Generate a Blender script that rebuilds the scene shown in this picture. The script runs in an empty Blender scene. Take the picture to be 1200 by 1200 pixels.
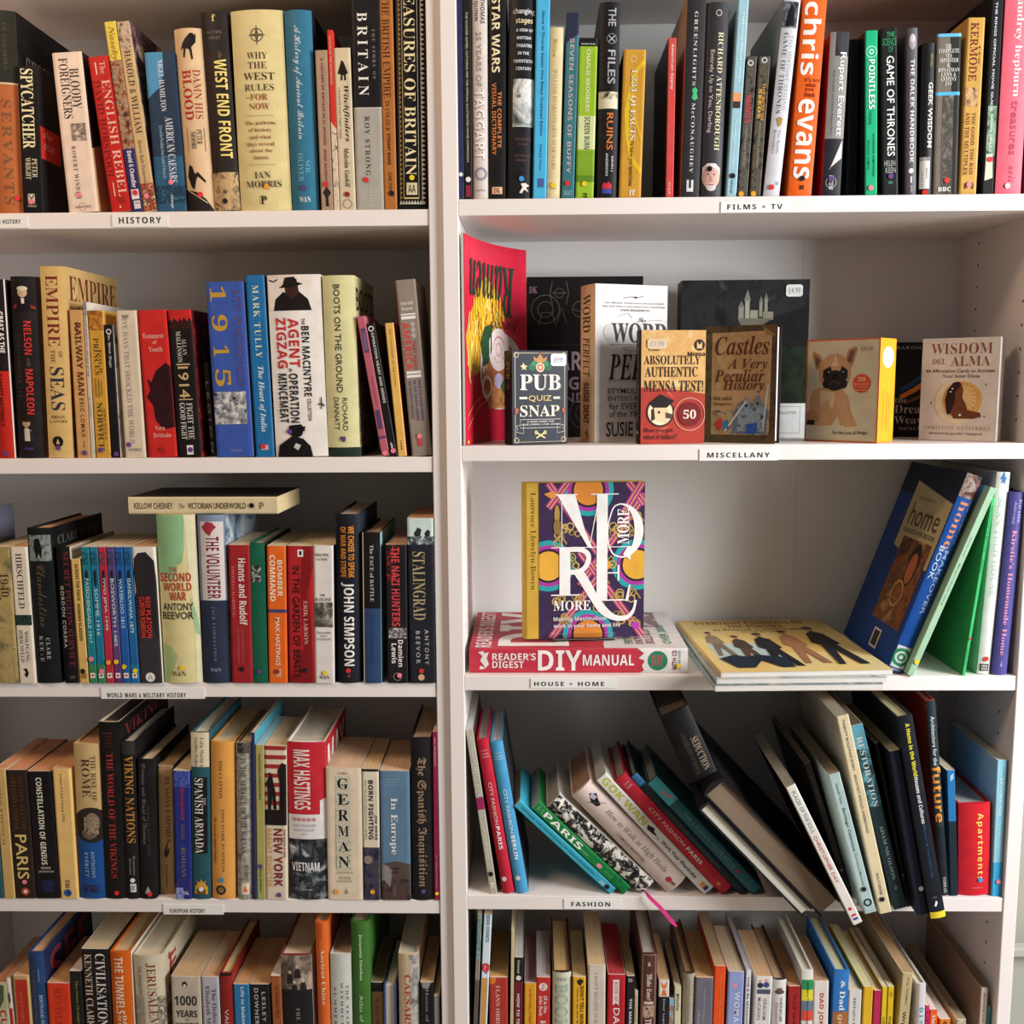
import bpy, bmesh, math, random
import numpy as np
from mathutils import Matrix, Vector

SC = bpy.context.scene
COL = SC.collection
PI = math.pi
random.seed(7)

# ------------------------------------------------------------------ camera
EYE = 1.5
DIST = 1.342
FPX = 1165.0
_p, _y, _r = math.radians(7.31), math.radians(1.2), math.radians(0.35)
CF = np.array([-math.sin(_y) * math.cos(_p), math.cos(_y) * math.cos(_p), -math.sin(_p)])
_R = np.cross(CF, [0, 0, 1]); _R /= np.linalg.norm(_R)
_U = np.cross(_R, CF)
CR = _R * math.cos(_r) - _U * math.sin(_r)
CU = _U * math.cos(_r) + _R * math.sin(_r)
CC = np.array([0, -DIST, EYE])
cam = bpy.data.cameras.new('camera')
cam.sensor_width = 36
cam.lens = 36 * FPX / 1200
cam.clip_start = 0.05
camo = bpy.data.objects.new('camera', cam)
COL.objects.link(camo)
camo.matrix_world = Matrix(((CR[0], CU[0], -CF[0], CC[0]), (CR[1], CU[1], -CF[1], CC[1]), (CR[2], CU[2], -CF[2], CC[2]), (0, 0, 0, 1)))
SC.camera = camo

def un(x, y, Y=0.0):
    """photo pixel -> (X, Z) on the upright plane at depth Y"""
    d = CF + CR * (x - 600) / FPX - CU * (y - 600) / FPX
    q = CC + d * (Y - CC[1]) / d[1]
    return q[0], q[2]

def unz(x, y, z):
    """photo pixel -> (X, Y) on the level plane at height z"""
    d = CF + CR * (x - 600) / FPX - CU * (y - 600) / FPX
    q = CC + d * (z - CC[2]) / d[2]
    return q[0], q[1]

def pr(X, Y, Z):
    v = np.array([X, Y, Z]) - CC
    return 600 + FPX * (v @ CR) / (v @ CF), 600 - FPX * (v @ CU) / (v @ CF)

# ------------------------------------------------------------------ light and exposure
W = bpy.data.worlds.new('room_light'); SC.world = W; W.use_nodes = True
W.node_tree.nodes['Background'].inputs[0].default_value = (1.0, 0.95, 0.92, 1)
W.node_tree.nodes['Background'].inputs[1].default_value = 0.108

def area(name, loc, target, sx, sy, energy, col):
    l = bpy.data.lights.new(name, 'AREA'); l.shape = 'RECTANGLE'; l.size = sx; l.size_y = sy
    l.energy = energy; l.color = col
    o = bpy.data.objects.new(name, l); COL.objects.link(o)
    o.location = loc
    o.rotation_euler = (Vector(target) - Vector(loc)).to_track_quat('-Z', 'Y').to_euler()
    return o

area('window_daylight', (1.85, -0.88, 1.75), (0.1, -0.35, 1.5), 0.75, 1.1, 77, (0.975, 0.985, 1.0))
area('warm_room_lamp', (-0.95, -0.72, 2.6), (-0.6, 0.0, 0.8), 0.6, 0.35, 12.5, (1.0, 0.72, 0.50))  # unseen warm fill, added to lift the book fronts of the left case
SC.view_settings.view_transform = 'Standard'
SC.view_settings.look = 'None'
SC.view_settings.gamma = 1
SC.view_settings.use_curve_mapping = False
SC.view_settings.exposure = 0.0

# ------------------------------------------------------------------ materials
GAIN = [1.0]
MATS = {}

def lin(h, g=None):
    g = GAIN[0] if g is None else g
    out = []
    for i in (0, 2, 4):
        c = int(h[i:i + 2], 16) / 255
        c = c / 12.92 if c <= 0.04045 else ((c + 0.055) / 1.055) ** 2.4
        out.append(min(0.93, c * g))
    return out + [1]

def newmat(name):
    m = bpy.data.materials.new(name); m.use_nodes = True
    nt = m.node_tree
    return m, nt, nt.nodes['Principled BSDF']

def nd(nt, t, **kw):
    n = nt.nodes.new(t)
    for k, v in kw.items():
        setattr(n, k, v)
    return n

def mat(h, rough=0.5):
    """printed card or cloth of one colour with faint wear"""
    key = (h, rough, GAIN[0])
    if key in MATS:
        return MATS[key]
    m, nt, b = newmat('print_' + h)
    c = lin(h)
    tc = nd(nt, 'ShaderNodeTexCoord'); no = nd(nt, 'ShaderNodeTexNoise')
    no.inputs['Scale'].default_value = 45; no.inputs['Detail'].default_value = 3
    nt.links.new(tc.outputs['Object'], no.inputs['Vector'])
    rp = nd(nt, 'ShaderNodeValToRGB')
    rp.color_ramp.elements[0].position = 0.3; rp.color_ramp.elements[1].position = 0.75
    rp.color_ramp.elements[0].color = [x * 0.9 for x in c[:3]] + [1]
    rp.color_ramp.elements[1].color = [min(1, x * 1.07 + 0.004) for x in c[:3]] + [1]
    nt.links.new(no.outputs['Fac'], rp.inputs[0]); nt.links.new(rp.outputs[0], b.inputs['Base Color'])
    b.inputs['Roughness'].default_value = rough
    b.inputs['Specular IOR Level'].default_value = 0.16
    MATS[key] = m
    return m

def artmat(cols, scale, rough=0.5):
    """printed picture: patches of a few inks"""
    key = (tuple(cols), scale, GAIN[0])
    if key in MATS:
        return MATS[key]
    m, nt, b = newmat('picture_' + cols[0])
    tc = nd(nt, 'ShaderNodeTexCoord'); no = nd(nt, 'ShaderNodeTexNoise')
    no.inputs['Scale'].default_value = scale; no.inputs['Detail'].default_value = 5
    no.inputs['Roughness'].default_value = 0.6; no.inputs['Distortion'].default_value = 0.6
    nt.links.new(tc.outputs['Object'], no.inputs['Vector'])
    rp = nd(nt, 'ShaderNodeValToRGB'); e = rp.color_ramp.elements
    n = len(cols)
    while len(e) < n:
        e.new(0.5)
    for i, c in enumerate(cols):
        e[i].position = 0.34 + 0.32 * i / max(1, n - 1)
    for i, c in enumerate(cols):
        e[i].color = lin(c)
    nt.links.new(no.outputs['Fac'], rp.inputs[0]); nt.links.new(rp.outputs[0], b.inputs['Base Color'])
    b.inputs['Roughness'].default_value = rough
    b.inputs['Specular IOR Level'].default_value = 0.16
    MATS[key] = m
    return m

def pagemat(h):
    key = ('page', h, GAIN[0])
    if key in MATS:
        return MATS[key]
    m, nt, b = newmat('page_edges_' + h)
    c = lin(h)
    tc = nd(nt, 'ShaderNodeTexCoord'); mp = nd(nt, 'ShaderNodeMapping')
    mp.inputs['Scale'].default_value = (1500, 14, 14)
    no = nd(nt, 'ShaderNodeTexNoise'); no.inputs['Scale'].default_value = 1.0; no.inputs['Detail'].default_value = 2
    nt.links.new(tc.outputs['Object'], mp.inputs[0]); nt.links.new(mp.outputs[0], no.inputs['Vector'])
    rp = nd(nt, 'ShaderNodeValToRGB')
    rp.color_ramp.elements[0].position = 0.25; rp.color_ramp.elements[1].position = 0.75
    rp.color_ramp.elements[0].color = [x * 0.72 for x in c[:3]] + [1]
    rp.color_ramp.elements[1].color = [min(1, x * 1.12) for x in c[:3]] + [1]
    nt.links.new(no.outputs['Fac'], rp.inputs[0]); nt.links.new(rp.outputs[0], b.inputs['Base Color'])
    b.inputs['Roughness'].default_value = 0.9
    MATS[key] = m
    return m

def plainmat(name, rgb, rough, var=0.04, scale=6):
    m, nt, b = newmat(name)
    tc = nd(nt, 'ShaderNodeTexCoord'); no = nd(nt, 'ShaderNodeTexNoise')
    no.inputs['Scale'].default_value = scale; no.inputs['Detail'].default_value = 6
    nt.links.new(tc.outputs['Object'], no.inputs['Vector'])
    rp = nd(nt, 'ShaderNodeValToRGB')
    rp.color_ramp.elements[0].color = [x * (1 - var) for x in rgb] + [1]
    rp.color_ramp.elements[1].color = [min(1, x * (1 + var)) for x in rgb] + [1]
    nt.links.new(no.outputs['Fac'], rp.inputs[0]); nt.links.new(rp.outputs[0], b.inputs['Base Color'])
    b.inputs['Roughness'].default_value = rough
    return m

# ------------------------------------------------------------------ lettering
def _mp(s, U, L, D):
    o = ''
    for c in s:
        if 'A' <= c <= 'Z': o += chr(U + ord(c) - 65)
        elif 'a' <= c <= 'z': o += '\u210e' if (L == 0x1D44E and c == 'h') else chr(L + ord(c) - 97)
        elif '0' <= c <= '9' and D: o += chr(D + ord(c) - 48)
        else: o += c
    return o
STY = {'s': (0, 0, 0), 'b': (0x1D5D4, 0x1D5EE, 0x1D7EC), 'f': (0x1D400, 0x1D41A, 0x1D7CE), 'r': (0x1D400, 0x1D41A, 0x1D7CE),
       'i': (0x1D434, 0x1D44E, 0), 'I': (0x1D468, 0x1D482, 0), 'c': (0x1D4D0, 0x1D4EA, 0), 'k': (0x1D56C, 0x1D586, 0)}
_tc = bpy.data.curves.new('lettering', 'FONT'); _tc.resolution_u = 2
_to = bpy.data.objects.new('lettering', _tc)
TXT = {}

def text2d(s, style):
    """unit-box outline of a word: (n x 2 verts, faces)"""
    key = (s, style)
    if key in TXT:
        return TXT[key]
    COL.objects.link(_to)
    k = style[0]
    _tc.body = s if k == 's' else _mp(s, *STY[k])
    _tc.space_character = 1 + 0.25 * int(style[1:] or 0)
    _tc.offset = -0.008 if k == 'r' else (0.01 if k == 's' else 0)
    VL.update()
    me = bpy.data.meshes.new_from_object(_to.evaluated_get(bpy.context.evaluated_depsgraph_get()))
    v = np.array([p.co[:2] for p in me.vertices]) if len(me.vertices) else np.zeros((1, 2))
    f = [tuple(p.vertices) for p in me.polygons]
    bpy.data.meshes.remove(me)
    COL.objects.unlink(_to)
    lo, hi = v.min(0), v.max(0)
    v = (v - lo) / np.maximum(hi - lo, 1e-6)
    TXT[key] = (v, f)
    return TXT[key]
VL = bpy.context.view_layer

# ------------------------------------------------------------------ mesh helpers
class MB:
    def __init__(self):
        self.v = []; self.f = []; self.m = []; self.mats = []; self.smooth = []
    def mi(self, m):
        if m not in self.mats: self.mats.append(m)
        return self.mats.index(m)
    def add(self, verts, faces, m):
        o = len(self.v); i = self.mi(m)
        self.v.extend(tuple(map(float, p)) for p in verts)
        for f in faces:
            self.f.append(tuple(o + k for k in f)); self.m.append(i)
    def box(self, x0, x1, y0, y1, z0, z1, m, bev=0.0):
        if bev <= 0:
            self.add([(x0, y0, z0), (x1, y0, z0), (x1, y1, z0), (x0, y1, z0), (x0, y0, z1), (x1, y0, z1), (x1, y1, z1), (x0, y1, z1)],
                     [(0, 3, 2, 1), (4, 5, 6, 7), (0, 1, 5, 4), (1, 2, 6, 5), (2, 3, 7, 6), (3, 0, 4, 7)], m)
            return
        bm = bmesh.new()
        bmesh.ops.create_cube(bm, size=1)
        for q in bm.verts:
            q.co = (x0 + (q.co.x + .5) * (x1 - x0), y0 + (q.co.y + .5) * (y1 - y0), z0 + (q.co.z + .5) * (z1 - z0))
        bmesh.ops.bevel(bm, geom=bm.edges[:], offset=bev, segments=2, affect='EDGES', profile=0.5)
        bm.verts.index_update()
        self.add([q.co[:] for q in bm.verts], [tuple(q.index for q in f.verts) for f in bm.faces], m)
        bm.free()
    def build(self, name, parent=None, loc=None):
        me = bpy.data.meshes.new(name)
        me.from_pydata(self.v, [], self.f)
        for m in self.mats: me.materials.append(m)
        me.polygons.foreach_set('material_index', self.m)
        me.update()
        o = bpy.data.objects.new(name, me); COL.objects.link(o)
        if parent: o.parent = parent
        if loc is not None: o.location = loc
        return o

def thing(name, label, cat, group=None):
    o = bpy.data.objects.new(name, None); o.empty_display_size = 0.02
    COL.objects.link(o)
    o['label'] = label; o['category'] = cat
    if group: o['group'] = group
    return o

def struct(o):
    o['kind'] = 'structure'; return o

# ------------------------------------------------------------------ printed decoration
# spine coordinates: u 0..1 across, y in the units of the row (crop pixels) or 0..1 down a face
def d(t, y0, y1, u0, u1, c, s='b'): return ('d', t, y0, y1, u0, u1, c, s)
def h(t, y0, y1, u0, u1, c, s='b'): return ('h', t, y0, y1, u0, u1, c, s)
def r(y0, y1, u0, u1, c): return ('p', [(u0, y0), (u1, y0), (u1, y1), (u0, y1)], c)
def p(pts, c): return ('p', pts, c)
def o(y, u, rad, c): return ('o', y, u, rad, c)
def e(y, u, ry, ru, c): return ('p', [(u + ru * math.cos(k * PI / 12), y + ry * math.sin(k * PI / 12)) for k in range(24)], c)
def g(y, u, rad, wid, c): return ('g', y, u, rad, wid, c)
def a(y0, y1, u0, u1, cols, sc=90): return ('a', y0, y1, u0, u1, cols, sc)
def l(pts, wid, c): return ('l', pts, wid, c)
def dot(y, u, c): return ('.', y, u, c)
def sm(pts, n=6):
    '''smooth curve through the points'''
    P = [np.array(q, float) for q in pts]; P = [2 * P[0] - P[1]] + P + [2 * P[-1] - P[-2]]; res = []
    for i in range(1, len(P) - 2):
        for k in range(n):
            t = k / n; a_, b_, c_, d_ = P[i - 1:i + 3]
            res.append(tuple(.5 * (2 * b_ + (c_ - a_) * t + (2 * a_ - 5 * b_ + 4 * c_ - d_) * t * t + (3 * b_ - a_ - 3 * c_ + d_) * t ** 3)))
    return res + [tuple(P[-2])]
def R(*els): return ('R', els)
def L(*els): return ('L', els)

def _cut(v, f, cuts, ax):
    bm = bmesh.new()
    vs = [bm.verts.new((q[0], q[1], 0)) for q in v]
    for t in f:
        try: bm.faces.new([vs[k] for k in t])
        except ValueError: pass
    for c in cuts:
        n = (1, 0, 0) if ax == 0 else (0, 1, 0)
        co = (c, 0, 0) if ax == 0 else (0, c, 0)
        bmesh.ops.bisect_plane(bm, geom=bm.verts[:] + bm.edges[:] + bm.faces[:], plane_co=co, plane_no=n, dist=1e-6)
    bm.verts.index_update()
    v2 = np.array([q.co[:2] for q in bm.verts]); f2 = [tuple(q.index for q in t.verts) for t in bm.faces]
    bm.free()
    return v2, f2

def _clip(v, f):
    if len(v) == 0 or (v.min() >= -1e-4 and v.max() <= 1.0001): return v, f
    bm = bmesh.new()
    vs = [bm.verts.new((q[0], q[1], 0)) for q in v]
    for t in f:
        try: bm.faces.new([vs[k] for k in t])
        except ValueError: pass
    for co, no in (((0, 0, 0), (-1, 0, 0)), ((1, 0, 0), (1, 0, 0)), ((0, 0, 0), (0, -1, 0)), ((0, 1, 0), (0, 1, 0))):
        bmesh.ops.bisect_plane(bm, geom=bm.verts[:] + bm.edges[:] + bm.faces[:], plane_co=co, plane_no=no, dist=1e-6, clear_outer=True)
    bm.verts.index_update()
    v2 = np.array([q.co[:2] for q in bm.verts]) if len(bm.verts) else np.zeros((0, 2))
    f2 = [tuple(q.index for q in t.verts) for t in bm.faces]
    bm.free()
    return v2, f2

def decorate(mb, els, S, Hm, Wm, yt, yb, curved=False, lift=0.0, cuts=None):
    """print the elements on surface S(u, v, off); Hm, Wm its real size; yt..yb the y range of the face"""
    def V(y): return (y - yt) / (yb - yt)
    k = 0
    step = min(0.00005, 0.0012 / max(1, len(els)))
    dots = []
    for el in els:
        if el[0] in 'RL' and isinstance(el[1], tuple): continue
        k += 1
        off = 0.00018 + step * k + lift
        t = el[0]
        if t == '.':
            dots.append(el); continue
        m = None
        if t in 'dh':
            _, s, y0, y1, u0, u1, c, st = el
            v, f = text2d(s, st)
            if curved:
                cc = [(q - u0) / (u1 - u0) for q in (cuts or [i / 8 for i in range(1, 8)])]
                cc = [q for q in cc if 0.001 < q < 0.999]
                v, f = _cut(v, f, cc, 1 if t == 'd' else 0)
            if t == 'd':
                U = u0 + (u1 - u0) * v[:, 1]; Y = V(y0) + (V(y1) - V(y0)) * v[:, 0]
            else:
                U = u0 + (u1 - u0) * v[:, 0]; Y = V(y1) - (V(y1) - V(y0)) * v[:, 1]
            m = mat(c)
            v, f = _clip(np.stack([U, Y], 1), f)
            mb.add([S(uu, yy, off) for uu, yy in v], f, m)
            continue
        if t in 'pa':
            if t == 'p':
                pts, m = el[1], mat(el[2])
            else:
                _, y0, y1, u0, u1, cols, sc = el
                pts, m = [(u0, y0), (u1, y0), (u1, y1), (u0, y1)], artmat(cols, sc)
            v = np.array([(q[0], V(q[1])) for q in pts]); f = [tuple(range(len(pts)))]
        elif t == 'o':
            _, y, u, rad, c = el
            rm = rad / abs(yb - yt) * Hm; m = mat(c)
            v = np.array([(u + rm / Wm * math.cos(q * PI / 10), V(y) + rm / Hm * math.sin(q * PI / 10)) for q in range(20)])
            f = [tuple(range(20))]
        elif t == 'g':
            _, y, u, rad, wid, c = el
            m = mat(c); sc = Hm / abs(yb - yt); v = []
            for rr in (rad, rad - wid):
                rm = rr * sc
                v += [(u + rm / Wm * math.cos(q * PI / 14), V(y) + rm / Hm * math.sin(q * PI / 14)) for q in range(28)]
            v = np.array(v); f = [(q, (q + 1) % 28, 28 + (q + 1) % 28, 28 + q) for q in range(28)]
        elif t == 'l':
            _, pts, wid, c = el
            m = mat(c); wm = wid / abs(yb - yt) * Hm / 2
            P = [np.array((q[0] * Wm, V(q[1]) * Hm)) for q in pts]
            v = []; f = []
            for i, q in enumerate(P):
                t0 = P[min(i + 1, len(P) - 1)] - P[max(i - 1, 0)]
                t0 = t0 / max(np.linalg.norm(t0), 1e-9); n = np.array((-t0[1], t0[0])) * wm
                v += [q + n, q - n]
            v = np.array([(q[0] / Wm, q[1] / Hm) for q in v])
            f = [(2 * i, 2 * i + 2, 2 * i + 3, 2 * i + 1) for i in range(len(P) - 1)]
        v, f = _clip(v, f)
        if curved and len(f):
            v, f = _cut(v, f, cuts or [i / 10 for i in range(1, 10)], 0)
        mb.add([S(uu, yy, off) for uu, yy in v], f, m)
    return dots

DOT_NAMES = {'ee8090': 'pink', 'd83030': 'red', '604080': 'purple', 'e8a030': 'orange', 'e8c828': 'yellow', '201820': 'black', '3a90d0': 'blue', 'e8e4e0': 'white', '902828': 'dark red'}

def book(name, label, kind, w, ht, dp, col, els=(), yt=0.0, yb=1.0, pg='d8c8a8', cl=None, cr=None, group=None, cat='book', rnd=None, inner=None, rough=0.45):
    """a book: cover (spine at local y=0 facing -y, front cover at +x), page block, round price stickers"""
    root = thing(name, label, cat, group)
    hb = kind == 'h'
    w = max(w, 0.004)
    b = (min(0.16 * w, 0.006) if rnd is None else rnd) if hb else min(0.0012, 0.12 * w)
    ct = min(0.0024 if hb else 0.00045, w * 0.2)
    inset = 0.003 if hb else 0.0004
    hw = w / 2
    def ys(x):
        q = min(1.0, abs(2 * x / w))
        return b * q * q if hb else b * max(0.0, (q - 0.8) / 0.2) ** 2
    n = 12
    out = [(-hw, dp)]
    xs = [-hw + w * i / n for i in range(n + 1)]
    if not hb: xs = [-hw, -hw * .93, -hw * .8, hw * .8, hw * .93, hw]
    out += [(x, ys(x)) for x in xs]
    out += [(hw, dp)]
    inn = [(hw - ct, dp), (hw - ct, b + ct), (-hw + ct, b + ct), (-hw + ct, dp)]
    pts = out + inn
    N = len(pts)
    mb = MB()
    ms = mat(col, rough); ml = mat(cl or col, rough); mr = mat(cr or col, rough)
    mi_ = mat(inner or ('d8cdbb' if not hb else (cl or col)), 0.7)
    vs = [(x, y, 0) for x, y in pts] + [(x, y, ht) for x, y in pts]
    mb.add(vs, [], ms)
    def face(f, m): mb.f.append(f); mb.m.append(mb.mi(m))
    for i in range(N):
        j = (i + 1) % N
        m = mi_
        if i == 0: m = ml
        elif i < len(out) - 2: m = ms
        elif i == len(out) - 2: m = mr
        face((i, j, N + j, N + i), m)
    face(tuple(range(N)), mi_); face(tuple(range(2 * N - 1, N - 1, -1)), mi_)
    def Sp(u, v, off):
        x = (u - .5) * w
        return (x, ys(x) - off, ht * (1 - v))
    def Sr(u, v, off): return (hw + off, b + u * (dp - b), ht * (1 - v))
    def Sl(u, v, off): return (-hw - off, b + (1 - u) * (dp - b), ht * (1 - v))
    dots = decorate(mb, els, Sp, ht, w, yt, yb, curved=True, cuts=None if hb else [.035, .1, .9, .965])
    for el in els:
        if el[0] in 'RL' and isinstance(el[1], tuple):
            decorate(mb, el[1], Sr if el[0] == 'R' else Sl, ht, dp, 0.0, 1.0)
    mb.build('cover', root)
    pb = MB()
    x0, x1 = -hw + ct + .0002, hw - ct - .0002
    pb.box(x0, x1, b + ct + .0005, dp - inset - .0005, inset, ht - inset, pagemat(pg))
    pb.build('page_block', root)
    for (_, y, u, c) in dots:
        mb2 = MB(); v = (y - yt) / (yb - yt)
        rr = min(0.0034, w * 0.42); v = min(max(v, rr / ht + .004), 1 - rr / ht - .004); u = min(max(u, rr / w), 1 - rr / w); vs = []; q = 16
        for lay in (0.00035, 0.0008):
            vs += [Sp(u + rr / w * math.cos(k * 2 * PI / q), v + rr / ht * math.sin(k * 2 * PI / q), lay + .0006) for k in range(q)]
        mb2.add(vs, [tuple(range(q, 2 * q))] + [(k, (k + 1) % q, q + (k + 1) % q, q + k) for k in range(q)], mat(c))
        s = mb2.build('price_dot', root)
        s['label'] = DOT_NAMES.get(c, 'small') + ' round price sticker'
    return root

def carton(name, label, w, ht, dp, col, spine=(), front=(), edge=(), cf=None, ce=None, ctop=None, group=None, cat='box'):
    """a lidded card box with the same axes as a book: side at y=0, front at +x, far side at y=dp"""
    root = thing(name, label, cat, group)
    mb = MB(); hw = w / 2
    mb.box(-hw, hw, 0, dp, 0, ht, mat(col, 0.4), 0.0008)
    if cf: mb.add([(hw + .0001, .0008, .0008), (hw + .0001, dp - .0008, .0008), (hw + .0001, dp - .0008, ht - .0008), (hw + .0001, .0008, ht - .0008)], [(0, 1, 2, 3)], mat(cf, 0.4))
    if ce: mb.add([(hw - .0008, dp + .0001, .0008), (-hw + .0008, dp + .0001, .0008), (-hw + .0008, dp + .0001, ht - .0008), (hw - .0008, dp + .0001, ht - .0008)], [(0, 1, 2, 3)], mat(ce, 0.4))
    decorate(mb, spine, lambda u, v, off: ((u - .5) * w, -off, ht * (1 - v)), ht, w, 0, 1)
    decorate(mb, front, lambda u, v, off: (hw + off, u * dp, ht * (1 - v)), ht, dp, 0, 1)
    decorate(mb, edge, lambda u, v, off: (hw - u * w, dp + off, ht * (1 - v)), ht, w, 0, 1)
    mb.build('box', root)
    return root

def sticker(root, face_u, face_v, su, sv, w, ht, dp, col, label, els=(), oct_=True, lift=0.0012):
    """paper price sticker on the front face (+x) of a face-out thing"""
    mb = MB(); hw = w / 2
    cu = .25 if oct_ else 0.05
    shape = [(-1, -1 + cu), (-1 + cu, -1), (1 - cu, -1), (1, -1 + cu), (1, 1 - cu), (1 - cu, 1), (-1 + cu, 1), (-1, 1 - cu)]
    n = len(shape); vs = []
    for lay in (lift, lift + .0003):
        vs += [(hw + lay, (face_u + q[0] * su / 2) * dp, ht * (1 - face_v - q[1] * sv / 2)) for q in shape]
    mb.add(vs, [tuple(range(n, 2 * n))] + [(k, (k + 1) % n, n + (k + 1) % n, n + k) for k in range(n)], mat(col))
    decorate(mb, els, lambda u, v, off: (hw + off, (face_u + (u - .5) * su) * dp, ht * (1 - face_v - (v - .5) * sv)), ht * sv, dp * su, 0, 1, lift=lift + .0003)
    s = mb.build('price_sticker', root); s['label'] = label
    return s

ST = 0.021
# ------------------------------------------------------------------ rows of books
def rect(it, shelf_z):
    _, op, Y0, B, ax, ht, w = it[:7]
    n = np.array((ax[1], -ax[0]))
    return [B - n * w / 2, B + n * w / 2, B + n * w / 2 + ax * ht, B - n * w / 2 + ax * ht], (ax, n)

def settle(it, shelf_z):
    '''stand the spine rectangle on its lowest corner, keeping its top where it is'''
    _, op, Y0, B, ax, ht, w = it[:7]
    if op.get('free'): return
    t = math.atan2(ax[0], ax[1])
    bz = shelf_z + abs(math.sin(t)) * w / 2 + 0.0003
    it[5] = ht + (B[1] - bz) / math.cos(t)
    it[3] = np.array((B[0] + (bz - B[1]) * math.tan(t), bz))

def separate(items, shelf_z):
    '''push leaning neighbours apart sideways until their outlines clear'''
    for i in range(1, len(items)):
        for _ in range(7):
            worst = 0
            for j in range(i):
                a_, b_ = items[j], items[i]
                if j == i - 1 and abs(math.atan2(a_[4][0], a_[4][1]) - math.atan2(b_[4][0], b_[4][1])) < .25 and not a_[1].get('free') and not b_[1].get('free'):
                    n_ = np.array((a_[4][1], -a_[4][0]))
                    ra, _q = rect(a_, shelf_z); rb, _q = rect(b_, shelf_z)
                    ov = max(q @ n_ for q in ra) - min(q @ n_ for q in rb) + .0006
                    if ov > 0:
                        dl = min(ov, .4 * a_[6])
                        a_[6] -= dl; a_[3] = a_[3] - n_ * dl / 2
                        settle(a_, shelf_z)
                if b_[2] > a_[2] + a_[1].get('d', .15) or a_[2] > b_[2] + b_[1].get('d', .15): continue
                ra, axa = rect(a_, shelf_z); rb, axb = rect(b_, shelf_z)
                best = 1e9
                for n in list(axa) + list(axb):
                    pa = [q @ n for q in ra]; pb_ = [q @ n for q in rb]
                    ov = min(max(pa), max(pb_)) - max(min(pa), min(pb_)) + 0.0005
                    if ov <= 0: best = 0; break
                    if abs(n[0]) > .35:
                        c = ov / abs(n[0])
                        if c < best: best = c
                if 0 < best < 1e8: worst = max(worst, best)
            if worst <= 0: break
            print('shift', items[i][0][4][:40], round(worst * 1000, 1))
            items[i][3] = items[i][3] + np.array((worst, 0))

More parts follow.
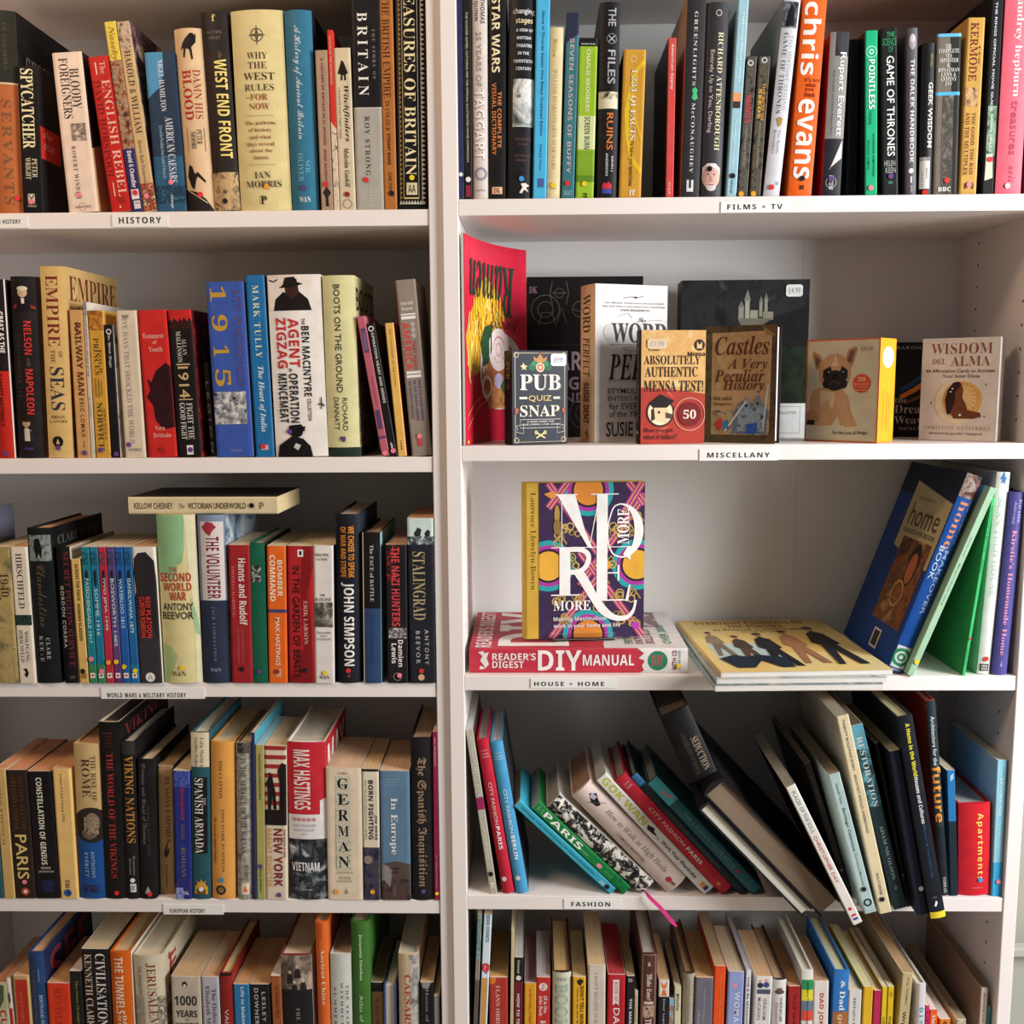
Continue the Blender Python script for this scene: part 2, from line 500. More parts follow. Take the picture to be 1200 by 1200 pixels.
def row(crop, shelf_z, books, group, phrase, Y=0.01, gain=1.0, clamp=True, auto=False, ext=False, lim=None):
    """crop = (x0, y0, scale) of the frame the pixel readings are in"""
    GAIN[0] = gain
    items = []
    for bk in books:
        kind, xs, yt, yb, look, col, els = bk[:7]
        op = bk[7] if len(bk) > 7 else {}
        cx, cy, cs = op.get('crop', crop)
        if len(xs) == 4 and not isinstance(xs[0], tuple):
            q = [(xs[0], yt), (xs[1], yt), (xs[2], yb), (xs[3], yb)]
        else:
            q = list(xs)
        q = [(cx + t[0] / cs, cy + t[1] / cs) for t in q]
        Y0 = op.get('Y', Y)
        if op.get('auto', auto):
            low = max(q[2], q[3], key=lambda t: t[1])
            Y0 = max(-0.075, min(0.05, unz(low[0], low[1], shelf_z)[1]))
        P = [np.array(un(t[0], t[1], Y0)) for t in q]
        B = (P[2] + P[3]) / 2; T = (P[0] + P[1]) / 2
        if ext:                                   # the foot is below the picture: run down to the shelf
            t_ = (shelf_z - T[1]) / (B[1] - T[1])
            wt, wb = P[1] - P[0], P[3] - P[2]
            B = T + (B - T) * t_
        ax = (T - B); ht = np.linalg.norm(ax); ax = ax / ht
        px_ = np.array((ax[1], -ax[0]))
        w = 0.5 * ((P[1] - P[0]) @ px_ + (P[3] - P[2]) @ px_)
        items.append([bk, op, Y0, B, ax, ht, w, yt, yb, 1.0])
    for it in items: settle(it, shelf_z)
    if not clamp:
        separate(items, shelf_z)
    def unclash():
        def edges(it, z):
            _, op, Y0, B, ax, ht, w = it[:7]
            c = B[0] + ax[0] / ax[1] * (z - shelf_z)
            return c - w / 2 / ax[1], c + w / 2 / ax[1]
        for i in range(len(items) - 1):
            A_, B_ = items[i], items[i + 1]
            if A_[1].get('nc') or B_[1].get('nc'): continue
            zt = shelf_z + min(A_[5], B_[5]) * .98
            for it in range(4):
                ov = [edges(A_, z)[1] - edges(B_, z)[0] + 0.0006 for z in (shelf_z, zt)]
                if max(ov) <= 0: break
                if min(ov) > 0 or it > 0:
                    s = max(ov) / 2
                    for t, sg in ((A_, -1), (B_, 1)):
                        t[6] = max(0.004, t[6] - s); t[3] = t[3] + np.array((sg * s / 2, 0))
                else:                              # they cross: lean both the same way
                    m_ = (A_[4] + B_[4]) / 2; m_ = m_ / np.linalg.norm(m_)
                    A_[4] = m_; B_[4] = m_
    def inside():
        if not lim: return
        for it in items:
            c = [q[0] for q in rect(it, shelf_z)[0]]
            ex_ = max(0, max(c) - lim[1] + .0006); en_ = max(0, lim[0] + .0006 - min(c))
            if ex_: it[6] = max(.006, it[6] - ex_); it[3] = it[3] - np.array((ex_ / 2, 0))
            if en_: it[6] = max(.006, it[6] - en_); it[3] = it[3] + np.array((en_ / 2, 0))
            settle(it, shelf_z)
            c = [q[0] for q in rect(it, shelf_z)[0]]
            if max(c) > lim[1] - .0004: it[3] = it[3] - np.array((max(c) - lim[1] + .0005, 0))
            if min(c) < lim[0] + .0004: it[3] = it[3] + np.array((lim[0] + .0005 - min(c), 0))
    inside()
    if clamp:
        for _ in range(2):
            unclash(); inside()
        unclash()
    zmax = min([z - ST for z in ZL + ZR if z > shelf_z + .25]) - .003
    for it in items:
        settle(it, shelf_z)
        top = it[3][1] + it[4][1] * it[5] + abs(it[4][0]) * it[6] / 2
        if top > zmax and not it[1].get('free'):
            cut = (top - zmax) / it[4][1]
            it[7] = it[8] - (it[8] - it[7]) * (it[5] - cut) / it[5] if not ext else it[7]
            it[9] = (it[5] - cut) / it[5]
            it[5] -= cut
    res = []
    for bk, op, Y0, B, ax, ht, w, yt, yb, kept in items:
        kind, xs, _, _, look, col, els = bk[:7]
        tilt = math.atan2(ax[0], ax[1])
        ht2, bz = ht, B[1]
        dp = op.get('d', 0.15 if kind == 'h' else 0.126)
        dp = min(dp, 0.245 - Y0)
        y1 = yb
        if ext:                                   # where the picture's lower edge cuts the spine
            cx, cy, cs = op.get('crop', crop)
            zb = un(cx + xs[2] / cs if not isinstance(xs[2], tuple) else cx + xs[2][0] / cs, cy + yb / cs, Y0)[1]
            zt = bz + ht2 * math.cos(tilt)
            zt0 = bz + (zt - bz) / kept
            y1 = yt + (yb - yt) * (zt0 - bz) / (zt0 - zb)
            yt = y1 - (y1 - yt) * kept
        nm = 'hardback_book' if kind == 'h' else 'paperback_book'
        lab = look if op.get('full') else look + ' ' + phrase
        els2 = els
        if op.get('frac'): a0, a1 = 0.0, 1.0
        else: a0, a1 = yt, y1
        if op.get('head'):                        # stands on its fore edge, head to the front, spine up the slope
            ob = book(nm, lab, kind, w, dp, ht2, col, els2, a0, a1, pg=op.get('pg', 'd8c4a0'), group=group, rnd=op.get('rnd'))
            sl = -ax; T_ = B + ax * ht2
            ob.matrix_world = Matrix(((sl[1], sl[0], 0, T_[0]), (0, 0, -1, Y0 + dp), (-sl[0], sl[1], 0, T_[1]), (0, 0, 0, 1)))
            res.append(ob); continue
        ob = book(op.get('name', nm), lab, kind, w, ht2, dp, col, els2, a0, a1, pg=op.get('pg', 'd8c4a0'), cl=op.get('cl'), cr=op.get('cr'), group=group, inner=op.get('inner'), rnd=op.get('rnd'))
        if op.get('flip'):
            ob.rotation_euler = (0, -tilt, PI); ob.location = (B[0], Y0 + dp, B[1])
        else:
            ob.rotation_euler = (0, tilt, 0); ob.location = (B[0], Y0, B[1])
        res.append(ob)
    return res

# ------------------------------------------------------------------ structure
WHITE = plainmat('white_laminate', (0.82, 0.75, 0.71), 0.45, 0.02, 3)
BACKM = plainmat('back_board', (0.77, 0.765, 0.745), 0.6, 0.04, 5)
HOLE = plainmat('peg_hole', (0.05, 0.045, 0.04), 0.8)
PAPER = plainmat('label_paper', (0.82, 0.80, 0.76), 0.6, 0.02, 30)
INK = plainmat('label_ink', (0.012, 0.012, 0.015), 0.6)
BACK = 0.25
ZL = [2.050, 1.7302, 1.403, 1.086, 0.7627, 0.4427, 0.100]
ZR = [2.061, 1.7413, 1.418, 1.0976, 0.7729, 0.4527, 0.110]
XS = -0.1170                                     # seam between the two cases
XLI, XLO = -0.1356, -0.8986                      # left case, inner faces
XRI, XRO = -0.0960, 0.6660                       # right case, inner faces

m = MB(); m.box(-2.6, 2.6, -3.2, 0.5, -0.05, 0, plainmat('floorboards', (0.58, 0.53, 0.46), 0.5, 0.12, 9)); struct(m.build('floor'))
m = MB(); m.box(-2.6, 2.6, 0.275, 0.35, 0, 2.8, plainmat('painted_plaster', (0.36, 0.35, 0.29), 0.8, 0.05, 8)); struct(m.build('wall_back'))
m = MB(); m.box(0.73, 2.55, 0.255, 0.274, 0.0, 0.54, plainmat('painted_board', (0.34, 0.34, 0.30), 0.7, 0.06, 10))
m.box(0.73, 2.55, 0.235, 0.256, 0.54, 0.556, plainmat('ledge_paint', (0.38, 0.37, 0.32), 0.7, 0.08, 30), 0.003); struct(m.build('trim_1'))

def case(label, xa, xb, xc, xd, zs, front, labels):
    """xa..xb outer and inner face of one side panel, xc..xd of the other"""
    root = thing('bookcase', label, 'bookcase', 'white bookcases')
    for (p0, p1, inner) in ((xa, xb, xb), (xc, xd, xc)):
        q = MB(); q.box(p0, p1, front, BACK + .018, 0, zs[0] + .02, WHITE, 0.0012)
        sgn = 1 if inner == xb else -1
        z = 0.2
        while z < zs[0] - .03:
            if min(abs(z - s + .01) for s in zs) > .025:
                for y in (front + .045, front + .19):
                    c = [(inner + sgn * .0002, y + .0022 * math.cos(t * PI / 5), z + .0022 * math.sin(t * PI / 5)) for t in range(10)]
                    q.add(c, [tuple(range(10))], HOLE)
            z += 0.032
        q.build('side_panel', root)
    q = MB(); q.box(xb + .0002, xc - .0002, BACK, BACK + .012, 0.06, zs[0], BACKM)
    mid = xb + .68 * (xc - xb)
    q.box(mid - .001, mid + .001, BACK - .0003, BACK + .0002, 0.06, zs[0], plainmat('back_board_fold', (0.71, 0.70, 0.68), 0.6))
    q.build('back_panel', root)
    q = MB(); q.box(xb + .0002, xc - .0002, front + .02, front + .035, 0, zs[-1] - ST - .0005, WHITE); q.build('plinth', root)
    for i, z in enumerate(zs):
        q = MB(); q.box(xb + .0004, xc - .0004, front + .0015, BACK - .0005, z - ST, z, WHITE, 0.0008)
        s = q.build('shelf', root)
        for (k, px, py, px1, py1, tx0, ty0, tx1, ty1, txt) in labels:
            if k != i: continue
            (x0, z1), (x1, z0) = un(px, py, front), un(px1, py1, front)
            lb = MB(); lb.box(x0, x1, front + .0004, front + .0013, z0, z1, PAPER)
            (a0, b1), (a1, b0) = un(tx0, ty0, front), un(tx1, ty1, front)
            v, f = text2d(txt, 'b' if k != 1 else 's3')
            v, f = text2d(txt, 'b1')
            lb.add([(a0 + (a1 - a0) * t[0], front + .0002, b0 + (b1 - b0) * t[1]) for t in v], f, INK)
            ol = lb.build('shelf_label', s); ol['label'] = 'white paper strip reading ' + txt
    return root
case('tall white bookcase holding the history and world wars books, beside its twin', XLO - .0186, XLO, XLI, XS - .0003, ZL, 0.006, [
    (1, -28, 253.5, 33, 267, -19, 257.5, 24, 262, 'BRITISH HISTORY'), (1, 131, 252, 197, 265.5, 139, 254.5, 189, 261.5, 'HISTORY'),
    (3, 118, 806, 240, 819, 125, 812, 218, 817.5, 'WORLD WARS & MILITARY HISTORY'), (4, 191, 1060, 262, 1072, 199, 1065, 240, 1070, 'EUROPEAN HISTORY')])
case('tall white bookcase holding the films, miscellany, house and fashion books', XS, XRI, XRO, XRO + .0195, ZR, 0.0, [
    (1, 845, 236.5, 924, 248.5, 852.5, 239.5, 917, 245, 'FILMS + TV'), (2, 820, 526.5, 912, 539.5, 829, 530.5, 902, 536, 'MISCELLANY'),
    (3, 622, 795.5, 722, 806.5, 626, 799, 708, 804, 'HOUSE + HOME'), (4, 661, 1054, 728, 1065.5, 669.5, 1057, 715, 1062.5, 'FASHION'),
    (4, 990, 1053.5, 1084, 1065, 996, 1056.5, 1078, 1062, 'ARCHITECTURE')])

# ------------------------------------------------------------------ the books, row by row
K = '1c1a1b'; WH = 'e8e0d8'; CR_ = 'd8c8a4'
PK, RD, PU, OR_, YE, BKD, BL, WD, DR = 'ee8090', 'd83030', '604080', 'e8a030', 'e8c828', '201820', '3a90d0', 'e8e4e0', '902828'
A1 = (0, 0, 4.2857); A2 = (250, 0, 4.2857)

row(A1, ZL[1], [
 ('h', (-92, 70, -50, 110), 50, 1065, 'orange brown book with a black top band', 'b06438',
  [r(50, 405, 0, 1, '25261f'), r(405, 415, 0, 1, 'd0b890'), d('SERVANTS', 490, 1020, .5, .78, '7a5238', 'r1'), d('UP AND DOWN', 110, 345, .62, .74, '4a4436', 'r'), dot(985, .86, RD), R(h('SERVANTS', .19, .33, .12, .92, '8c8a88', 'I'))],
  dict(cr='171516', d=.165)) ,
 ('p', (80, 185, 118, 215), 332, 1065, 'thin black paperback with tall cream capitals', '151315',
  [d('SPYCATCHER', 345, 740, .14, .76, 'e6dcae', 'f'), d('PETER', 790, 885, .55, .8, 'd8cfb4', 'r'), d('WRIGHT', 785, 895, .22, .48, 'd8cfb4', 'r'),
   r(968, 1018, .28, .62, 'd0c4b4'), l([(.3, 972), (.6, 1014)], 5, '302020'), l([(.6, 972), (.3, 1014)], 5, '302020'), h('ARROW', 1025, 1035, .25, .7, 'b0a898'), dot(1008, .45, PK),
   R(r(.4, .62, 0, .5, 'c22a20'), h('the', .42, .47, .08, .3, 'e8a090', 'i'), h('true', .5, .55, .08, .34, 'e8a090', 'i'))], dict(cr='181416', d=.112)),
 ('p', (255, 412, 350, 490), 262, 1068, 'cream pink paperback with a small grey drawing', 'e4ccb8',
  [d('BLOODY', 343, 545, .52, .84, '3c3230', 'r'), d('FOREIGNERS', 290, 592, .2, .5, '3c3230', 'r'), a(618, 705, .38, .88, ['d8c0ac', '8c7c70', '5c5048'], 160),
   d('ROBERT WINDER', 730, 1000, .33, .47, '6a5a54', 'r1'), g(1040, .5, 20, 2, 'b09c90'), h('ABACUS', 1035, 1046, .25, .78, '8c7c72'), dot(980, .42, PK),
   R(r(0, .45, .0, .6, '241c1e'), p([(0, .42), (.35, .36), (.5, .5), (0, .6)], '241c1e'))], dict(cr='c8a878')),
 ('p', (440, 545, 560, 665), 283, 1065, 'red paperback with pale capitals over dark red ones', 'bc2420',
  [d('The', 310, 372, .52, .8, 'e0a898', 'r'), d('ENGLISH REBEL', 400, 992, .5, .92, 'e8b4a0', 'r'), d('DAVID HORSPOOL', 400, 900, .1, .42, '7c1414', 'r'),
   r(312, 372, .3, .36, 'e8c8b0'), r(915, 985, .28, .33, 'e8c8b0'), r(1035, 1048, .45, .52, 'e8c890'), dot(1003, .62, DR)]),
 ('p', (515, 582, 660, 720), 108, 1065, 'tall thin book with a yellow top and a battle painting', 'd8c24c',
  [d('Naseby', 130, 300, .2, .8, 'a07028', 'I'), a(300, 750, 0, 1, ['3a2a24', '8a4a30', 'a89070', '4a4a50'], 130), r(745, 1065, 0, 1, '2a2a5c'),
   d('David G Chandler', 755, 942, .35, .75, 'e8e4e4', 'b'), r(950, 1000, .2, .85, 'e4dcd4'), r(1008, 1050, .3, .85, 'd8d0c8'), h('THE', 1016, 1026, .4, .75, '302828'), dot(968, .55, RD)]),
 ('p', (583, 648, 720, 790), 108, 1065, 'tall tan book with a purple cream picture on top', 'c8a878',
  [a(108, 250, 0, 1, ['5a4048', 'c8b090', '4a3038'], 100), d('HAROLD & WILLIAM', 252, 665, .28, .76, '4a3a34', 'r'), d('Benton Rain Patterson', 700, 918, .35, .6, '7a6450', 'r'),
   a(920, 1060, 0, 1, ['c8a070', 'b05038', '54382c', 'd8c098'], 150), dot(985, .4, PK), R(a(0, 1, 0, 1, ['d0b898', '6a4a50', '3a2a30'], 40))], dict(cr='b89878', d=.16)),
 ('p', (708, 860, 790, 940), 262, 1060, 'dark blue paperback with a light blue mountain sky', '26384e',
  [p([(0, 262), (.62, 262), (.58, 380), (.4, 440), (0, 490)], '4c8cb4'), r(780, 1060, 0, 1, '2c5674'), a(930, 1020, 0, 1, ['2c5674', '1c2c40', '3c6c88'], 160), d('NIGEL HAMILTON', 300, 556, .42, .6, 'd8dce0', 'r'),
   d('AMERICAN CAESARS', 585, 915, .52, .78, 'd8dce0', 'r'), d('Lives of the Presidents from Franklin D Roosevelt', 625, 890, .3, .42, '9cb4c4', 'r'), d('Vintage', 975, 1045, .48, .6, 'c8d4dc'), dot(912, .56, PK)]),
 ('h', (868, 1010, 935, 1078), 140, 1060, 'cream hardback with a dark horseman and red capitals', 'd8b890',
  [p([(.3, 215), (.42, 190), (.6, 165), (.72, 185), (.8, 165), (.78, 210), (.62, 235), (.66, 290), (.6, 298), (.54, 245), (.42, 240), (.36, 285), (.3, 280), (.34, 235), (.22, 250)], '1c1614'), o(178, .66, 14, '1c1614'),
   d('DAMN HIS', 345, 592, .6, .86, 'a84838', 'r'), d('BLOOD', 345, 596, .2, .54, 'b03028', 'f'), r(635, 760, .22, .235, '6a5848'), r(635, 755, .84, .855, '6a5848'), d('PETER', 645, 720, .58, .76, '483c34', 'r'), d('MOORE', 655, 745, .36, .54, '483c34', 'r'),
   p([(.12, 880), (.2, 820), (.32, 830), (.4, 870), (.52, 860), (.78, 905), (.76, 915), (.5, 880), (.42, 905), (.34, 950), (.24, 935)], '1c1614'), p([(0, 945), (.4, 960), (.75, 1000), (1, 1060), (0, 1060)], '241e1c'), l([(.1, 950), (.8, 1020)], 4, 'd8b890'), dot(975, .55, RD)], dict(cl='3a302a')),
 ('h', (-59, 75, 6, 130), 55, 1058, 'dark brown hardback with large yellow capitals and a bust', '2a2420',
  [h('f', 70, 105, .45, .6, 'd8b878', 'f'), h('MATTHEW', 150, 166, .2, .8, '7a706a', 'r'), h('SWEET', 178, 194, .28, .72, '7a706a', 'r'), d('the', 255, 290, .6, .75, '8a6848', 'i'), d('WEST END FRONT', 292, 788, .42, .88, 'e8d078', 'b'),
   d('The Wartime Secrets of Londons Hotels', 250, 790, .12, .26, '6e2420', 'i'), a(860, 1055, 0, 1, ['4a4038', 'a88c68', 'c8a878', '2a2420'], 60), dot(1007, .46, BKD)], dict(crop=A2)),
 ('h', (76, 346, 138, 386), 48, 1056, 'thick pale yellow hardback with a compass star', 'd8c890',
  [g(172, .5, 34, 6, '6e6450'), p([(.5, 122), (.53, 165), (.68, 172), (.53, 180), (.5, 226), (.47, 180), (.32, 172), (.47, 165)], '5e5444'), h('WHY', 257, 290, .29, .68, '4c4030', 'r'), h('THE', 305, 338, .3, .66, '4c4030', 'r'), h('WEST', 357, 395, .2, .8, '3c3228', 'r'), h('RULES', 415, 448, .21, .78, '4c4030', 'r'),
   h('~FOR', 464, 495, .22, .65, '9c5030', 'r'), h('NOW', 511, 543, .28, .68, '9c5030', 'r'), r(572, 574, .22, .76, 'b09a68'), h('The patterns', 599, 624, .18, .78, '945438', 'r'), h('of history', 634, 660, .24, .7, '945438', 'r'), h('and what', 671, 690, .26, .68, '945438', 'r'), h('they reveal', 706, 731, .2, .74, '945438', 'r'), h('about the', 740, 758, .25, .7, '945438', 'r'), h('future', 774, 794, .32, .62, '945438', 'r'), r(819, 821, .22, .76, 'b09a68'),
   h('IAN', 856, 890, .32, .64, '4c4030', 'r'), h('MORRIS', 902, 936, .14, .84, '4c4030', 'r'), h('P', 980, 1022, .42, .54, '2c2620', 'f'), dot(933, .55, OR_)], dict(crop=A2, d=.165, cr='c8b888')),
 ('h', (348, 490, 396, 527), 48, 1053, 'teal blue hardback with pale script lettering', '33708c',
  [d('A History of Ancient Britain', 125, 690, .26, .6, 'c8d8dc', 'c'), d('NEIL', 795, 865, .58, .74, '74b0bc', 'r'), d('OLIVER', 762, 905, .3, .5, '74b0bc', 'r'), h('W&N', 983, 1010, .3, .72, 'e0e4e4', 'r'), dot(937, .46, PU)], dict(crop=A2, cr='181c20', d=.16)),
 ('p', (508, 568, 541, 606), 252, 1050, 'grey beige paperback with small red lettering', 'a88c74',
  [d('A HISTORY OF BRITAIN IN 21 WOMEN', 290, 720, .42, .62, '842c28', 'b'), d('JENNI MURRAY', 738, 905, .35, .6, '842c28', 'b'), p([(.2, 960), (.5, 930), (.85, 960), (.6, 985), (.65, 1030), (.4, 1030), (.4, 985)], '2c2422'), dot(918, .45, RD)], dict(crop=A2)),
 ('p', (569, 602, 608, 631), 150, 1050, 'thin bright red book with a pencil sketch below', 'cc3428',
  [d('FATHER OF THE VICTORIANS', 180, 420, .3, .65, 'e8a890', 'b'), a(590, 1050, 0, 1, ['c8b498', 'd8c8b0', '4a4038'], 110), p([(0, 520), (1, 590), (1, 640), (0, 600)], 'cc3428')], dict(crop=A2)),
 ('p', (608, 686, 633, 718), 240, 1050, 'cream paperback with a black witch figure and script', 'd0c0a0',
  [p([(.45, 300), (.58, 310), (.82, 365), (.68, 372), (.7, 400), (.58, 400), (.57, 375), (.48, 375), (.47, 400), (.36, 400), (.38, 370), (.18, 368)], '1a1614'), d('Witchfinders', 425, 706, .45, .82, '201a18', 'I'), d('A Seventeenth Century English Tragedy', 430, 690, .18, .3, '4a4038', 'I'), d('Malcolm Gaskill', 735, 932, .4, .7, '2c2420', 'I'), g(1018, .5, 24, 3, '8c8070'), dot(970, .5, DR)], dict(crop=A2)),
 ('p', (684, 828, 720, 858), -62, 1047, 'tall book black above and stone grey below', 'a8a296',
  [r(-62, 530, 0, 1, '191718'), r(528, 534, 0, 1, 'c8c0b4'), d('BRITAIN', 58, 468, .2, .56, 'e8e4d8', 'r2'), d('THE STORY OF', 140, 388, .72, .82, '8c8880', 'r2'), d('ROY STRONG', 572, 872, .38, .56, '4c4844', 'r1'), d('PIMLICO', 915, 1030, .5, .58, 'd8d4cc', 'r2'), dot(893, .38, RD)], dict(crop=A2, cl='2a2828')),
 ('p', (831, 905, 863, 918), -60, 1045, 'orange brown paperback with dark capitals', 'ac6c34',
  [d('THE BRITISH EMPIRE', -20, 482, .16, .72, '4c2818', 'r'), d('IN COLOUR', 495, 645, .25, .6, '4c2818', 'r'), d('STEWART BINNS', 658, 815, .35, .6, '38221a', 'b'), d('CARLTON', 852, 955, .4, .65, '54301e', 's'), dot(962, .62, BKD)], dict(crop=A2)),
 ('h', (912, 1056, 928, 1072), -150, 1037, 'tall black hardback with patterned silver borders', '161516',
  [r(-140, 980, .2, .215, 'd8c080'), r(-140, 980, .73, .745, 'd0c8b0'), r(975, 982, .2, .745, 'd8c080'), d('TREASURES OF BRITAIN', -145, 862, .27, .66, 'e8d8a8', 'r'), r(900, 962, .3, .68, 'd8c8a0'), h('AA', 912, 950, .36, .62, '2c2824', 'b'),
   ] + [p([(.84, -140 + i * 24), (.98, -128 + i * 24), (.84, -116 + i * 24)], 'd4ccc0') for i in range(48)] + [p([(.08, -140 + i * 24), (.16, -128 + i * 24), (.08, -116 + i * 24)], '9c7c40') for i in range(48)] + [p([(.05 + i * .1, 1010), (.1 + i * .1, 990), (.15 + i * .1, 1010)], 'd4ccc0') for i in range(9)] + [dot(875, .5, YE)], dict(crop=A2, d=.2, rnd=.003)),
], 'books on the history shelf', 'on the history shelf', lim=(XLO, XLI), Y=0.012)

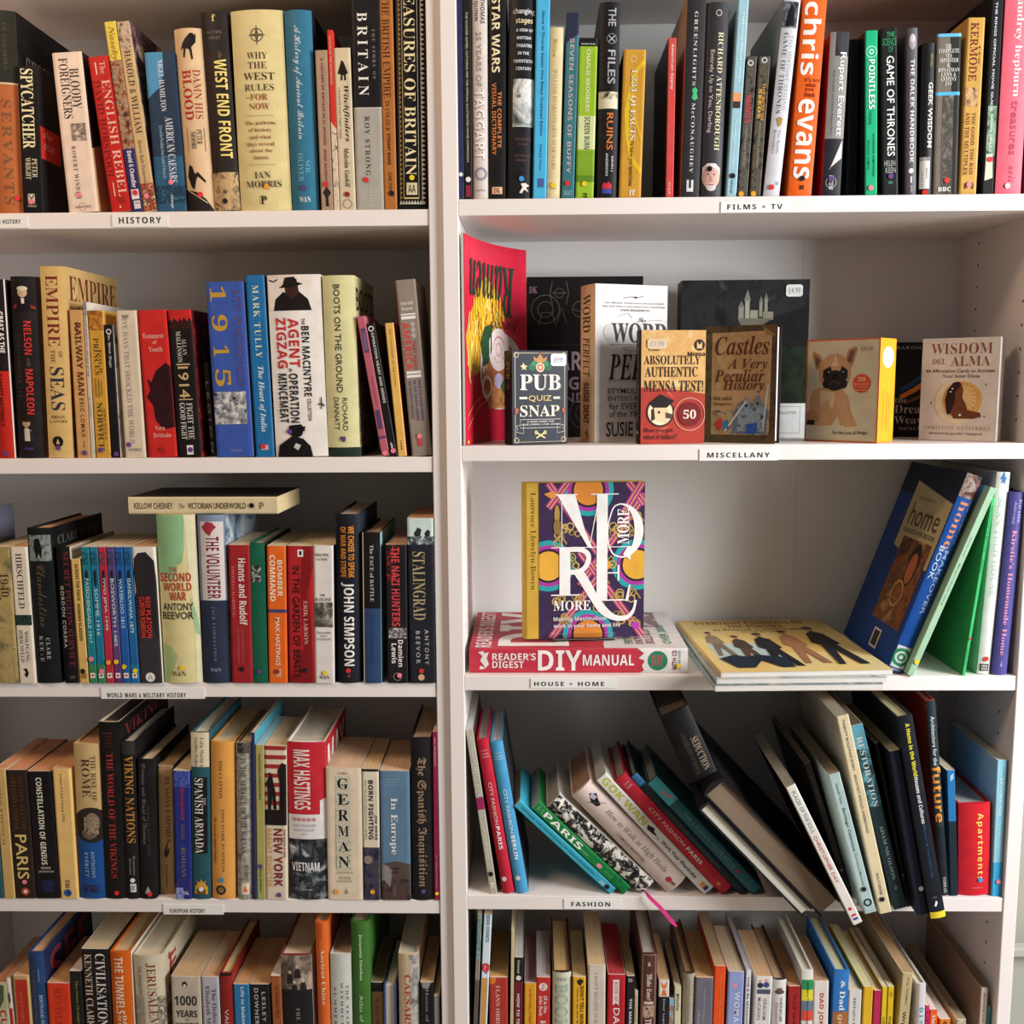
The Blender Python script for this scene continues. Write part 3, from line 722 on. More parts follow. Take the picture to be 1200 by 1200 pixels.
B1 = (0, 290, 4.446); B2 = (250, 290, 4.0)
row(B1, ZL[2], [
 ('h', (-75, 12, -20, 82), 165, 1100, 'red book with a black top half and white edge line', 'b8281e',
  [r(165, 640, 0, 1, '1a1414'), r(165, 1100, .94, 1, 'e0d8cc'), d('GREAT AS THE', 330, 545, .55, .82, 'e8e0d4', 'b'), d('GARRETT MATTINGLY', 655, 930, .35, .58, '4c1410', 'b'), dot(1075, .52, PU)], dict(cr='2a2422')),
 ('h', (40, 186, 88, 226), 150, 1100, 'black brown hardback with two small officer portraits', '211c1c',
  [o(232, .48, 26, 'c8a888'), e(212, .48, 12, .2, 'd8ccb4'), p([(.1, 330), (.22, 282), (.45, 262), (.7, 270), (.95, 325)], '181416'), p([(.12, 300), (.25, 288), (.25, 312), (.12, 320)], '8c2c20'), p([(.75, 295), (.9, 305), (.92, 320), (.76, 312)], '8c2c20'), p([(.42, 262), (.55, 262), (.55, 290), (.45, 290)], 'd8d0c4'),
   d('NELSON', 380, 555, .48, .74, 'c83830', 'b'), d('AND', 573, 615, .55, .66, '7c5c54', 'r'), d('NAPOLEON', 630, 868, .48, .74, 'c83830', 'b'), d('CHRISTOPHER LEE', 450, 780, .2, .32, '4a3e3c', 'b1'),
   o(915, .42, 22, 'b89878'), e(900, .42, 10, .17, '2a2018'), p([(.18, 1010), (.22, 955), (.42, 938), (.62, 955), (.68, 1010)], 'd0c4b0'), p([(.18, 1010), (.2, 955), (.34, 945), (.34, 1010)], '24282c'), p([(.55, 1010), (.54, 950), (.66, 960), (.72, 1010)], '24282c'), h('CORGI', 1045, 1056, .3, .65, '54489a')], dict(cr='7a5a48', cl='2a2422')),
 ('h', (198, 342, 258, 376), 97, 1102, 'tall sandy hardback with dark red and navy serif capitals', 'd4b070',
  [d('EMPIRE', 142, 512, .22, .68, '7c2c20', 'r'), d('OF', 538, 570, .6, .76, '6c5040', 'r'), d('THE', 530, 600, .3, .46, '6c5040', 'r'), d('SEAS', 620, 848, .22, .78, '2c3040', 'r'), h('BRIAN', 876, 892, .2, .75, '5c4a34', 'r'), h('LAVERY', 900, 914, .12, .85, '5c4a34', 'r'), o(1015, .42, 29, '161416'), p([(.35, 1028), (.42, 998), (.5, 1028)], 'd4b070'), dot(1048, .42, PU),
   R(h('EMPIRE', .045, .17, .05, .96, '6c3024', 'r'), h('OF THE', .19, .24, .2, .7, '6c5040', 'r'), a(.34, 1, 0, 1, ['a89080', '54342c', 'a03c28', '2c3444'], 30))], dict(cr='c8a468', d=.17, rnd=.002)),
 ('p', (358, 428, 402, 476), 325, 1100, 'tan orange paperback with brown capitals', 'c89860',
  [d('THE', 385, 430, .4, .6, '5a2a1a', 'b'), d('RAILWAY MAN', 392, 768, .36, .8, '5a2a1a', 'b'), d('ERIC LOMAX', 785, 990, .42, .72, '6a4430', 's1'), d('Vintage', 1010, 1045, .5, .62, '4a3020'), dot(1072, .58, PU)]),
 ('p', (430, 453, 476, 497), 283, 1100, 'very thin pale grey book', 'c4b8a8',
  [a(283, 350, 0, 1, ['5c6470', 'a89c8c'], 120), d('BALKAN GHOSTS FALL AND RISE OF ONE', 350, 670, .3, .7, '8c7c6c', 'b'), d('OF A LIFETIME', 780, 880, .3, .7, '9c8c7c', 'b')], dict(cr='d4c8bc', d=.19)),
 ('p', (455, 530, 497, 580), 328, 1100, 'gold paperback with dark green capitals', 'c89438',
  [a(328, 430, 0, 1, ['c89438', 'a86c28', '7a4c1c'], 160), d('FOUR', 530, 655, .62, .8, '5a4c24', 'r'), d('PRINCES', 470, 662, .28, .62, '4a4020', 'r'), r(680, 780, .25, .3, '6c5420'), r(680, 780, .45, .5, '6c5420'), r(690, 770, .64, .68, '6c5420'), d('JOHN JULIUS', 838, 1000, .68, .84, '5a4c24', 'r'), d('NORWICH', 805, 1062, .26, .64, '4a4020', 'r'), dot(1058, .35, PU)], dict(cr='d0a048')),
 ('p', (543, 585, 585, 628), 402, 1100, 'short black paperback with tiny white lettering', '181616',
  [d('The Wind Night', 445, 625, .3, .65, 'c8c0b8', 'k'), g(438, .5, 14, 5, 'd8d0c8'), dot(1080, .55, PU), R(a(0, 1, 0, 1, ['d8d0c8', 'd8d0c8', '201c1c'], 22))], dict(cr='d8d0c8')),
 ('p', (612, 718, 653, 760), 328, 1100, 'beige paperback with faint grey capitals', 'd0c0a8',
  [h('ROBERT', 350, 370, .3, .62, '7c7468'), d('FIVE DAYS THAT SHOCKED THE WORLD', 350, 1025, .28, .52, '94887c', 'r'), h('OSPREY', 1050, 1066, .2, .85, '7c7468', 'r'), dot(1030, .22, PU)]),
 ('p', (718, 873, 776, 930), 325, 1098, 'red paperback with a dark feathery plume', 'c02824',
  [p([(.15, 680), (.3, 700), (.5, 640), (.85, 600), (1, 620), (1, 940), (.6, 950), (.35, 900), (.3, 820), (.1, 780), (.25, 740)], '2c0e10'), h('Testament', 446, 472, .12, .85, 'e8b0a0', 'r'), h('of', 482, 502, .45, .6, 'e8b0a0', 'r'), h('Youth', 516, 542, .3, .78, 'e8b0a0', 'r'), h('Vera', 930, 955, .3, .65, 'e8b0a0', 'r'), h('Brittain', 968, 992, .22, .85, 'e8b0a0', 'r'), dot(1058, .48, DR)]),
 ('p', (874, 1018, 928, 1070), 325, 1100, 'black paperback with a jagged red top edge', '1a1616',
  [r(325, 390, 0, 1, 'b82420'), p([(0, 390)] + [(.06 * i, 362 + (i * 37 % 29)) for i in range(1, 17)] + [(1, 390), (1, 420), (0, 420)], '1a1616'), a(385, 425, 0, 1, ['1a1616', '3a1814', '1a1616'], 150), d('ALLAN', 475, 560, .52, .7, 'b8b0a4', 'r'), d('MALLINSON', 435, 598, .28, .48, 'c8c0b4', 'r'), r(605, 612, .2, .8, 'b8a078'), d('1914', 620, 785, .24, .7, 'c0a070', 's'), r(790, 796, .2, .8, 'b8a078'), d('FIGHT THE', 812, 1005, .5, .76, 'd0c8bc', 'r'), d('GOOD FIGHT', 810, 1005, .2, .44, 'd0c8bc', 'r'), r(1036, 1086, .38, .66, 'e0d8d0'), dot(1060, .54, PU),
   R(a(0, 1, 0, 1, ['b82420', '2a1212', 'b82420'], 22))], dict(cr='b02420')),
 ('p', (1028, 1068, 1078, 1130), 600, 1098, 'thin charcoal book squeezed beside the tall blue one', '2c2828',
  [d('LEGION', 700, 1075, .25, .7, '9c948c', 's2')], dict(d=.11, Y=.03)),
 ('p', (-37, 138, 17, 188), 160, 982, 'royal blue paperback with gold digits and a war photograph', '3a54a0',
  [d('1', 182, 250, .1, .52, 'b89030', 'f'), d('9', 312, 388, .1, .52, 'b89030', 'f'), d('1', 455, 505, .1, .52, 'b89030', 'f'), d('5', 565, 645, .1, .52, 'b89030', 'f'), d('LYN MACDONALD', 200, 645, .7, .92, '5a4a74', 'r'), a(672, 826, .02, .9, ['e0dcd4', '8c8c90', '2c2c34'], 110), h('PENGUIN', 945, 958, .4, .7, '7a80b0')], dict(crop=B2, cr='8a98b8')),
 ('p', (148, 238, 203, 285), 130, 982, 'blue paperback with cream spaced capitals', '22689c',
  [d('MARK TULLY', 175, 512, .32, .66, 'd8d8b8', 'r1'), d('The Heart of India', 552, 862, .3, .68, 'd0dce0', 'I'), r(925, 948, .3, .7, 'd8a0a8'), dot(930, .42, RD)], dict(crop=B2, cr='202830')),
 ('h', (246, 500, 295, 535), 127, 980, 'wide white hardback with two black silhouettes in hats', 'e4dcd4',
  [a(130, 292, .02, .86, ['e4dcd4', 'e0d4c8', 'cbb8a8'], 30), p([(.1, 292), (.14, 240), (.3, 205), (.38, 215), (.6, 205), (.76, 240), (.82, 292)], '1a1414'), p([(.32, 150), (.56, 145), (.6, 210), (.45, 240), (.34, 210)], '3a201c'), p([(.22, 188), (.3, 172), (.34, 140), (.52, 136), (.56, 160), (.68, 170), (.5, 184)], '1a1414'), l([(.04, 150), (.12, 158), (.2, 148)], 6, '1a1414'),
   d('THE', 330, 358, .62, .68, '4c4440', 'b'), d('BEN MACINTYRE', 365, 695, .61, .75, '24201e', 'b'), d('COLLECTION', 706, 810, .66, .73, '4c4440', 'b'), d('AGENT', 328, 556, .36, .56, 'c02c2c', 'b'), d('ZIGZAG', 325, 560, .13, .32, 'c02c2c', 'b'), d('&', 560, 580, .34, .4, '24201e', 'f'), d('OPERATION', 585, 818, .33, .5, '24201e', 'b'), d('MINCEMEAT', 585, 818, .12, .29, '24201e', 'b'),
   p([(.04, 980), (.08, 925), (.26, 895), (.35, 880), (.55, 895), (.68, 930), (.72, 980)], '161214'), p([(.28, 838), (.3, 830), (.52, 826), (.58, 845), (.52, 880), (.38, 895), (.3, 870)], '161214'), p([(.22, 862), (.3, 840), (.6, 836), (.58, 858)], '161214'), p([(.4, 915), (.5, 925), (.44, 950), (.36, 935)], 'c8c0b8'), l([(.86, 735), (.92, 728), (.98, 742)], 6, '24201e'), l([(.92, 700), (.92, 755)], 5, '24201e'), dot(860, .29, PU)], dict(crop=B2, d=.165, rnd=.003, cl='7a2c28')),
 ('h', (506, 660, 540, 686), 130, 974, 'pale green cream hardback with a dark green foot', 'd2cc98',
  [r(930, 974, 0, 1, '23302c'), d('BOOTS ON THE GROUND', 172, 672, .34, .54, '2e322a', 's'), d('RICHARD', 696, 852, .5, .66, '54543c', 's'), d('DANNATT', 694, 848, .24, .4, '54543c', 's'), d('P', 875, 905, .4, .56, '2e322a', 'f'), dot(890, .5, PU),
   R(h('BOOTS', .06, .19, .04, .96, '2a2620', 's'), h('ON THE', .22, .3, .1, .8, '2a2620', 's'), a(.35, .95, 0, 1, ['b8b090', '4a443c', '8c8470', '2a2622'], 26), r(.95, 1, 0, 1, '23302c'))], dict(crop=B2, d=.16, cr='c0b888', rnd=.004)),
 ('p', (668, 715, 791, 826), 323, 973, 'thin dusty pink leaning paperback', 'b05c68',
  [r(378, 490, .25, .75, '4a4068'), d('CAMPAIGN', 390, 478, .35, .65, '9c7c9c', 's'), d('THE HISTORY', 600, 740, .4, .65, '8c4450', 's'), r(757, 845, .25, .75, '4a4068'), r(880, 890, 0, 1, '4a4068'), dot(965, .5, PK)], dict(crop=B2, d=.11)),
 ('p', (716, 756, 827, 862), 355, 975, 'thin black leaning paperback with white lettering', '1c1818',
  [g(380, .45, 13, 5, 'd8d0c8'), d('OPERATION HEART AND MINDS', 398, 725, .35, .7, 'd0c8c0', 'b'), h('b', 908, 938, .35, .6, 'e0d8d0', 'b'), dot(950, .55, PK)], dict(crop=B2, d=.11)),
 ('p', (757, 806, 866, 916), 360, 978, 'thin yellow leaning paperback with brown lettering', 'dcae5c',
  [d('THE LAST ENEMY IN THE BATTLE', 385, 655, .4, .62, '8c5c30', 'r'), d('1945', 905, 950, .4, .6, '6c4424', 's')], dict(crop=B2, d=.11, cr='b0502c')),
 ('h', (853, 890, 920, 944), 185, 975, 'dark maroon book hiding behind the grey one', '5c2424', [], dict(crop=B2, d=.1, Y=.05)),
 ('p', (893, 990, 931, 1023), 148, 978, 'grey brown paperback with red capitals and white stars', '8e8074',
  [h('Harold', 248, 264, .18, .78, 'dcd4cc'), h('Evans', 274, 290, .2, .74, 'dcd4cc'), r(305, 312, .12, .86, 'e4dcd4'), r(317, 331, .12, .86, 'e4dcd4'), d('AMERICA', 345, 568, .14, .5, 'cc4640', 'b'), d('THEY MADE', 432, 568, .56, .74, 'b04a44', 'b'), d('***', 345, 420, .55, .8, 'e8e0d8', 'b'), r(575, 587, .12, .86, 'e4dcd4'), r(592, 605, .12, .86, 'e4dcd4'), d('FROM THE STEAM ENGINE', 615, 810, .68, .8, '4c4468', 'b'), d('TO THE SEARCH ENGINE', 615, 810, .44, .56, '4c4468', 'b'), d('TWO CENTURIES OF INNOVATORS', 618, 800, .2, .32, '4c4468', 'b'), r(895, 930, .38, .58, 'c84040'), dot(884, .48, PK)], dict(crop=B2, cl='6c6058')),
], 'books on the shelf below the history shelf', 'below the history shelf', lim=(XLO, XLI), Y=0.012)

C1 = (0, 550, 4.2857); C2 = (250, 550, 4.2857)
EMB = lambda c: [p([(.35, 510), (.65, 505), (.7, 545), (.6, 588), (.4, 585), (.3, 545)], c)]
def pocket(name, dates, y1, c, c2, dc, dy, look, xs):
    return ('p', xs, 390, 1083, look, c, [r(985, 1083, 0, 1, c2), a(415, 480, .15, .85, [c, '20404a', c], 200)] + EMB('1c2430') + [d(name, 600 if len(name) < 12 else 548, y1, .3, .72, 'b8dcd8', 's'), r(1030, 1056, .2, .8, 'e8e0d4'), r(1035, 1051, .45, .55, 'a83030'), r(1040, 1046, .3, .7, 'a83030'), dot(dy, dates, dc)])
row(C1, ZL[3], [
 ('h', (-160, -78, -100, -25), 205, 1083, 'tall grey blue book at the very end of the row', '6c6870', [], dict(d=.08, cr='5a5a68')),
 ('p', (-72, 42, -22, 100), 390, 1080, 'mossy green brown paperback', '70684c',
  [a(390, 1080, 0, 1, ['5a5c40', '9c8858', 'b09a64', '3a3c2c'], 28), d('1940', 520, 640, .5, .85, '2a281e', 'r'), d('CHARLES', 845, 945, .45, .6, 'b0a078', 'r')]),
 ('p', (44, 136, 100, 178), 390, 1083, 'white paperback with a dark green middle band', 'dcd0bc',
  [d('HIRSCHFELD', 422, 700, .3, .66, '3a3430', 'r'), a(733, 785, 0, 1, ['16201e', '2c4038', '101412'], 150), d('WOLFGANG', 815, 972, .52, .74, '4a4440', 'r'), d('HIRSCHFELD', 810, 974, .2, .42, '5a5450', 'r'), p([(.3, 1010), (.5, 1005), (.62, 1030), (.5, 1055), (.35, 1040), (.45, 1025)], '201c1a')], dict(pg='d8a878')),
 ('h', (142, 262, 186, 308), 295, 1083, 'black hardback with a pale ghostly figure near the top', '171a1b',
  [a(330, 460, .05, .95, ['2a2e2e', '8c9490', '20282a'], 55), p([(.3, 350), (.5, 345), (.6, 400), (.55, 455), (.45, 420), (.35, 455), (.25, 390)], '0e1010'), d('Clandestine', 478, 795, .3, .66, '5a4c38', 'c'), d('CLARE', 850, 960, .5, .66, 'b8b4ac', 'r1'), d('KEEVE', 840, 972, .22, .38, 'b8b4ac', 'r1'), dot(930, .4, BKD), R(h('CLARE KEEVE', .06, .12, .1, .9, '5a5854', 'r'))], dict(d=.165, pg='d8a070', cr='131314', rnd=.003)),
 ('h', (266, 337, 326, 392), 390, 1083, 'black book with dark red title and white author lettering', '141214',
  [d('SECRET PIGEON SERVICE', 415, 1000, .5, .88, '6c2a26', 'r'), d('GORDON CORERA', 585, 900, .16, .42, 'c8c4bc', 's1'), d('WN', 1045, 1060, .4, .8, '5a5450')], dict(cr='d0c0a8', pg='e0b080', rnd=.002)),
 ('p', (353, 402, 404, 446), 452, 1086, 'slim yellow paperback with dark condensed capitals', 'd4ac64',
  [d('ACROSS THE PIAVE', 475, 662, .4, .75, '38301c', 'b'), d('NORMAN GLADDEN', 678, 865, .35, .7, '38301c', 'b'), r(1035, 1062, .2, .8, '9c6c34'), dot(1023, .45, BKD)]),
 pocket('PASSCHENDAELE 1917', .45, 878, '1f7a84', '3a7a52', PK, 958, 'teal pocket book with a green foot', (405, 446, 450, 491)),
 pocket('SOMME 1916', .6, 838, '1f7490', '3c7a5c', PK, 1020, 'blue green pocket book beside the red pocket one', (447, 489, 492, 534)),
 pocket('IWO JIMA 1945', .45, 812, 'b42c40', 'b43038', OR_, 975, 'red pocket book between the blue green and purple ones', (490, 531, 535, 575)),
 pocket('BOSWORTH 1485', .4, 893, '5c4478', '64346c', YE, 972, 'purple pocket book with a yellow sticker', (532, 572, 576, 617)),
 pocket('WATERLOO 1815', .3, 800, '2458a0', '1f5c98', YE, 997, 'deep blue pocket book beside the purple one', (573, 615, 618, 658)),
 pocket('ISANDLWANA 1879', .6, 825, '226098', '20709c', YE, 1018, 'mid blue pocket book beside the black and white paperback', (616, 657, 659, 702)),
 ('p', (660, 775, 706, 816), 390, 1086, 'paperback with a black soldier profile and red lettering', 'dcd4c8',
  [p([(0, 520), (.06, 450), (.25, 420), (.6, 415), (.95, 460), (1, 560), (1, 1086), (0, 1086), (0, 640), (.08, 610)], '2a2628'), p([(0, 700), (.4, 720), (1, 880), (1, 1086), (0, 1086)], '343034'), r(636, 850, .2, .66, '1a1416'), d('RED PLATOON', 642, 852, .46, .68, 'd83c34', 'b'), d('CLINTON ROMESHA', 642, 852, .2, .42, 'd83c34', 'b'), o(1055, .48, 24, 'e0dcd4'), l([(.4, 1066), (.48, 1042), (.56, 1066)], 4, '2a2628')], dict(pg='d8b088')),
 ('h', (776, 975, 826, 1013), 228, 1083, 'thick hardback jacketed in a green and cream map', 'd8cc94',
  [p([(0, 228), (.72, 228), (.7, 400), (.62, 470), (.5, 480), (.4, 560), (.25, 540), (.1, 520), (0, 520)], '8cb888'), p([(.72, 228), (1, 228), (1, 1083), (.85, 1083), (.88, 700), (.8, 560)], 'dcd4b0'), p([(.8, 640), (.95, 740), (1, 840), (.9, 830), (.82, 740)], '9cbc8c'), p([(0, 880), (.25, 900), (.4, 940), (.3, 990), (.1, 1083), (0, 1083)], 'a8bc80'),
   h('THE', 490, 514, .28, .5, 'a84c34'), h('SECOND', 519, 563, .02, .84, 'b03c30', 'b'), h('WORLD', 569, 610, .1, .84, 'b03c30', 'b'), h('WAR', 616, 658, .26, .7, 'b03c30', 'b'), h('ANTONY', 672, 710, .06, .86, '34302a', 's'), h('BEEVOR', 716, 754, .04, .86, '34302a', 's'), h('W&N', 1022, 1046, .22, .6, '4a4434', 'r'), dot(1002, .5, YE)], dict(d=.16, rnd=.005, cr='c8c4b0')),
 ('h', (-80, 46, -56, 92), 228, 1083, 'navy hardback with a white panel and dark red capitals', '2c3448',
  [r(228, 660, 0, 1, '7c8ca0'), r(262, 658, .1, .94, 'd4ccc8'), p([(.15, 290), (.35, 262), (.55, 268), (.7, 290), (.55, 310), (.45, 335), (.3, 320)], 'a03444'), d('THE VOLUNTEER', 338, 650, .3, .78, '7c2434', 'b'), d('JACK FAIRWEATHER', 690, 970, .42, .54, '7c8498', 'r2'), h('W&N', 1005, 1024, .28, .68, '9ca0ac', 'r'), R(a(0, 1, 0, 1, ['48586c', 'b8c0c4', '7c8c9c', '303848'], 22))], dict(crop=C2, d=.16, cr='64748a', rnd=.004)),
 ('p', (70, 178, 96, 198), 380, 1075, 'red paperback with white bold lettering on the world wars shelf', '982428',
  [d('Hanns and Rudolf', 446, 780, .45, .82, 'e4d8d0', 'b'), d('THOMAS HARDING', 482, 742, .12, .26, 'c87870', 'r'), d('THE GERMAN JEW AND', 800, 970, .5, .62, 'b86058', 'r'), d('HUNT FOR THE KOMMANDANT', 800, 980, .3, .42, 'b86058', 'r'), dot(1002, .5, BKD)], dict(crop=C2, full=1)),
 ('h', (181, 262, 204, 271), 370, 1083, 'plain dark green book with a tiny photograph', '185c44',
  [a(482, 566, .1, .72, ['d0d4cc', '485048', '141816'], 160), d('THE GLASS', 700, 850, .4, .55, '1c6c50', 'r'), dot(1022, .45, PU)], dict(crop=C2, cr='141414', rnd=.001)),
 ('p', (266, 364, 281, 370), 385, 1080, 'bright orange paperback with a thin blue band', 'dc6420',
  [d('BOMBER', 455, 637, .54, .82, 'ecdcc0', 'b'), d('COMMAND', 430, 662, .14, .44, 'ecdcc0', 'b'), r(703, 720, 0, 1, '40406c'), d('MAX HASTINGS', 745, 990, .4, .64, 'ecdcc0', 's'), d('PAN', 1008, 1046, .4, .7, 'd8c8a8', 'b'), dot(1020, .46, DR)], dict(crop=C2)),
 ('p', (368, 500, 383, 510), 385, 1076, 'crimson paperback with long black capitals', 'aa2226',
  [p([(.6, 385), (1, 385), (1, 480), (.75, 620), (.9, 800), (1, 1076), (0, 1076), (.3, 950), (.6, 900), (.5, 600)], '80181c'), r(403, 438, .4, .62, 'e4dcd4'), r(410, 430, .46, .56, '2a2426'), d('IN THE GARDEN OF BEASTS', 485, 1048, .18, .46, '1e1414', 's'), d('ERIK LARSON', 658, 878, .6, .76, 'd8a494', 'r'), dot(1010, .62, BKD)], dict(crop=C2)),
 ('p', (501, 605, 513, 608), 383, 1080, 'white paperback with a square grey photograph', 'dcd4cc',
  [h('PHILIPPE', 423, 437, .06, .78, '3a3434', 'r'), h('SANDS', 445, 458, .14, .7, '3a3434', 'r'), h('THE', 626, 638, .3, .58, '4a4444', 'r'), h('RATLINE', 645, 662, .06, .88, '2a2424', 'r'), a(668, 793, .02, .94, ['a8a49c', '5c544c', '1c1818'], 70), h('Remarkable', 815, 827, .14, .84, '6a6464', 'r'), h('DAILY', 834, 843, .3, .66, '6a6464', 'r'), h('TELEGRAPH', 850, 860, .12, .86, '6a6464', 'r'), h('W&N', 1042, 1060, .22, .76, '3a3434', 'r'), dot(1028, .52, YE)], dict(crop=C2, cr='241c1c')),
 ('h', (607, 734, 622, 736), 227, 1080, 'tall black hardback with orange and white capitals', '1c1e26',
  [d('WE CHOSE TO SPEAK', 285, 542, .54, .78, 'e08c2c', 'b'), d('OF WAR AND STRIFE', 288, 540, .22, .44, 'e08c2c', 'b'), d('JOHN SIMPSON', 568, 992, .22, .76, 'e8e4e0', 'b'), p([(.45, 1050), (.52, 1030), (.58, 1050)], '8c3838'), dot(1015, .5, RD)], dict(crop=C2, d=.16, pg='d8c0a8', cr='22303c')),
 ('h', (746, 838, 757, 843), 317, 1072, 'black and navy book with thin white title', '191517',
  [r(695, 1072, 0, 1, '2c4468'), r(317, 1072, 0, .06, 'd0bc98'), d('The FACE of BATTLE', 378, 660, .42, .62, 'c8c0b8', 'r'), d('JOHN KEEGAN', 720, 960, .42, .56, '203454', 'r')], dict(crop=C2, cr='9cc0c4', pg='e0b898', rnd=.0015)),
 ('p', (866, 968, 874, 978), 378, 1068, 'black paperback splattered with red capitals', '201c1d',
  [a(378, 560, 0, .5, ['201c1d', '201c1d', 'b03034'], 120), d('THE NAZI HUNTERS', 392, 782, .26, .66, 'd04448', 'b'), a(790, 842, .1, .95, ['e0dcd8', '6c6868', '201c1d'], 150), d('Damien', 850, 985, .54, .8, 'e8e4e0', 'b'), d('Lewis', 868, 968, .22, .48, 'e8e4e0', 'b'), g(1035, .5, 20, 2, 'a8a0a0'), dot(1028, .6, PK)], dict(crop=C2, pg='d8a888')),
 ('p', (973, 1104, 987, 1118), 245, 1070, 'navy black paperback topped by soldiers on snow', '20222a',
  [r(245, 372, 0, 1, 'c4d4cc'), p([(0, 372), (0, 350), (.3, 345), (.25, 320), (.4, 290), (.55, 300), (.5, 330), (.6, 348), (.7, 340), (.65, 320), (.78, 300), (.88, 310), (.85, 345), (1, 350), (1, 372)], '2a2e30'), a(335, 376, 0, 1, ['c4d4cc', '50585a', '20222a'], 170), d('STALINGRAD', 410, 750, .18, .66, 'b09c74', 'r'), d('ANTONY', 798, 975, .6, .76, 'b4b0a8', 's2'), d('BEEVOR', 805, 970, .26, .42, 'b4b0a8', 's2'), o(1040, .45, 16, 'd0a878'), dot(1007, .46, RD)], dict(crop=C2, pg='d8a078')),
], 'books on the world wars shelf', 'on the world wars shelf', lim=(XLO, XLI), Y=0.004, auto=False)

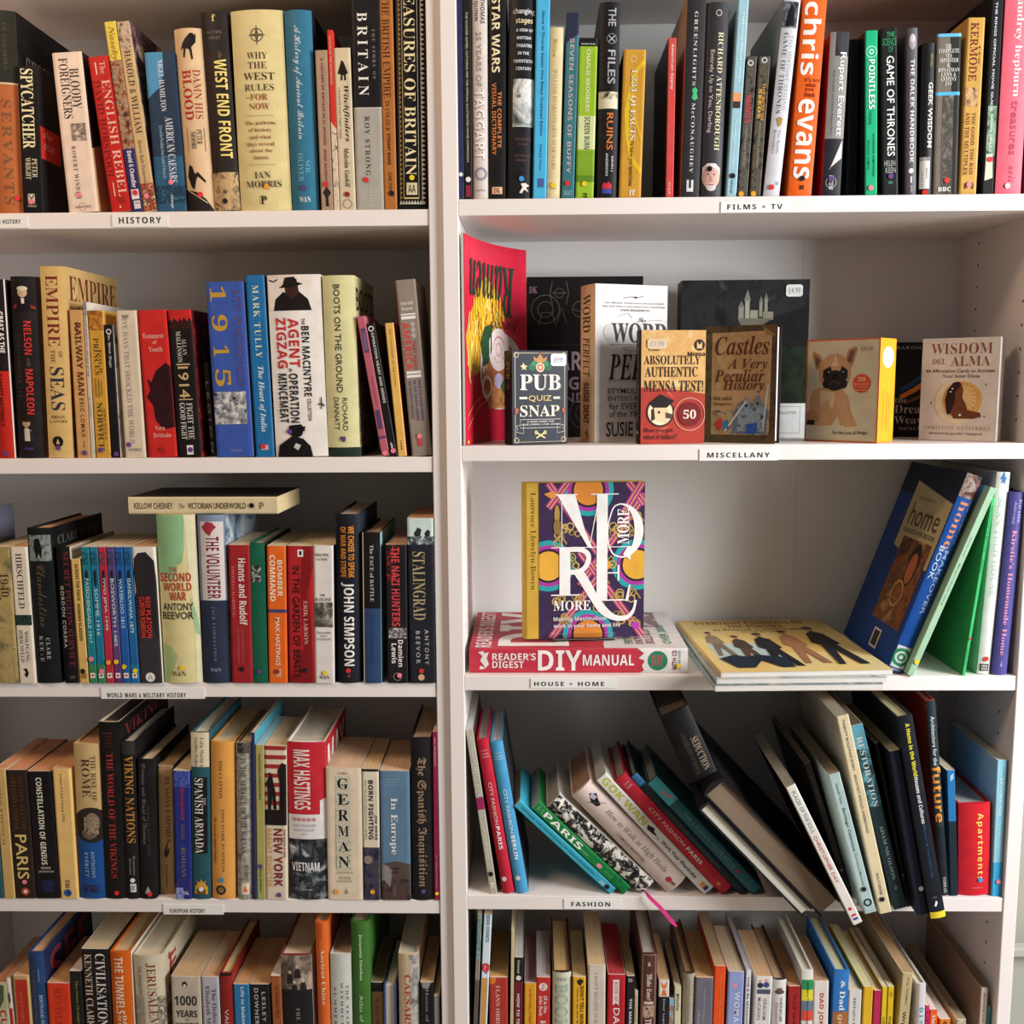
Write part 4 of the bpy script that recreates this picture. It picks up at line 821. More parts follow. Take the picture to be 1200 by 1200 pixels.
D1 = (0, 810, 4.446); D2 = (250, 810, 4.444)
row(D1, ZL[4], [
 ('p', (-75, -40, -22, 22), 430, 1060, 'thin dark teal book at the end of the row', '2c5a60', []),
 ('p', (-38, 30, 24, 78), 405, 1080, 'tan paperback without lettering', 'c8a468', [d('THE FRENCH', 500, 800, .3, .5, '8c6c3c', 'r')], dict(pg='d8986c')),
 ('p', (31, 138, 78, 190), 410, 1080, 'dark brown paperback with large gold capitals', '2e2019',
  [d('PARIS', 745, 978, .2, .76, 'd8bc78', 's'), d('ANTONY BEEVOR', 440, 722, .56, .8, '5a3c26', 'r'), d('ARTEMIS COOPER', 440, 722, .22, .46, '5a3c26', 'r'), o(1043, .52, 20, 'b84c34'), o(1043, .52, 9, 'e4dcd0'), dot(992, .52, PK)], dict(pg='d89468')),
 ('p', (139, 266, 191, 312), 417, 1084, 'black paperback with cream quirky capitals', '171315',
  [d('CONSTELLATION OF GENIUS', 450, 905, .34, .58, 'e0d8c4', 'b'), h('KEVIN', 916, 928, .3, .7, 'b8b0a4'), h('JACKSON', 936, 948, .18, .82, 'b8b0a4'), a(985, 1050, .3, .8, ['171315', '2c2850', '171315'], 160)], dict(pg='d8986c')),
 ('p', (271, 364, 319, 408), 405, 1088, 'pale yellow paperback with tiny dark lettering', 'e4bc74',
  [d('Letters of Lord Curzon 1914', 430, 680, .4, .54, '54442c', 'r'), d('Kit Weld', 990, 1030, .3, .6, '54442c'), o(1057, .42, 20, '2c5c9c'), o(1057, .46, 10, '183868')], dict(pg='d89c70')),
 ('h', (369, 498, 412, 552), 275, 1076, 'hardback tan above and deep blue below with a round portrait', 'c8a874',
  [r(730, 1076, 0, 1, '1c4c8c'), o(692, .58, 92, '2c2420'), e(680, .62, 52, .28, '84705c'), e(735, .5, 30, .3, '6c5a4a'), a(650, 740, .3, .85, ['2c2420', '9c8870', '4c4038'], 90), d('THE RISE OF', 335, 568, .66, .84, '5c4a34', 'r'), d('ROME', 350, 548, .3, .62, '4c3c2c', 'r'), d('ANTHONY', 828, 968, .52, .66, '9cb4d0', 's1'), d('EVERITT', 835, 962, .26, .4, '9cb4d0', 's1'), a(1005, 1045, .2, .8, ['1c4c8c', '301c30', '1c4c8c'], 160)], dict(pg='c89870', rnd=.003)),
 ('h', (501, 621, 556, 650), 160, 1089, 'tall black hardback with long red capitals', '161414',
  [d('THE WORLD OF THE VIKINGS', 322, 980, .32, .64, 'b03430', 'r'), r(215, 222, .2, .7, '5c2824'), d('THE', 225, 300, .3, .6, '4c2422', 'f'), dot(1057, .58, RD), R(h('VIKINGS', .04, .12, .1, .95, '6c2824', 'r'))], dict(d=.19, pg='3a342e', cr='131112', inner='c8b498', rnd=.002)),
 ('h', (641, 712, 657, 728), 265, 1088, 'black hardback with tall ornate gold letters', '1c1818',
  [r(265, 330, 0, 1, '34302e'), d('VIKING NATIONS', 338, 792, .22, .84, 'b4803c', 'f'), d('Dayanna', 858, 965, .58, .76, '8c8884', 'k'), d('Knight', 870, 960, .3, .48, '8c8884', 'k'), r(1008, 1052, .35, .78, 'dcd8d4'), h('DC', 1018, 1042, .42, .72, '201c1c', 'b'), dot(988, .55, WD)], dict(d=.16, pg='d8ccb8', rnd=.002)),
 ('h', (714, 800, 733, 816), 357, 1092, 'black hardback with faded silver scrawl', '191718',
  [d('Strange and Kings of Norway', 378, 800, .18, .5, '6c6a6a', 'k'), d('HISTORY OF ALL THE NORTH', 600, 860, .55, .68, '4c4a4a', 'r'), p([(.3, 1065), (.5, 1025), (.72, 1065)], 'a8a4a0'), dot(1066, .62, RD)], dict(d=.15, pg='e0cca8', rnd=.002)),
 ('p', (818, 898, 831, 911), 388, 1066, 'tan grey paperback with dark red capitals and a bird', 'ac8c60',
  [d('RUSSIAS EMPIRES', 445, 792, .46, .8, '702c24', 'r'), p([(.3, 850), (.5, 800), (.6, 790), (.55, 830), (.75, 820), (.6, 860), (.45, 875)], '3c3428'), d('PHILIP LONGWORTH', 905, 1030, .4, .55, '806448', 'r')], dict(pg='a88860', Y=.02)),
 ('p', (901, 988, 915, 1000), 415, 1085, 'violet blue paperback with red and gold lettering', '252e78',
  [a(415, 500, 0, 1, ['252e78', '4c5cac', '1c2050'], 130), d('Bonaparte', 505, 670, .36, .64, 'b02c3c', 'b'), d('AND LES', 690, 770, .4, .64, '6c6460', 'f'), d('ROHANS', 812, 968, .4, .66, '7c7058', 'f'), g(1012, .5, 34, 4, '6c2c5c'), h('ROYAL', 1045, 1062, .2, .85, 'd0d4e4', 'b'), a(1025, 1085, 0, .5, ['252e78', 'a0a8dc', '1c2050'], 170)], dict(pg='d8c098')),
 ('h', (991, 1087, 1004, 1095), 215, 1083, 'hardback cream on top and teal below with a golden sun', '28525a',
  [r(215, 392, 0, 1, 'd8c8a8'), d('Colin Martin &', 242, 392, .52, .74, '2c2824', 'r'), d('Geoffrey Parker', 242, 392, .18, .4, '2c2824', 'r'), r(445, 842, .1, .88, '16181a'), d('SPANISH ARMADA', 450, 842, .18, .66, 'e4dcd0', 'r'), d('THE', 550, 590, .68, .8, 'b8b0a4', 'r'), p([(.14, 1058), (.14, 1020), (.3, 1000), (.22, 985), (.42, 995), (.5, 975), (.58, 995), (.78, 985), (.7, 1000), (.86, 1020), (.86, 1058)], 'c89838'), r(1030, 1058, .25, .75, '6c4c20'), dot(1030, .5, WD)], dict(pg='d8ccb4', rnd=.002, d=.16)),
 ('h', (-19, 107, -7, 112), 265, 1098, 'mustard yellow hardback with thin dark capitals', 'dc9c4c',
  [d('TIM CLAYTON', 362, 562, .36, .5, '4a3824', 'r'), d('THIS DARK BUSINESS', 615, 952, .46, .58, '6c5030', 'r'), d('The secret war against Napoleon', 665, 908, .1, .22, '4a3824', 'I'), o(1050, .4, 26, '2c261e'), o(1050, .4, 16, '8c6c40'), dot(995, .44, BL)], dict(crop=D2, pg='dccaa4', rnd=.004)),
 ('h', (118, 192, 123, 203), 270, 1098, 'grey stone patterned hardback with narrow capitals', '908c80',
  [a(270, 1098, 0, 1, ['6c685e', '9c988c', 'b0ac9c'], 130), a(270, 325, .1, .9, ['302c28', '5c5850', '302c28'], 140), d('IN THE SERVICE OF THE SULTAN', 348, 852, .3, .68, '3c3c3c', 'r'), d('IAN BERESFORD', 915, 1000, .5, .75, '4c4c48', 'r'), r(1012, 1072, .3, .82, 'e0d0c0'), p([(.4, 1060), (.55, 1020), (.75, 1060)], 'd87828')], dict(crop=D2, cr='3c3440', rnd=.003)),
 ('p', (197, 214, 206, 224), 215, 1100, 'very thin navy book', '302c54', [], dict(crop=D2, d=.17, cr='54a0b0')),
 ('p', (216, 262, 229, 271), 280, 1080, 'slim olive paperback with tiny dark lettering', 'a8a060',
  [d('CHARLES ESDAILE PENINSULAR SPAIN', 325, 562, .35, .6, '4c4828', 'b'), d('Ross Gallant', 922, 1042, .35, .6, '4c4828', 'b'), dot(905, .45, PU)], dict(crop=D2, pg='a8d0d8')),
 ('p', (266, 378, 275, 386), 285, 1082, 'paperback striped red and cream with soldier silhouettes', 'd8c8b0',
  [r(285 + 47 * i, 306 + 47 * i, 0, 1, '9c2c2c') for i in range(7)] + [p([(.15, 620), (.12, 500), (.05, 480), (.2, 440), (.35, 435), (.4, 470), (.5, 520), (.55, 610), (.4, 610), (.35, 540), (.28, 620)], '1c1414'), p([(.65, 690), (.7, 480), (.6, 410), (.8, 370), (1, 380), (1, 690)], '1c1414'), r(612, 692, 0, 1, '1c1414'), p([(.1, 430), (.25, 420), (.42, 438)], '1c1414'), d('NEW YORK', 710, 1012, .4, .8, '7c2428', 'b'), d('THE BATTLE FOR', 712, 860, .86, .95, '7c2428', 'b'), d('BARNET SCHECTER', 708, 1015, .1, .32, 'd8a060', 'b'), dot(1057, .62, PU)], dict(crop=D2, pg='d8bc98')),
 ('h', (383, 580, 400, 597), 265, 1106, 'wide hardback red above white with a dark war photograph', 'e0dcd8',
  [p([(0, 265), (1, 265), (1, 560), (.84, 575), (.84, 648), (0, 648)], 'c02832'), a(780, 1106, 0, 1, ['c8ccd0', '5c6066', '1c1e22', '2c3034'], 38), p([(0, 960), (.3, 930), (.6, 980), (1, 940), (1, 1106), (0, 1106)], '202226'), a(960, 1106, 0, 1, ['141618', '34383c', '7c8488'], 90), d('MAX HASTINGS', 306, 622, .16, .6, 'ecdcd4', 'b'), h('*****', 664, 686, .1, .74, 'c02832', 'b'), h('DAILY TELEGRAPH', 700, 714, .1, .74, '8c8c90', 'i'), h('WAR ON SUNDAY', 724, 738, .14, .7, '8c8c90', 'i'), h('SUN', 746, 758, .34, .5, '8c8c90', 'i'),
   p([(.2, 890), (.28, 870), (.25, 800), (.3, 780), (.34, 860), (.45, 880), (.6, 870), (.64, 815), (.68, 820), (.68, 880), (.6, 900), (.3, 905)], '2c3034'), h('VIETNAM', 905, 952, .06, .8, 'e8e4e0', 'b'), h('WINNER', 1048, 1056, .34, .6, 'a0a4a8'), R(h('MAX', .05, .3, .1, .9, 'ecdcd4', 'b'), r(.42, 1, 0, 1, 'd8d4d0'))], dict(crop=D2, d=.16, cr='b42830', pg='c8bca8', rnd=.004)),
 ('p', (586, 774, 598, 779), 400, 1084, 'thick cream paperback with boxed ornate capitals down it', 'dccab0',
  [h('-THE-', 422, 434, .3, .66, '6c5c50', 'r')] + [x for i, (c, y0, y1) in enumerate([('G', 442, 518), ('E', 524, 598), ('R', 604, 680), ('M', 688, 762), ('A', 768, 838), ('N', 846, 924)]) for x in (a(y0, y1, .27, .68, ['a8a48c', 'd0ccb4', '7c7c6c'], 210), h(c, y0 + 10, y1 - 10, .32, .63, '1c1818', 'f'))] + [h('GENIUS', 934, 946, .28, .72, '6c5c50', 'r1'), h('PETER', 962, 974, .33, .66, '6c5c50', 'r1'), h('WATSON', 980, 991, .28, .7, '6c5c50', 'r1'), p([(.5, 1050), (.54, 1020), (.58, 1050)], '8c7c70'), dot(1040, .25, OR_)], dict(crop=D2, pg='d8bc98')),
 ('p', (776, 857, 781, 871), 405, 1086, 'paperback cream above and dark navy below', 'd8ccb4',
  [r(405, 418, 0, 1, '28221e'), r(810, 1086, 0, 1, '28242c'), a(810, 1086, 0, 1, ['1c1a24', '34304c', '4c4448', '1c1a24'], 70), o(875, .3, 22, '8c7c74'), d('BORN FIGHTING', 462, 768, .38, .66, '1c1818', 'b'), d('JIM WEBB', 640, 770, .72, .9, '3c3430', 'b'), d('HOW THE SCOTS IRISH SHAPED AMERICA', 462, 770, .16, .26, '7c7060', 'r'), dot(1042, .55, OR_)], dict(crop=D2, pg='dcb888')),
 ('p', (860, 1018, 880, 1026), 415, 1098, 'slate blue paperback with brown fields at the foot', '5c7c94',
  [p([(0, 905), (.5, 890), (1, 905), (1, 1098), (0, 1098)], '54443e'), a(985, 1098, 0, 1, ['3c2c2a', '54403a', '2c2422'], 90), p([(0, 900), (.4, 930), (.3, 1030), (.1, 990), (0, 1000)], '84807c'), h('Remarkable', 455, 463, .18, .72, 'a0b4c0', 'i'), h('thoughtful', 470, 478, .2, .66, 'a0b4c0', 'i'), h('extraordinary', 485, 493, .18, .68, 'a0b4c0', 'i'), d('In Europe', 555, 855, .3, .58, 'e0dcd4', 'f'), h('Geert', 918, 936, .3, .62, '2c2424', 'f'), h('Mak', 942, 956, .34, .58, '3c3030', 'f'), d('VINTAGE', 1020, 1080, .4, .5, '8c7470', 'r')], dict(crop=D2, pg='e0bc94')),
 ('h', (1031, 1139, 1036, 1150), 245, 1096, 'black hardback with gothic letters', '1f1a1c',
  [d('The Spanish Inquisition', 345, 1025, .22, .72, '9c8468', 'k'), dot(1047, .52, PU)], dict(crop=D2, pg='c8b498', rnd=.003)),
 ('p', (1141, 1160, 1153, 1178), 210, 1104, 'thin magenta book against the white upright', '8c2048',
  [d('THE PRESIDENTS', 240, 390, .3, .65, 'd8a0b0', 'b'), d('Joe Baker Knowles', 860, 1040, .35, .65, 'd88ca0', 's'), dot(1066, .62, YE)], dict(crop=D2, d=.13)),
], 'books on the European history shelf', 'on the European history shelf', lim=(XLO, XLI), Y=0.006)

E1 = (0, 1060, 4.615); E2 = (250, 1060, 4.444)
row(E1, ZL[5], [
 ('p', (-60, 26, -32, 56), 425, 646, 'cream green paperback with red capitals', 'b8b48c', [p([(.3, 430), (.8, 440), (.7, 520), (.4, 560)], '4c5c3c'), r(560, 720, 0, 1, 'c8bc9c'), d('CUBA', 570, 760, .35, .8, 'a83028', 'b')], dict(pg='c88c64')),
 ('p', (28, 62, 57, 80), 400, 646, 'narrow white and red paperback', 'dcd0c4', [r(560, 900, 0, 1, 'b82c2c'), p([(.1, 490), (.6, 470), (.8, 520), (.3, 540)], '3c3c44')], dict(pg='d8a078')),
 ('p', (63, 154, 84, 174), 385, 646, 'red paperback framed by a cream border', 'c8a46c', [r(405, 1200, .13, .88, 'b83020'), d('HISTORY', 470, 640, .38, .55, 'd06048', 'r')], dict(pg='d8a070')),
 ('h', (156, 246, 180, 265), 262, 646, 'navy hardback with brown and pale blue lettering', '26416c', [d('THE WORLD THE WARS', 350, 640, .18, .38, '6c5c54', 'b'), r(348, 420, .62, .66, '7c9cc4'), d('BERTRAND RUSSELL', 490, 720, .58, .78, '9cb0cc', 's'), R(h('SEE', .05, .3, .1, .9, '8c3848', 'b'))], dict(pg='d8a880', cr='202a4c', d=.16, rnd=.003)),
 ('p', (249, 374, 264, 388), 425, 646, 'plain scarlet paperback', 'd83c20', [d('REVOLUTION', 450, 800, .3, .6, 'b42c18', 'r')], dict(pg='d8a470')),
 ('p', (376, 440, 391, 456), 360, 646, 'black paperback with small olive lettering', '1c1c18', [d('Max Adams Hindsight', 415, 642, .42, .68, '8c8c3c', 's')], dict(pg='dcd0c8', d=.1)),
 ('p', (440, 582, 458, 606), 240, 646, 'black book with two lines of white capitals', '1a1616', [d('CIVILISATION', 265, 660, .5, .86, 'e0d8d0', 'r'), d('KENNETH CLARK', 268, 660, .1, .36, 'd0b8a0', 'r')], dict(pg='c8b490', cl='b08468', d=.15)),
 ('h', (588, 706, 613, 720), 258, 646, 'orange hardback with tall cream capitals', 'd06018', [d('THE TUNNELS', 285, 592, .2, .62, 'ecd8b8', 'b'), d('OF CU CHI', 600, 720, .24, .42, 'ecd8b8', 'b'), d('DARK', 600, 720, .5, .68, 'ecd8b8', 'b')], dict(pg='d8b888', d=.16, cr='dcd4c8', rnd=.003)),
 ('h', (711, 880, 740, 896), 278, 646, 'thick cream hardback with dark red capitals', 'cfc3a8', [d('JERUSALEM', 318, 660, .42, .74, '7c2c28', 'r'), d('THE BIOGRAPHY', 335, 500, .14, .26, '8c8070', 'r'), a(500, 800, .75, 1, ['cfc3a8', '4c4c44', 'cfc3a8'], 120), a(500, 800, 0, .3, ['cfc3a8', '9c9080', 'cfc3a8'], 100), R(d('JERUSALEM', .04, .9, .1, .3, '9c2c30', 'r'), h('J', .06, .3, .08, .2, '9c2c30', 'f'), a(.3, 1, 0, .5, ['c8bca0', '3c3c38', 'c8bca0'], 60))], dict(pg='d8ccae', d=.165, cr='c4b89c', rnd=.005)),
 ('p', (922, 1084, 935, 1090), 390, 646, 'pale paperback with bold horizontal black digits', 'bcb09c', [e(432, .46, 16, .09, '2c2826'), e(438, .46, 8, .05, 'd8d0c4'), h('1000', 493, 545, .1, .86, '2c2a30', 'b'), h('YEARS', 571, 608, .14, .86, '2c2a30', 'b'), h('of', 616, 628, .45, .56, '4c4848', 'r'), h('ANNOYING', 638, 674, .1, .88, '2c2a30', 'b')], dict(pg='c8a880')),
 ('p', (1088, 1180, 1099, 1192), 392, 646, 'lilac grey paperback with thin dark serif letters', 'b0acb4', [d('The Ordeal of', 455, 700, .58, .82, '3c3848', 'r'), d('Elizabeth Marsh', 440, 720, .22, .46, '3c3848', 'r')], dict(pg='d0a880')),
 ('h', (33, 100, 46, 108), 358, 646, 'dark red hardback with black head edge', '8c2420', [r(358, 372, 0, 1, '201818'), d('VALKYRIE', 545, 760, .3, .62, 'd8b8b0', 's')], dict(crop=E2, pg='d8c088', rnd=.002)),
 ('p', (99, 185, 113, 192), 415, 646, 'sky blue paperback with white lettering', '2a74a4', [d('Life in Making', 430, 640, .4, .68, 'd8e4e8', 'b')], dict(crop=E2, pg='c89868')),
 ('p', (188, 289, 196, 300), 415, 646, 'black paperback with grey spaced capitals', '1c1a1c', [d('LESLEY', 455, 610, .6, .78, 'c0b8b4', 's1'), d('DOWNER', 435, 625, .22, .42, 'c0b8b4', 's1')], dict(crop=E2, pg='c89c6c')),
 ('p', (291, 346, 309, 357), 372, 646, 'thin rusty brown paperback', '94542c', [d('WARRIORS', 420, 590, .4, .7, '5c2c18', 'r')], dict(crop=E2, pg='d8d0cc', d=.1)),
 ('h', (352, 510, 364, 525), 266, 646, 'hardback with an old group photograph above black', '1e1c1e', [a(266, 445, 0, 1, ['b8a490', '6c5c50', '2c2624'], 34), *[x for u_, y_ in ((.3, 352), (.55, 322), (.72, 392), (.44, 402)) for x in (p([(u_ - .12, y_ + 60), (u_ - .07, y_ + 14), (u_ + .07, y_ + 14), (u_ + .12, y_ + 60)], '2a2222'), o(y_, u_, 8, 'c8b09c'))], r(446, 700, 0, 1, '1e1c1e'), d('THE LAST', 535, 700, .46, .58, '9c9894', 'r1')], dict(crop=E2, pg='dcccb0', cr='d0ccc8', cl='803038', d=.15, rnd=.004)),
 ('h', (524, 592, 546, 610), 92, 646, 'tall burnt orange hardback with cream serif letters', 'd46428', [d('Ancient China', 230, 520, .4, .7, 'ecdcb8', 'r'), d('THE', 100, 180, .3, .55, 'b04c1c', 'r')], dict(crop=E2, d=.19, pg='c8b490')),
 ('h', (598, 717, 612, 724), 260, 646, 'white hardback with spaced dark capitals', 'c8c8c0', [d('THE YEAR', 420, 630, .74, .86, '3c3c44', 'r2'), d('WITHOUT', 405, 630, .48, .6, '3c3c44', 'r2'), d('SUMMER', 432, 630, .16, .28, '3c3c44', 'r2')], dict(crop=E2, pg='b8a890', cr='202020', rnd=.003)),
 ('h', (716, 818, 726, 820), 92, 646, 'tall green hardback with white lettering', '3e6c2c', [d('Jacquetta Hawkes', 155, 392, .42, .62, 'd0dcc0', 's'), d('Atlas of Ancient', 470, 760, .42, .62, 'b0c49c', 's')], dict(crop=E2, d=.2, pg='b0a488')),
 ('p', (822, 884, 826, 888), 405, 646, 'tan paperback with a dark top band', '94704c', [r(405, 452, 0, 1, '241e1c'), d('PLAGUE THE', 490, 640, .3, .6, '5c4430', 'r')], dict(crop=E2, pg='8c7454', Y=.02)),
 ('h', (887, 950, 890, 952), 420, 646, 'slate blue cloth book shelved with its pages outward', '3c4c70', [], dict(crop=E2, pg='d0c8b8', flip=1, d=.13)),
 ('h', (963, 1073, 972, 1072), 260, 646, 'peach and grey illustrated hardback with red capitals', 'd0b898', [a(262, 700, .55, 1, ['d0b898', 'a8a4a0', '6c6864'], 55), d('CAESARS', 365, 640, .3, .62, 'b04840', 'f'), p([(.75, 330), (.9, 350), (.8, 400), (.65, 420)], '8c8884')], dict(crop=E2, pg='c8c4b4', rnd=.004)),
 ('p', (1074, 1142, 1077, 1148), 405, 646, 'black paperback with faint grey serif letters', '1c181a', [p([(.1, 405), (.8, 405), (.6, 440), (.2, 435)], '8c8884'), d('House of', 440, 612, .4, .62, '8c8488', 'r')], dict(crop=E2, pg='c8a478')),
 ('p', (1149, 1176, 1151, 1178), 470, 646, 'small plain grey book against the upright', '8c8c84', [r(470, 476, 0, 1, 'c8c4b8')], dict(crop=E2, d=.1)),
], 'books on the lowest history case shelf', 'below the European history shelf', lim=(XLO, XLI), Y=0.01, ext=True)

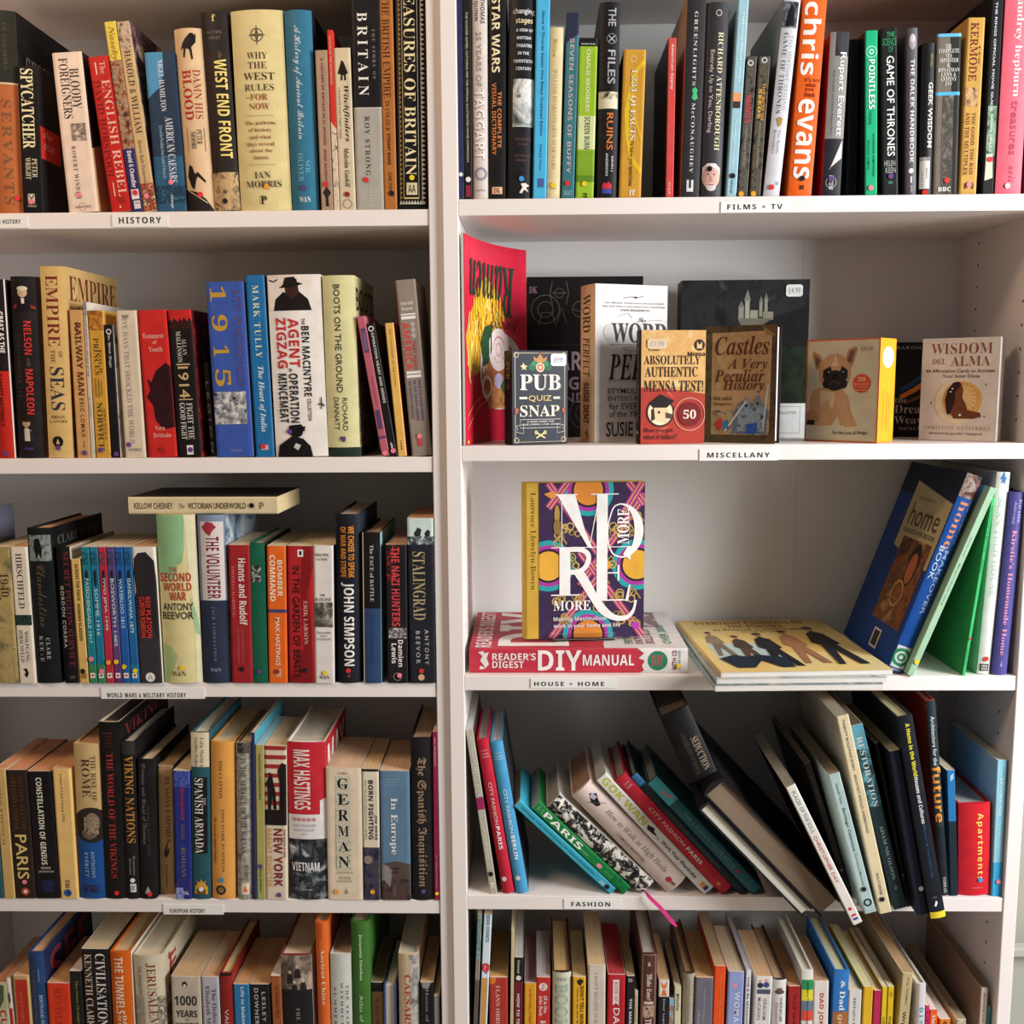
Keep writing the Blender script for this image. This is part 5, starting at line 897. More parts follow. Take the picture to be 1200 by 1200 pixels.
F1 = (530, 0, 4.616); F2 = (760, 0, 4.614); F3 = (960, 0, 4.617)
row(F1, ZR[1], [
 ('p', (18, 52, 31, 64), -60, 1075, 'plain navy book against the white upright', '2e3054', [dot(933, .4, WD)], dict(d=.2)),
 ('p', (53, 98, 66, 108), -60, 1072, 'slim black book with a tiny line of white lettering', '201e20', [d('THE HUNGER GAMES: CATCHING FIRE THE OFFICIAL ILLUSTRATED MOVIE COMPANION', 60, 862, .35, .62, 'c0b894', 's'), r(990, 1052, .2, .8, '8c2c34'), dot(958, .52, WD)], dict(d=.2)),
 ('h', (101, 192, 111, 198), -50, 1075, 'pale hardback with raised white capitals and a sun emblem', 'd0c4bc',
  [d('THOMAS', -10, 122, .56, .82, '4c4440', 'b'), d('QUINN', 2, 106, .16, .4, '4c4440', 'b'), d('25 YEARS OF', 165, 458, .26, .6, '988c80', 's'), d('TAGGART', 474, 854, .12, .74, '7c7064', 'b'), d('TAGGART', 470, 850, .16, .76, 'e8e0d8', 'b'), g(930, .52, 36, 11, '8c889c'), h('headline', 1012, 1026, .15, .8, 'a89c94')], dict(rnd=.004, d=.16)),
 ('h', (201, 290, 201, 288), -60, 1075, 'black book with chunky cream capitals and orange lettering', '1b191a',
  [d('STAR WARS', -18, 382, .14, .64, 'ece0b4', 'b'), d('THE COMPLETE', 485, 788, .5, .74, 'd07c44', 'b'), d('VISUAL DICTIONARY', 438, 828, .16, .42, 'd07c44', 'b'), r(1003, 1042, .16, .8, 'e8b494'), h('DK', 1008, 1037, .28, .68, '6c3c30', 'f')], dict(rnd=.002, d=.2)),
 ('h', (297, 443, 290, 434), -80, 1078, 'tall black hardback with stacked white words and a grey photograph', '1e1d20',
  [h('changing', 40, 78, .16, .97, 'dcdcdc', 's'), h('stages', 94, 128, .27, .9, 'e8d8a8', 'b'), h('A VIEW OF', 149, 165, .28, .92, 'd8d8d8', 'b'), h('BRITISH', 190, 206, .32, .84, 'd8d8d8', 'b'), h('THEATRE', 231, 248, .3, .88, 'd8d8d8', 'b'), h('IN THE', 272, 288, .36, .78, 'd8d8d8', 'b'), h('TWENTIETH', 314, 331, .2, .94, 'd8d8d8', 'b'), h('CENTURY', 354, 371, .3, .88, 'd8d8d8', 'b'),
   a(418, 678, .2, .98, ['141416', '8c9490', 'e0e0dc', '2c2c2e'], 26), h('RICHARD', 738, 752, .32, .9, '5c4448'), h('EYRE', 768, 780, .42, .76, '5c4448'), h('NICHOLAS', 828, 842, .28, .9, '5c4448'), h('WRIGHT', 854, 868, .34, .86, '5c4448'), p([(.5, 1040), (.62, 1010), (.55, 990), (.72, 985), (.88, 1000), (.75, 1010), (.85, 1035), (.68, 1022), (.6, 1044)], 'e0d4c8'), dot(963, .58, BL)], dict(rnd=.006, d=.19)),
 ('p', (452, 532, 436, 508), -50, 1080, 'tall bright cyan paperback', '4cb0dc', [d('Game of Thrones Season One Essays Illustrated Edition', 55, 730, .4, .64, '283c64', 's'), d('Padraig Moore', 775, 920, .4, .62, '283c64', 'r'), r(963, 1012, .35, .8, '4c5c94')], dict(d=.19)),
 ('h', (538, 613, 509, 581), 147, 1078, 'cream hardback with gold lettering and a signature', 'dccca0', [d('William', 208, 305, .25, .6, 'b8983c', 'c'), d('WILLIAM SHAKESPEARES STAR WARS', 372, 912, .34, .62, 'b8a060', 'r'), h('quirk', 1014, 1024, .3, .7, 'b8a060'), dot(1000, .48, YE)], dict(rnd=.002, d=.14)),
 ('p', (619, 690, 590, 657), 68, 1078, 'teal paperback with a navy top and pinkish capitals', '3a727c', [p([(0, 68), (1, 68), (1, 180), (0, 230)], '2c3044'), d('SEVEN SEASONS OF BUFFY', 205, 935, .32, .66, 'b8a4a4', 'b'), h('SMART', 1030, 1056, .15, .85, 'a8c4c4', 'i'), dot(990, .45, RD)]),
 ('p', (690, 785, 664, 765), 205, 1080, 'lime green paperback with a black top strip', '94b830', [r(205, 250, 0, 1, '1c1a18'), h('Random Books', 232, 241, .12, .88, 'c8c8b8', 'b'), d('CHARLIE BROOKERS', 265, 602, .4, .64, 'd8e0a8', 'b'), r(625, 808, .05, 1, 'ccd49c'), d('SCREEN BURN', 630, 806, .4, .7, '2c2e20', 'b'), p([(0, 820), (1, 806), (1, 950), (0, 950)], '7ca028'), r(950, 985, 0, 1, '5c8420'), d('ff', 1045, 1075, .4, .65, '2c3c18', 'b'), dot(997, .48, YE)]),
 ('h', (803, 908, 780, 893), 10, 1078, 'glossy black hardback with an orange word and cream stripe', '1a191b',
  [d('THE', 40, 138, .42, .8, 'a8a8a8', 's'), g(205, .6, 28, 3, '8c8c8c'), d('X', 185, 225, .45, .74, 'a8a8a8', 's'), d('FILES', 265, 448, .42, .8, 'a8a8a8', 's'), a(490, 582, 0, .95, ['1a191b', 'c8c0a0', 'e0d8c0'], 90), r(530, 582, 0, .95, 'd8d0b4'), d('RUINS', 605, 808, .42, .74, 'cc7434', 's'), d('KEVIN J', 842, 925, .66, .78, 'd0d0d0', 's'), d('ANDERSON', 825, 950, .4, .52, 'd0d0d0', 's'), p([(.25, 1000), (.36, 985), (.46, 995), (.56, 982), (.72, 1000), (.72, 1022), (.25, 1022)], 'c83440'), r(1024, 1048, .25, .72, '3c4c9c')], dict(rnd=.004)),
 ('p', (931, 1047, 899, 1021), 268, 1080, 'golden paperback with white numerals and yellow swirls', 'c89434',
  [l([(.95, 330), (.6, 380), (.35, 500), (.22, 600), (.3, 740), (.5, 860), (.95, 930)], 26, 'd8b428'), l([(.4, 480), (.6, 640), (.95, 760)], 16, 'd0a430'), g(318, .45, 18, 5, 'd8c488'), d('1,234 QI FACTS', 374, 758, .3, .62, '5c4420', 'f'), d('1,234 QI FACTS', 372, 756, .33, .64, 'e8dcc4', 'f'), d('To leave you speechless', 765, 1012, .38, .6, '54401c', 'b'), h('ff', 1030, 1062, .45, .75, 'ecdcc8', 'f')]),
 ('p', (109, 150, 92, 134), 205, 1075, 'slim coral red book with white lettering', 'cc4c48', [d('American Gypsy', 236, 482, .3, .75, 'ecd0c8', 'b'), d('OM', 985, 1050, .3, .6, 'e0a8a0')], dict(crop=F2, d=.15, cl='181416'), ),
 ('h', (206, 311, 173, 275), -30, 1075, 'charcoal hardback with spaced white serif capitals and green emblem', '323032',
  [d('GREENLIGHTS', 60, 458, .4, .58, 'dcd8d0', 'r1'), p([(.4, 480), (.55, 465), (.7, 480), (.66, 500), (.72, 525), (.55, 540), (.4, 525), (.46, 503)], '4cb87c'), d('McCONAUGHEY', 552, 936, .42, .6, 'dcd8d0', 'r1'), r(975, 1040, .3, .42, 'd8d8d8'), r(975, 1040, .54, .66, 'd8d8d8'), r(1020, 1040, .3, .66, 'd8d8d8')], dict(crop=F2, d=.165, cl='a87c54', rnd=.002)),
 ('h', (320, 448, 274, 394), 10, 1075, 'charcoal hardback with cream title and an elderly face', '38363a',
  [g(68, .55, 18, 6, 'a8a4a0'), d('RICHARD ATTENBOROUGH', 170, 812, .56, .8, 'dcd0a0', 'r'), d('Entirely Up to You, Darling', 265, 716, .2, .42, 'c8c4c0', 's'), e(955, .48, 72, .4, 'd0a898'), p([(.1, 950), (.1, 905), (.3, 884), (.66, 884), (.88, 910), (.88, 950), (.78, 918), (.5, 902), (.2, 918)], 'dcd4d0'), e(1016, .5, 22, .22, 'd0c4c0'), o(945, .36, 5, '5c4440'), o(945, .62, 5, '5c4440'), p([(.46, 950), (.56, 985), (.42, 985)], 'b88c7c'), r(1000, 1006, .38, .62, '9c5c50'), dot(915, .4, BKD)], dict(crop=F2, rnd=.005)),
 ('p', (489, 546, 418, 474), -40, 1075, 'tall pale blue paperback with an orange square', '98c0cc', [d('Exploring Visual Culture', 65, 446, .4, .7, 'e4ecec', 'b'), r(498, 545, 0, .85, 'd89868'), r(545, 582, .1, .8, '3c3230'), d('The best of from design', 638, 905, .35, .6, 'd4e4e8', 's'), d('Edinburgh', 978, 1052, .35, .6, '2c4450', 's'), dot(955, .5, BKD)], dict(crop=F2, d=.17)),
 ('p', (531, 590, 482, 532), 305, 1070, 'small dark comic with red lettering', '3c3a38', [a(305, 1070, 0, 1, ['2c2a28', '5c5850', '3a3632'], 120), g(340, .4, 16, 6, 'd0d0d0'), d('HAUNTED', 515, 662, .2, .72, 'c83c44', 'b'), d('COMICS AND STORIES', 680, 900, .3, .55, '8c8474'), dot(1060, .35, OR_)], dict(crop=F2)),
 ('p', (596, 662, 546, 602), 305, 1070, 'small dark comic with orange yellow lettering', '33312f', [a(305, 1070, 0, 1, ['24221f', '5c5648', '34302c'], 120), g(325, .5, 16, 6, 'c8c8c8'), d('THE BEST OF', 448, 652, .5, .76, 'd08c30', 'b'), d('SEEDS', 480, 640, .2, .46, 'd8b040', 'b'), d('COLLECTED EDITION', 660, 900, .4, .6, '8c8474'), dot(1055, .35, OR_)], dict(crop=F2)),
 ('h', (734, 828, 622, 704), -10, 1070, 'tilting white hardback with a black crow picture on top', 'c8c8cc',
  [a(8, 148, 0, .9, ['1c1c20', '54545c', '8c9098'], 60), p([(.2, 140), (.3, 60), (.5, 20), (.7, 60), (.75, 140)], '141418'), d('THE HISTORY BEHIND', 185, 592, .58, .8, 'a4a8b0', 'r'), d('GAME OF THRONES', 175, 612, .22, .48, '5c6470', 'r'), p([(.3, 640), (.5, 628), (.7, 640), (.6, 675), (.45, 685)], 'a88848'), d('The North', 700, 830, .5, .64, '8c9098', 'r'), d('Remembers', 700, 830, .24, .38, '70767e', 'r'), h('M', 985, 1005, .7, .85, '8c9098'), dot(1018, .45, RD)], dict(crop=F2, d=.2, cl='74706e', rnd=.002)),
 ('h', (846, 972, 756, 881), -60, 1068, 'fat orange hardback with bold rounded white letters', 'e0601c',
  [d('chris', 8, 402, .08, .82, 'f0e8e0', 'b'), h("it's not", 412, 438, .3, 1, '7c2c14', 's'), h('what', 442, 466, .34, .82, '7c2c14', 's'), h('you', 472, 494, .34, .72, '7c2c14', 's'), h('think', 494, 520, .32, .82, '7c2c14', 's'), d('evans', 532, 968, .12, .82, 'f0e8e0', 'b'), r(1005, 1030, .45, .52, '4c2014'), r(1005, 1030, .56, .63, '4c2014'), dot(968, .52, BKD)], dict(crop=F2, d=.165, rnd=.002)),
 ('h', (60, 172, 20, 109), 172, 1062, 'grey and black hardback with large pale serif name', '8c8883',
  [r(172, 300, .3, 1, '2c2c32'), p([(.3, 172), (.75, 172), (.7, 290), (.5, 300), (.35, 220)], '3a3a3e'), r(745, 1062, 0, 1, '28282e'), p([(.95, 750), (.95, 850), (.35, 905), (.3, 920)], 'dcd0c4'), d('Rupert Everett', 280, 732, .46, .9, 'e4e4e2', 's'), d('Red Carpets and Other Banana Skins', 378, 725, .24, .36, '54545c', 's'), g(985, .45, 30, 3, 'b8b4b8'), d('arrow', 945, 1025, .32, .58, 'b8b4b8', 'b'), dot(965, .45, PU)], dict(crop=F3, cl='9c2430', rnd=.002)),
 ('p', (178, 228, 140, 226), 212, 1060, 'black green book recessed between the grey and the emerald ones', '151a18', [d('VAN', 990, 1050, .8, .9, '3c4844', 's')], dict(crop=F3, Y=.03, d=.15)),
 ('p', (234, 317, 234, 313), 165, 1060, 'emerald green paperback with white lettering', '1ca874',
  [g(278, .5, 32, 5, '9cdcc4'), g(278, .5, 14, 6, 'c8e8dc'), d('POINTLESS', 321, 587, .24, .76, '1c2c28', 'b'), d('POINTLESS', 319, 585, .28, .78, 'e4f0ea', 'b'), d('The 100 most pointless things', 596, 668, .2, .6, '0c6044', 's'), d('ALEXANDER ARMSTRONG', 718, 952, .62, .78, '0f4434', 's'), d('RICHARD OSMAN', 754, 912, .2, .36, '0f4434', 's'), dot(1015, .46, PK)], dict(crop=F3, cl='0e1412')),
 ('p', (336, 419, 341, 430), 148, 1060, 'black paperback with white title and green top words', '18191a',
  [h('THE', 172, 198, .35, .85, '2c9c64', 's'), h('SCIENCE', 205, 245, .08, .95, '2c8454', 's'), h('OF', 250, 282, .45, .75, '2c7c50', 's'), d('GAME OF THRONES', 300, 842, .32, .8, 'e0e0dc', 's'), h('HELEN', 866, 896, .12, .82, '9ca09c', 's'), h('KEEN', 904, 934, .2, .84, '9ca09c', 's'), r(980, 995, .35, .65, '2c6c5c'), dot(952, .52, PU)], dict(crop=F3)),
 ('h', (477, 537, 472, 524), 150, 1046, 'slim grey hardback with white condensed capitals', '5a575a',
  [e(222, .48, 42, .34, '9c9498'), e(205, .48, 22, .26, 'c0b8bc'), d('THE DALEK HANDBOOK', 314, 866, .3, .7, 'd8d4d4', 'b'), o(910, .45, 14, 'e4e0e0'), r(940, 975, .38, .56, 'c8c4c4'), d('BBC', 990, 1030, .4, .6, 'a8a4a4', 'b')], dict(crop=F3, cr='141214', rnd=.002)),
 ('h', (552, 629, 542, 614), 232, 1050, 'black hardback with a scuffed white label near its foot', '1a1a1c',
  [d('SEGAL', 288, 358, .6, .78, '8c8440', 's'), d('GEEK WISDOM', 440, 788, .5, .84, 'dcdcd8', 's'), a(840, 870, .02, .75, ['1a1a1c', 'b8b4ac'], 150), r(860, 1012, .02, .74, 'd0ccc4'), d('SEGAL', 900, 960, .46, .58, '54504c', 's'), d('GEEK W', 920, 1005, .16, .3, '54504c', 'i'), dot(1033, .4, RD)], dict(crop=F3, rnd=.003)),
 ('p', (648, 779, 614, 746), 180, 1052, 'worn brown and black paperback with two cyan lines', '6c6458',
  [p([(.55, 200), (1, 200), (1, 1052), (.62, 1052), (.58, 800), (.66, 520)], '24221f'), a(510, 1052, .3, .75, ['6c6458', '3c3832', '7c7466'], 70), r(182, 198, 0, 1, '5cb0d8'), r(492, 510, 0, 1, '4ca8d8')] + [h(t, y0, y0 + 22, u0, u1, 'd8d4cc', 'r') for t, y0, u0, u1 in (('THE', 238, .34, .6), ('COMPLETE', 262, .08, .92), ('YES', 288, .36, .62), ('MINISTER', 312, .12, .9), ('&', 338, .42, .54), ('JONATHAN', 364, .05, .95), ('LYNN &', 388, .2, .8), ('ANTONY', 412, .16, .84), ('JAY', 436, .36, .66))] +
  [h('BBC', 1006, 1030, .2, .72, 'dcd8d4', 'b'), dot(970, .55, RD)], dict(crop=F3)),
 ('p', (804, 901, 758, 848), 95, 1050, 'mustard gold paperback with dark red western capitals', 'c09448',
  [d('KERMODE', 120, 432, .2, .66, '70281c', 'f'), d('ITS', 240, 340, .72, .8, '4c3018', 'f'), a(466, 566, .06, .78, ['5c3c20', 'c8a070', '3c2818'], 60), d('THE GOOD, THE BAD', 600, 936, .5, .72, '54301c', 'f'), d('AND THE MULTIPLEX', 598, 940, .16, .4, '70281c', 'f'), p([(.28, 1015), (.28, 985), (.42, 978), (.55, 985), (.68, 978), (.8, 985), (.8, 1015), (.72, 1015), (.68, 992), (.55, 998), (.48, 992), (.36, 1015)], '5c3a1c'), dot(992, .54, PK)], dict(crop=F3)),
 ('p', (955, 1012, 878, 945), -40, 1045, 'tall black book with thin white lettering and a pale foot', '17181a',
  [a(560, 830, .15, .9, ['17181a', '5c7c60', '8ca488', '17181a'], 50), p([(.2, 820), (.75, 820), (.85, 950), (.15, 965)], 'c8ccb4'), d('THE RINGS OFFICIAL MOVIE GUIDE', 8, 590, .32, .52, 'd0d0cc', 's'), d('BRIAN SIBLEY', 604, 812, .4, .6, 'd0d0cc', 's'), dot(850, .55, RD)], dict(crop=F3, d=.2)),
 ('h', (1020, 1152, 950, 1098), -60, 1040, 'tall salmon pink hardback with white lower case letters', 'dc6474',
  [d('audrey hepburn', -10, 508, .38, .72, 'f0e0dc', 'r'), d('treasures', 530, 822, .42, .68, 'a83c50', 's'), d('xxii', 880, 970, .46, .7, 'b04454', 'c'), dot(990, .44, WD)], dict(crop=F3, d=.22, rnd=.002)),
 ('h', (1156, 1215, 1104, 1180), -60, 1036, 'maroon hardback, last before the case upright', '641c30', [], dict(crop=F3, d=.2)),
], 'books on the films shelf', 'on the films shelf', lim=(XRI, XRO), Y=0.012)

I1 = (530, 800, 4.138); I2 = (790, 800, 2.927)
ROWI = [
 ('p', (56, 102, 181, 221), 230, 1045, 'grey green sketch book with a magenta band', 'b4b09c',
  [d('DIY FASHION SKETCH BOOK', 263, 562, .28, .72, '54504a', 'b'), d('DIY FASHION SKETCH BOOK', 262, 560, .32, .74, 'e0dcd0', 'b'), r(562, 622, 0, 1, '9c2458'), d('WE ARE THE FIGURES', 712, 872, .35, .65, 'e4e0d8', 's'), dot(945, .5, BKD), d('K', 990, 1024, .2, .75, 'e4e0d8', 'b')], dict(d=.17, cr='4a2c34', pg='d4d8d4')),
 ('h', (115, 175, 246, 303), 275, 1030, 'narrow red city guide standing almost upright', 'bc2438',
  [h('CITY', 326, 334, .2, .8, 'e0a0a4', 's'), h('GUIDES', 342, 350, .18, .82, 'e0a0a4', 's'), h('FASHION', 356, 364, .18, .85, 'e0a0a4', 's'), d('CITY FASHION', 482, 690, .36, .66, 'e4b8b8', 's'), d('PARIS', 698, 812, .36, .68, 'f0e4e0', 'b'), dot(957, .34, WD)], dict(d=.14, pg='c8c8c4', rnd=.003)),
 ('h', (180, 245, 316, 376), 285, 1055, 'narrow sky blue city guide standing almost upright', '4c9cc8',
  [h('CITY', 340, 348, .2, .8, 'c4dce8', 's'), h('GUIDES', 355, 363, .18, .82, 'c4dce8', 's'), h('FASHION', 369, 377, .18, .85, 'c4dce8', 's'), d('CITY FASHION', 525, 748, .36, .64, 'd0e4ee', 's'), d('BERLIN', 758, 880, .36, .66, 'f0f0f0', 'b'), dot(975, .36, WD)], dict(d=.14, pg='c8ccc8', cr='2a2e34', rnd=.003)),
 ('p', ((300, 600), (342, 561), (762, 1025), (804, 984)), 0, 1, 'slim cyan book at the bottom of the leaning stack', '3aa4bc',
  [d('TEXTILES THE INSPIRATION OF FASHION DESIGN', .04, .8, .4, .62, '1c5868', 's'), d('264', .87, .94, .2, .6, 'c0d8dc', 'b'), dot(.94, .45, BKD)], dict(d=.13, cl='3ab8d0')),
 ('p', ((386, 612), (438, 562), (842, 1040), (894, 992)), 0, 1, 'green book with fat white capitals, leaning', '177c3c',
  [d('PARIS', .1, .5, .22, .82, 'ecece4', 'b'), h('style', .02, .05, .3, .8, '7cb890', 's'), h('guide', .06, .085, .3, .8, '7cb890', 's'), d('style', .5, .58, .3, .5, '8cc0a0', 's'), e(.7, .45, .025, .2, 'e090a0'), d('EDITION', .76, .84, .3, .6, '54a070', 's'), a(.85, 1, 0, 1, ['0c4c24', '177c3c', '0a3018'], 150)], dict(d=.13, pg='989c98')),
 ('h', ((452, 612), (536, 534), (942, 1042), (1003, 985)), 0, 1, 'leaning book covered in black and white damask scrolls', 'dcd8cc',
  [a(0, 1, 0, 1, ['e4e0d4', 'e4e0d4', '1a1618', '1a1618', 'e4e0d4'], 75), d('THE GODDESS GUIDE', .3, .78, .4, .64, '4c4444', 'r2'), p([(.2, .82), (.5, .85), (.8, .82), (.8, .87), (.5, .86), (.2, .87)], '1a1618')], dict(d=.13, pg='a8a8a4', rnd=.003, cr='c8c4bc')),
 ('h', ((566, 560), (690, 468), (1056, 1022), (1140, 960)), 0, 1, 'thick pinkish white hardback with handwritten lettering, leaning', 'd8c4bc',
  [p([(.4, .12), (.6, .06), (.8, .1), (.7, .13), (.6, .18), (.45, .17)], '1c181c'), l([(.3, .1), (.5, .14), (.8, .2)], .004, '54504c'), p([(.5, .08), (.7, .07), (.72, .12), (.55, .12)], 'a8a4b8'), d('How to Walk in High Heels', .24, .86, .46, .74, '6c605c', 'i'), d('CAMILLA MORTON', .42, .7, .2, .32, '7c706c', 's'), o(.92, .45, .022, 'c03040'), p([(.4, .95), (.5, .94), (.52, .98), (.42, .98)], '7c5048')], dict(d=.14, pg='a88468', rnd=.006)),
 ('p', ((696, 482), (754, 428), (1246, 1049), (1290, 1008)), 0, 1, 'white leaning book with large yellow green capitals', 'd8d4d0',
  [d('GOK WAN', .02, .41, .26, .86, 'b8b830', 'b'), p([(.3, .44), (.6, .42), (.8, .47), (.6, .48), (.5, .52), (.4, .5)], '241c20'), o(.53, .4, .012, 'b8b0ac'), d('Work Your Wardrobe', .56, .88, .36, .66, '2c2830', 's'), r(.93, .96, .3, .7, 'd89040'), r(.96, .985, .3, .7, '3c3c74')], dict(d=.13, pg='c0c0bc')),
 ('h', ((790, 480), (838, 436), (1330, 1053), (1376, 1012)), 0, 1, 'second red city guide, tilted on the big white one', 'b82838',
  [h('CITY', .05, .065, .25, .8, 'e0a0a4', 's'), h('GUIDE', .075, .09, .25, .8, 'e0a0a4', 's'), d('CITY FASHION', .27, .6, .38, .68, 'e0b0b0', 's'), d('PARIS', .62, .76, .38, .68, 'f0e4e0', 'b'), o(.93, .4, .014, 'd87848')], dict(d=.13, pg='8c8884', rnd=.002)),
 ('h', ((866, 462), (908, 424), (1407, 1040), (1448, 1002)), 0, 1, 'very dark leaning guide with a blue top end', '1c2a30',
  [r(0, .08, 0, 1, '3c74a4'), d('CITY FASHION BERLIN', .3, .78, .3, .65, '4c5c5c', 's')], dict(d=.13, pg='7c7c80', rnd=.002)),
 ('h', ((950, 495), (992, 452), (1500, 1078), (1540, 1040)), 0, 1, 'dark teal leaning book with a pink feather', '285c64',
  [r(0, .2, 0, 1, '4ca8b4'), p([(.3, .08), (.5, .1), (.8, .17), (.7, .18), (.45, .14)], 'c87c80'), d('100 UNSEEN MAJESTYS', .3, .78, .36, .72, '6c8c8c', 'r'), p([(.3, .8), (.6, .8), (.65, .83), (.35, .83)], '8c3844')], dict(d=.13, pg='7c7c78', rnd=.002)),
]
ROWI += [bk_[:7] + ({**(bk_[7] if len(bk_) > 7 else {}), 'crop': I2},) for bk_ in [
 ('h', ((78, 432), (128, 398), (442, 806), (484, 768)), 0, 1, 'thin leaning hardback with its white page edges to the front', '1c1a1c', [], dict(head=1, d=.22, pg='d0ccbc', auto=1, rnd=.002)),
 ('h', ((88, 372), (162, 322), (506, 806), (566, 748)), 0, 1, 'thick black leaning hardback with brownish page edges to the front', '141214', [], dict(head=1, d=.24, pg='84705c', auto=1, rnd=.006)),
 ('p', ((372, 362), (402, 345), (602, 834), (636, 820)), 0, 1, 'thin white tilting book sticking out past the shelf edge', 'dcd4cc',
  [d('PLACES OF THE SOUL', .04, .34, .32, .68, '5c9c98', 's'), d('CHRISTOPHER DAY', .36, .7, .3, .66, 'b85c50', 's'), o(.89, .45, .011, 'c03038'), r(.93, .945, .3, .75, 'c84048'), r(.945, .955, .3, .75, 'e8e0dc'), r(.955, .97, .3, .75, '34449c')], dict(auto=1, d=.2, pg='b8b0a0', cl='1a1618')),
 ('p', (448, 474, 592, 622), 275, 737, 'slim dark brown tilting paperback with grey lettering', '2a2220', [d('TECTONICS', 318, 440, .35, .65, '5c5450', 'r'), d('THE BUILD', 560, 620, .4, .6, '4c4440', 'r'), o(650, .5, 5, '8c8484')], dict(d=.2, pg='8c7860')),
 ('p', (526, 570, 656, 694), 312, 795, 'pale blue grey tilting book with a round emblem', 'a0b4b0', [d('Alexander Tzonis', 345, 415, .4, .6, '4c5c5c', 's'), d('Santiago Calatrava', 430, 580, .36, .66, '2c383c', 's'), d('The Poetry of Movement', 585, 700, .4, .62, '4c5c5c', 's'), dot(710, .45, BKD), g(758, .5, 13, 5, '1c2224')], dict(auto=1, d=.21, pg='98886c')),
 ('p', (558, 596, 702, 752), 112, 795, 'tall cream tilting book with small dark lettering', 'd0c09c', [d('TWENTY BUILDINGS EVERY', 125, 300, .38, .58, '4c4438', 's'), d('ARCHITECT SHOULD UNDERSTAND', 312, 515, .38, .58, '4c4438', 's'), d('ROUTLEDGE', 655, 730, .4, .6, '4c4438', 's'), dot(745, .45, BKD)], dict(auto=1, d=.22, pg='c8b89c', cl='c4bca8')),
 ('p', (600, 648, 756, 802), 145, 780, 'dark teal tilting book topped with light blue', '1e3238', [r(145, 240, 0, 1, '5c98ac'), a(225, 420, 0, 1, ['5c98ac', '2c5058', '1e3238'], 60), d('RESTORATION', 185, 425, .3, .72, 'c8d0cc', 'r'), d('ADAM NICOLSON', 490, 678, .4, .66, '9ca8a8', 'r'), h('W', 700, 715, .4, .7, '8c9494', 'i')], dict(auto=1, d=.19, pg='5c5448')),
 ('p', (684, 716, 803, 822), 205, 770, 'plain black tilting book beside the dark teal one', '141516', [dot(658, .5, '54545a')], dict(auto=1, d=.19, pg='5c5444')),
 ('p', (718, 764, 822, 856), 232, 800, 'navy black tilting book with a white sticker', '182030', [dot(708, .75, WD)], dict(auto=1, d=.2, pg='b0a484', cl='141820')),
 ('h', (766, 814, 879, 938), 105, 812, 'tall black tilting book with yellow title and foot', '161a22', [d('A Home in the World:', 140, 322, .42, .7, 'e4d83c', 'b'), d('Houses and Cultures', 322, 482, .42, .68, 'dcdcd8', 'b'), d('Marion & Carolyn Lilly', 486, 672, .42, .62, '2c4c74', 's'), h('BOOKS', 735, 743, .3, .62, '5c6068'), p([(.35, 768), (.5, 750), (.6, 758), (.45, 772)], 'e4e4e4'), r(790, 812, 0, 1, 'e4cc34')], dict(auto=1, d=.21, pg='dcd0a0', rnd=.002)),
 ('h', (866, 894, 912, 950), 42, 745, 'tall slate book with an orange word and white script', '28343a', [d('Architecture for the', 115, 285, .3, .72, 'd4d8d4', 's'), d('future', 288, 484, .1, 1.05, 'e89434', 'b'), r(500, 745, 0, 1, '1c2226'), d('TERRAIL', 678, 738, .4, .72, 'c4c4bc', 'r')], dict(d=.2, cl='ac3c24', pg='c8c4b4', rnd=.002)),
 ('p', (930, 968, 952, 970), 300, 746, 'narrow blue paperback beside the thick red one', '2c74ac', [r(480, 746, 0, 1, '1c2a34'), p([(.4, 320), (.8, 310), (.8, 330), (.4, 340)], 'a8c8dc')], dict(d=.15, pg='c8bca0')),
 ('h', (972, 1104, 986, 1088), 415, 746, 'squat thick red book with one yellow word', 'c8202c', [d('Apartments', 450, 692, .52, .76, 'e8c864', 'b1'), r(718, 720, .4, .75, 'd07c74'), dot(690, .66, BL)], dict(d=.15, pg='a8a49c', rnd=.004)),
 ('p', (1106, 1158, 1090, 1132), 265, 738, 'pale blue book beside the case upright', '8cc4d8', [r(620, 738, 0, 1, '3ca4d4'), d('LE CORBUSIER', 330, 460, .36, .6, 'e4f0f4', 's'), d('The Architect of Light', 470, 600, .4, .58, 'd0e4ec', 's'), d('Jean Louis', 290, 320, .6, .76, '5c8ca0', 's'), dot(686, .62, PK)], dict(d=.16, pg='c8ccc0', cl='9cc4d0')),
]]
row(I1, ZR[4], ROWI, 'books on the fashion shelf', 'on the fashion shelf', lim=(XRI, XRO), auto=False, Y=0.006, clamp=False)
GAIN[0] = 1.0
bk = row(I2, ZR[4], [('h', ((-46, 128), (46, 74), (57, 361), (147, 297)), 0, 1, 'black hardback with gold grey capitals perched on the leaning pile', '151314',
  [d('SEDUCTION', .42, .9, .62, .86, '8c7c64', 'r'), d('A CELEBRATION OF SENSUAL', .3, .92, .36, .52, '4c463e', 'r')], dict(free=1, d=.15, pg='54483c', rnd=.006))],
  'books on the fashion shelf', 'on the fashion shelf',  Y=-0.03, clamp=False)

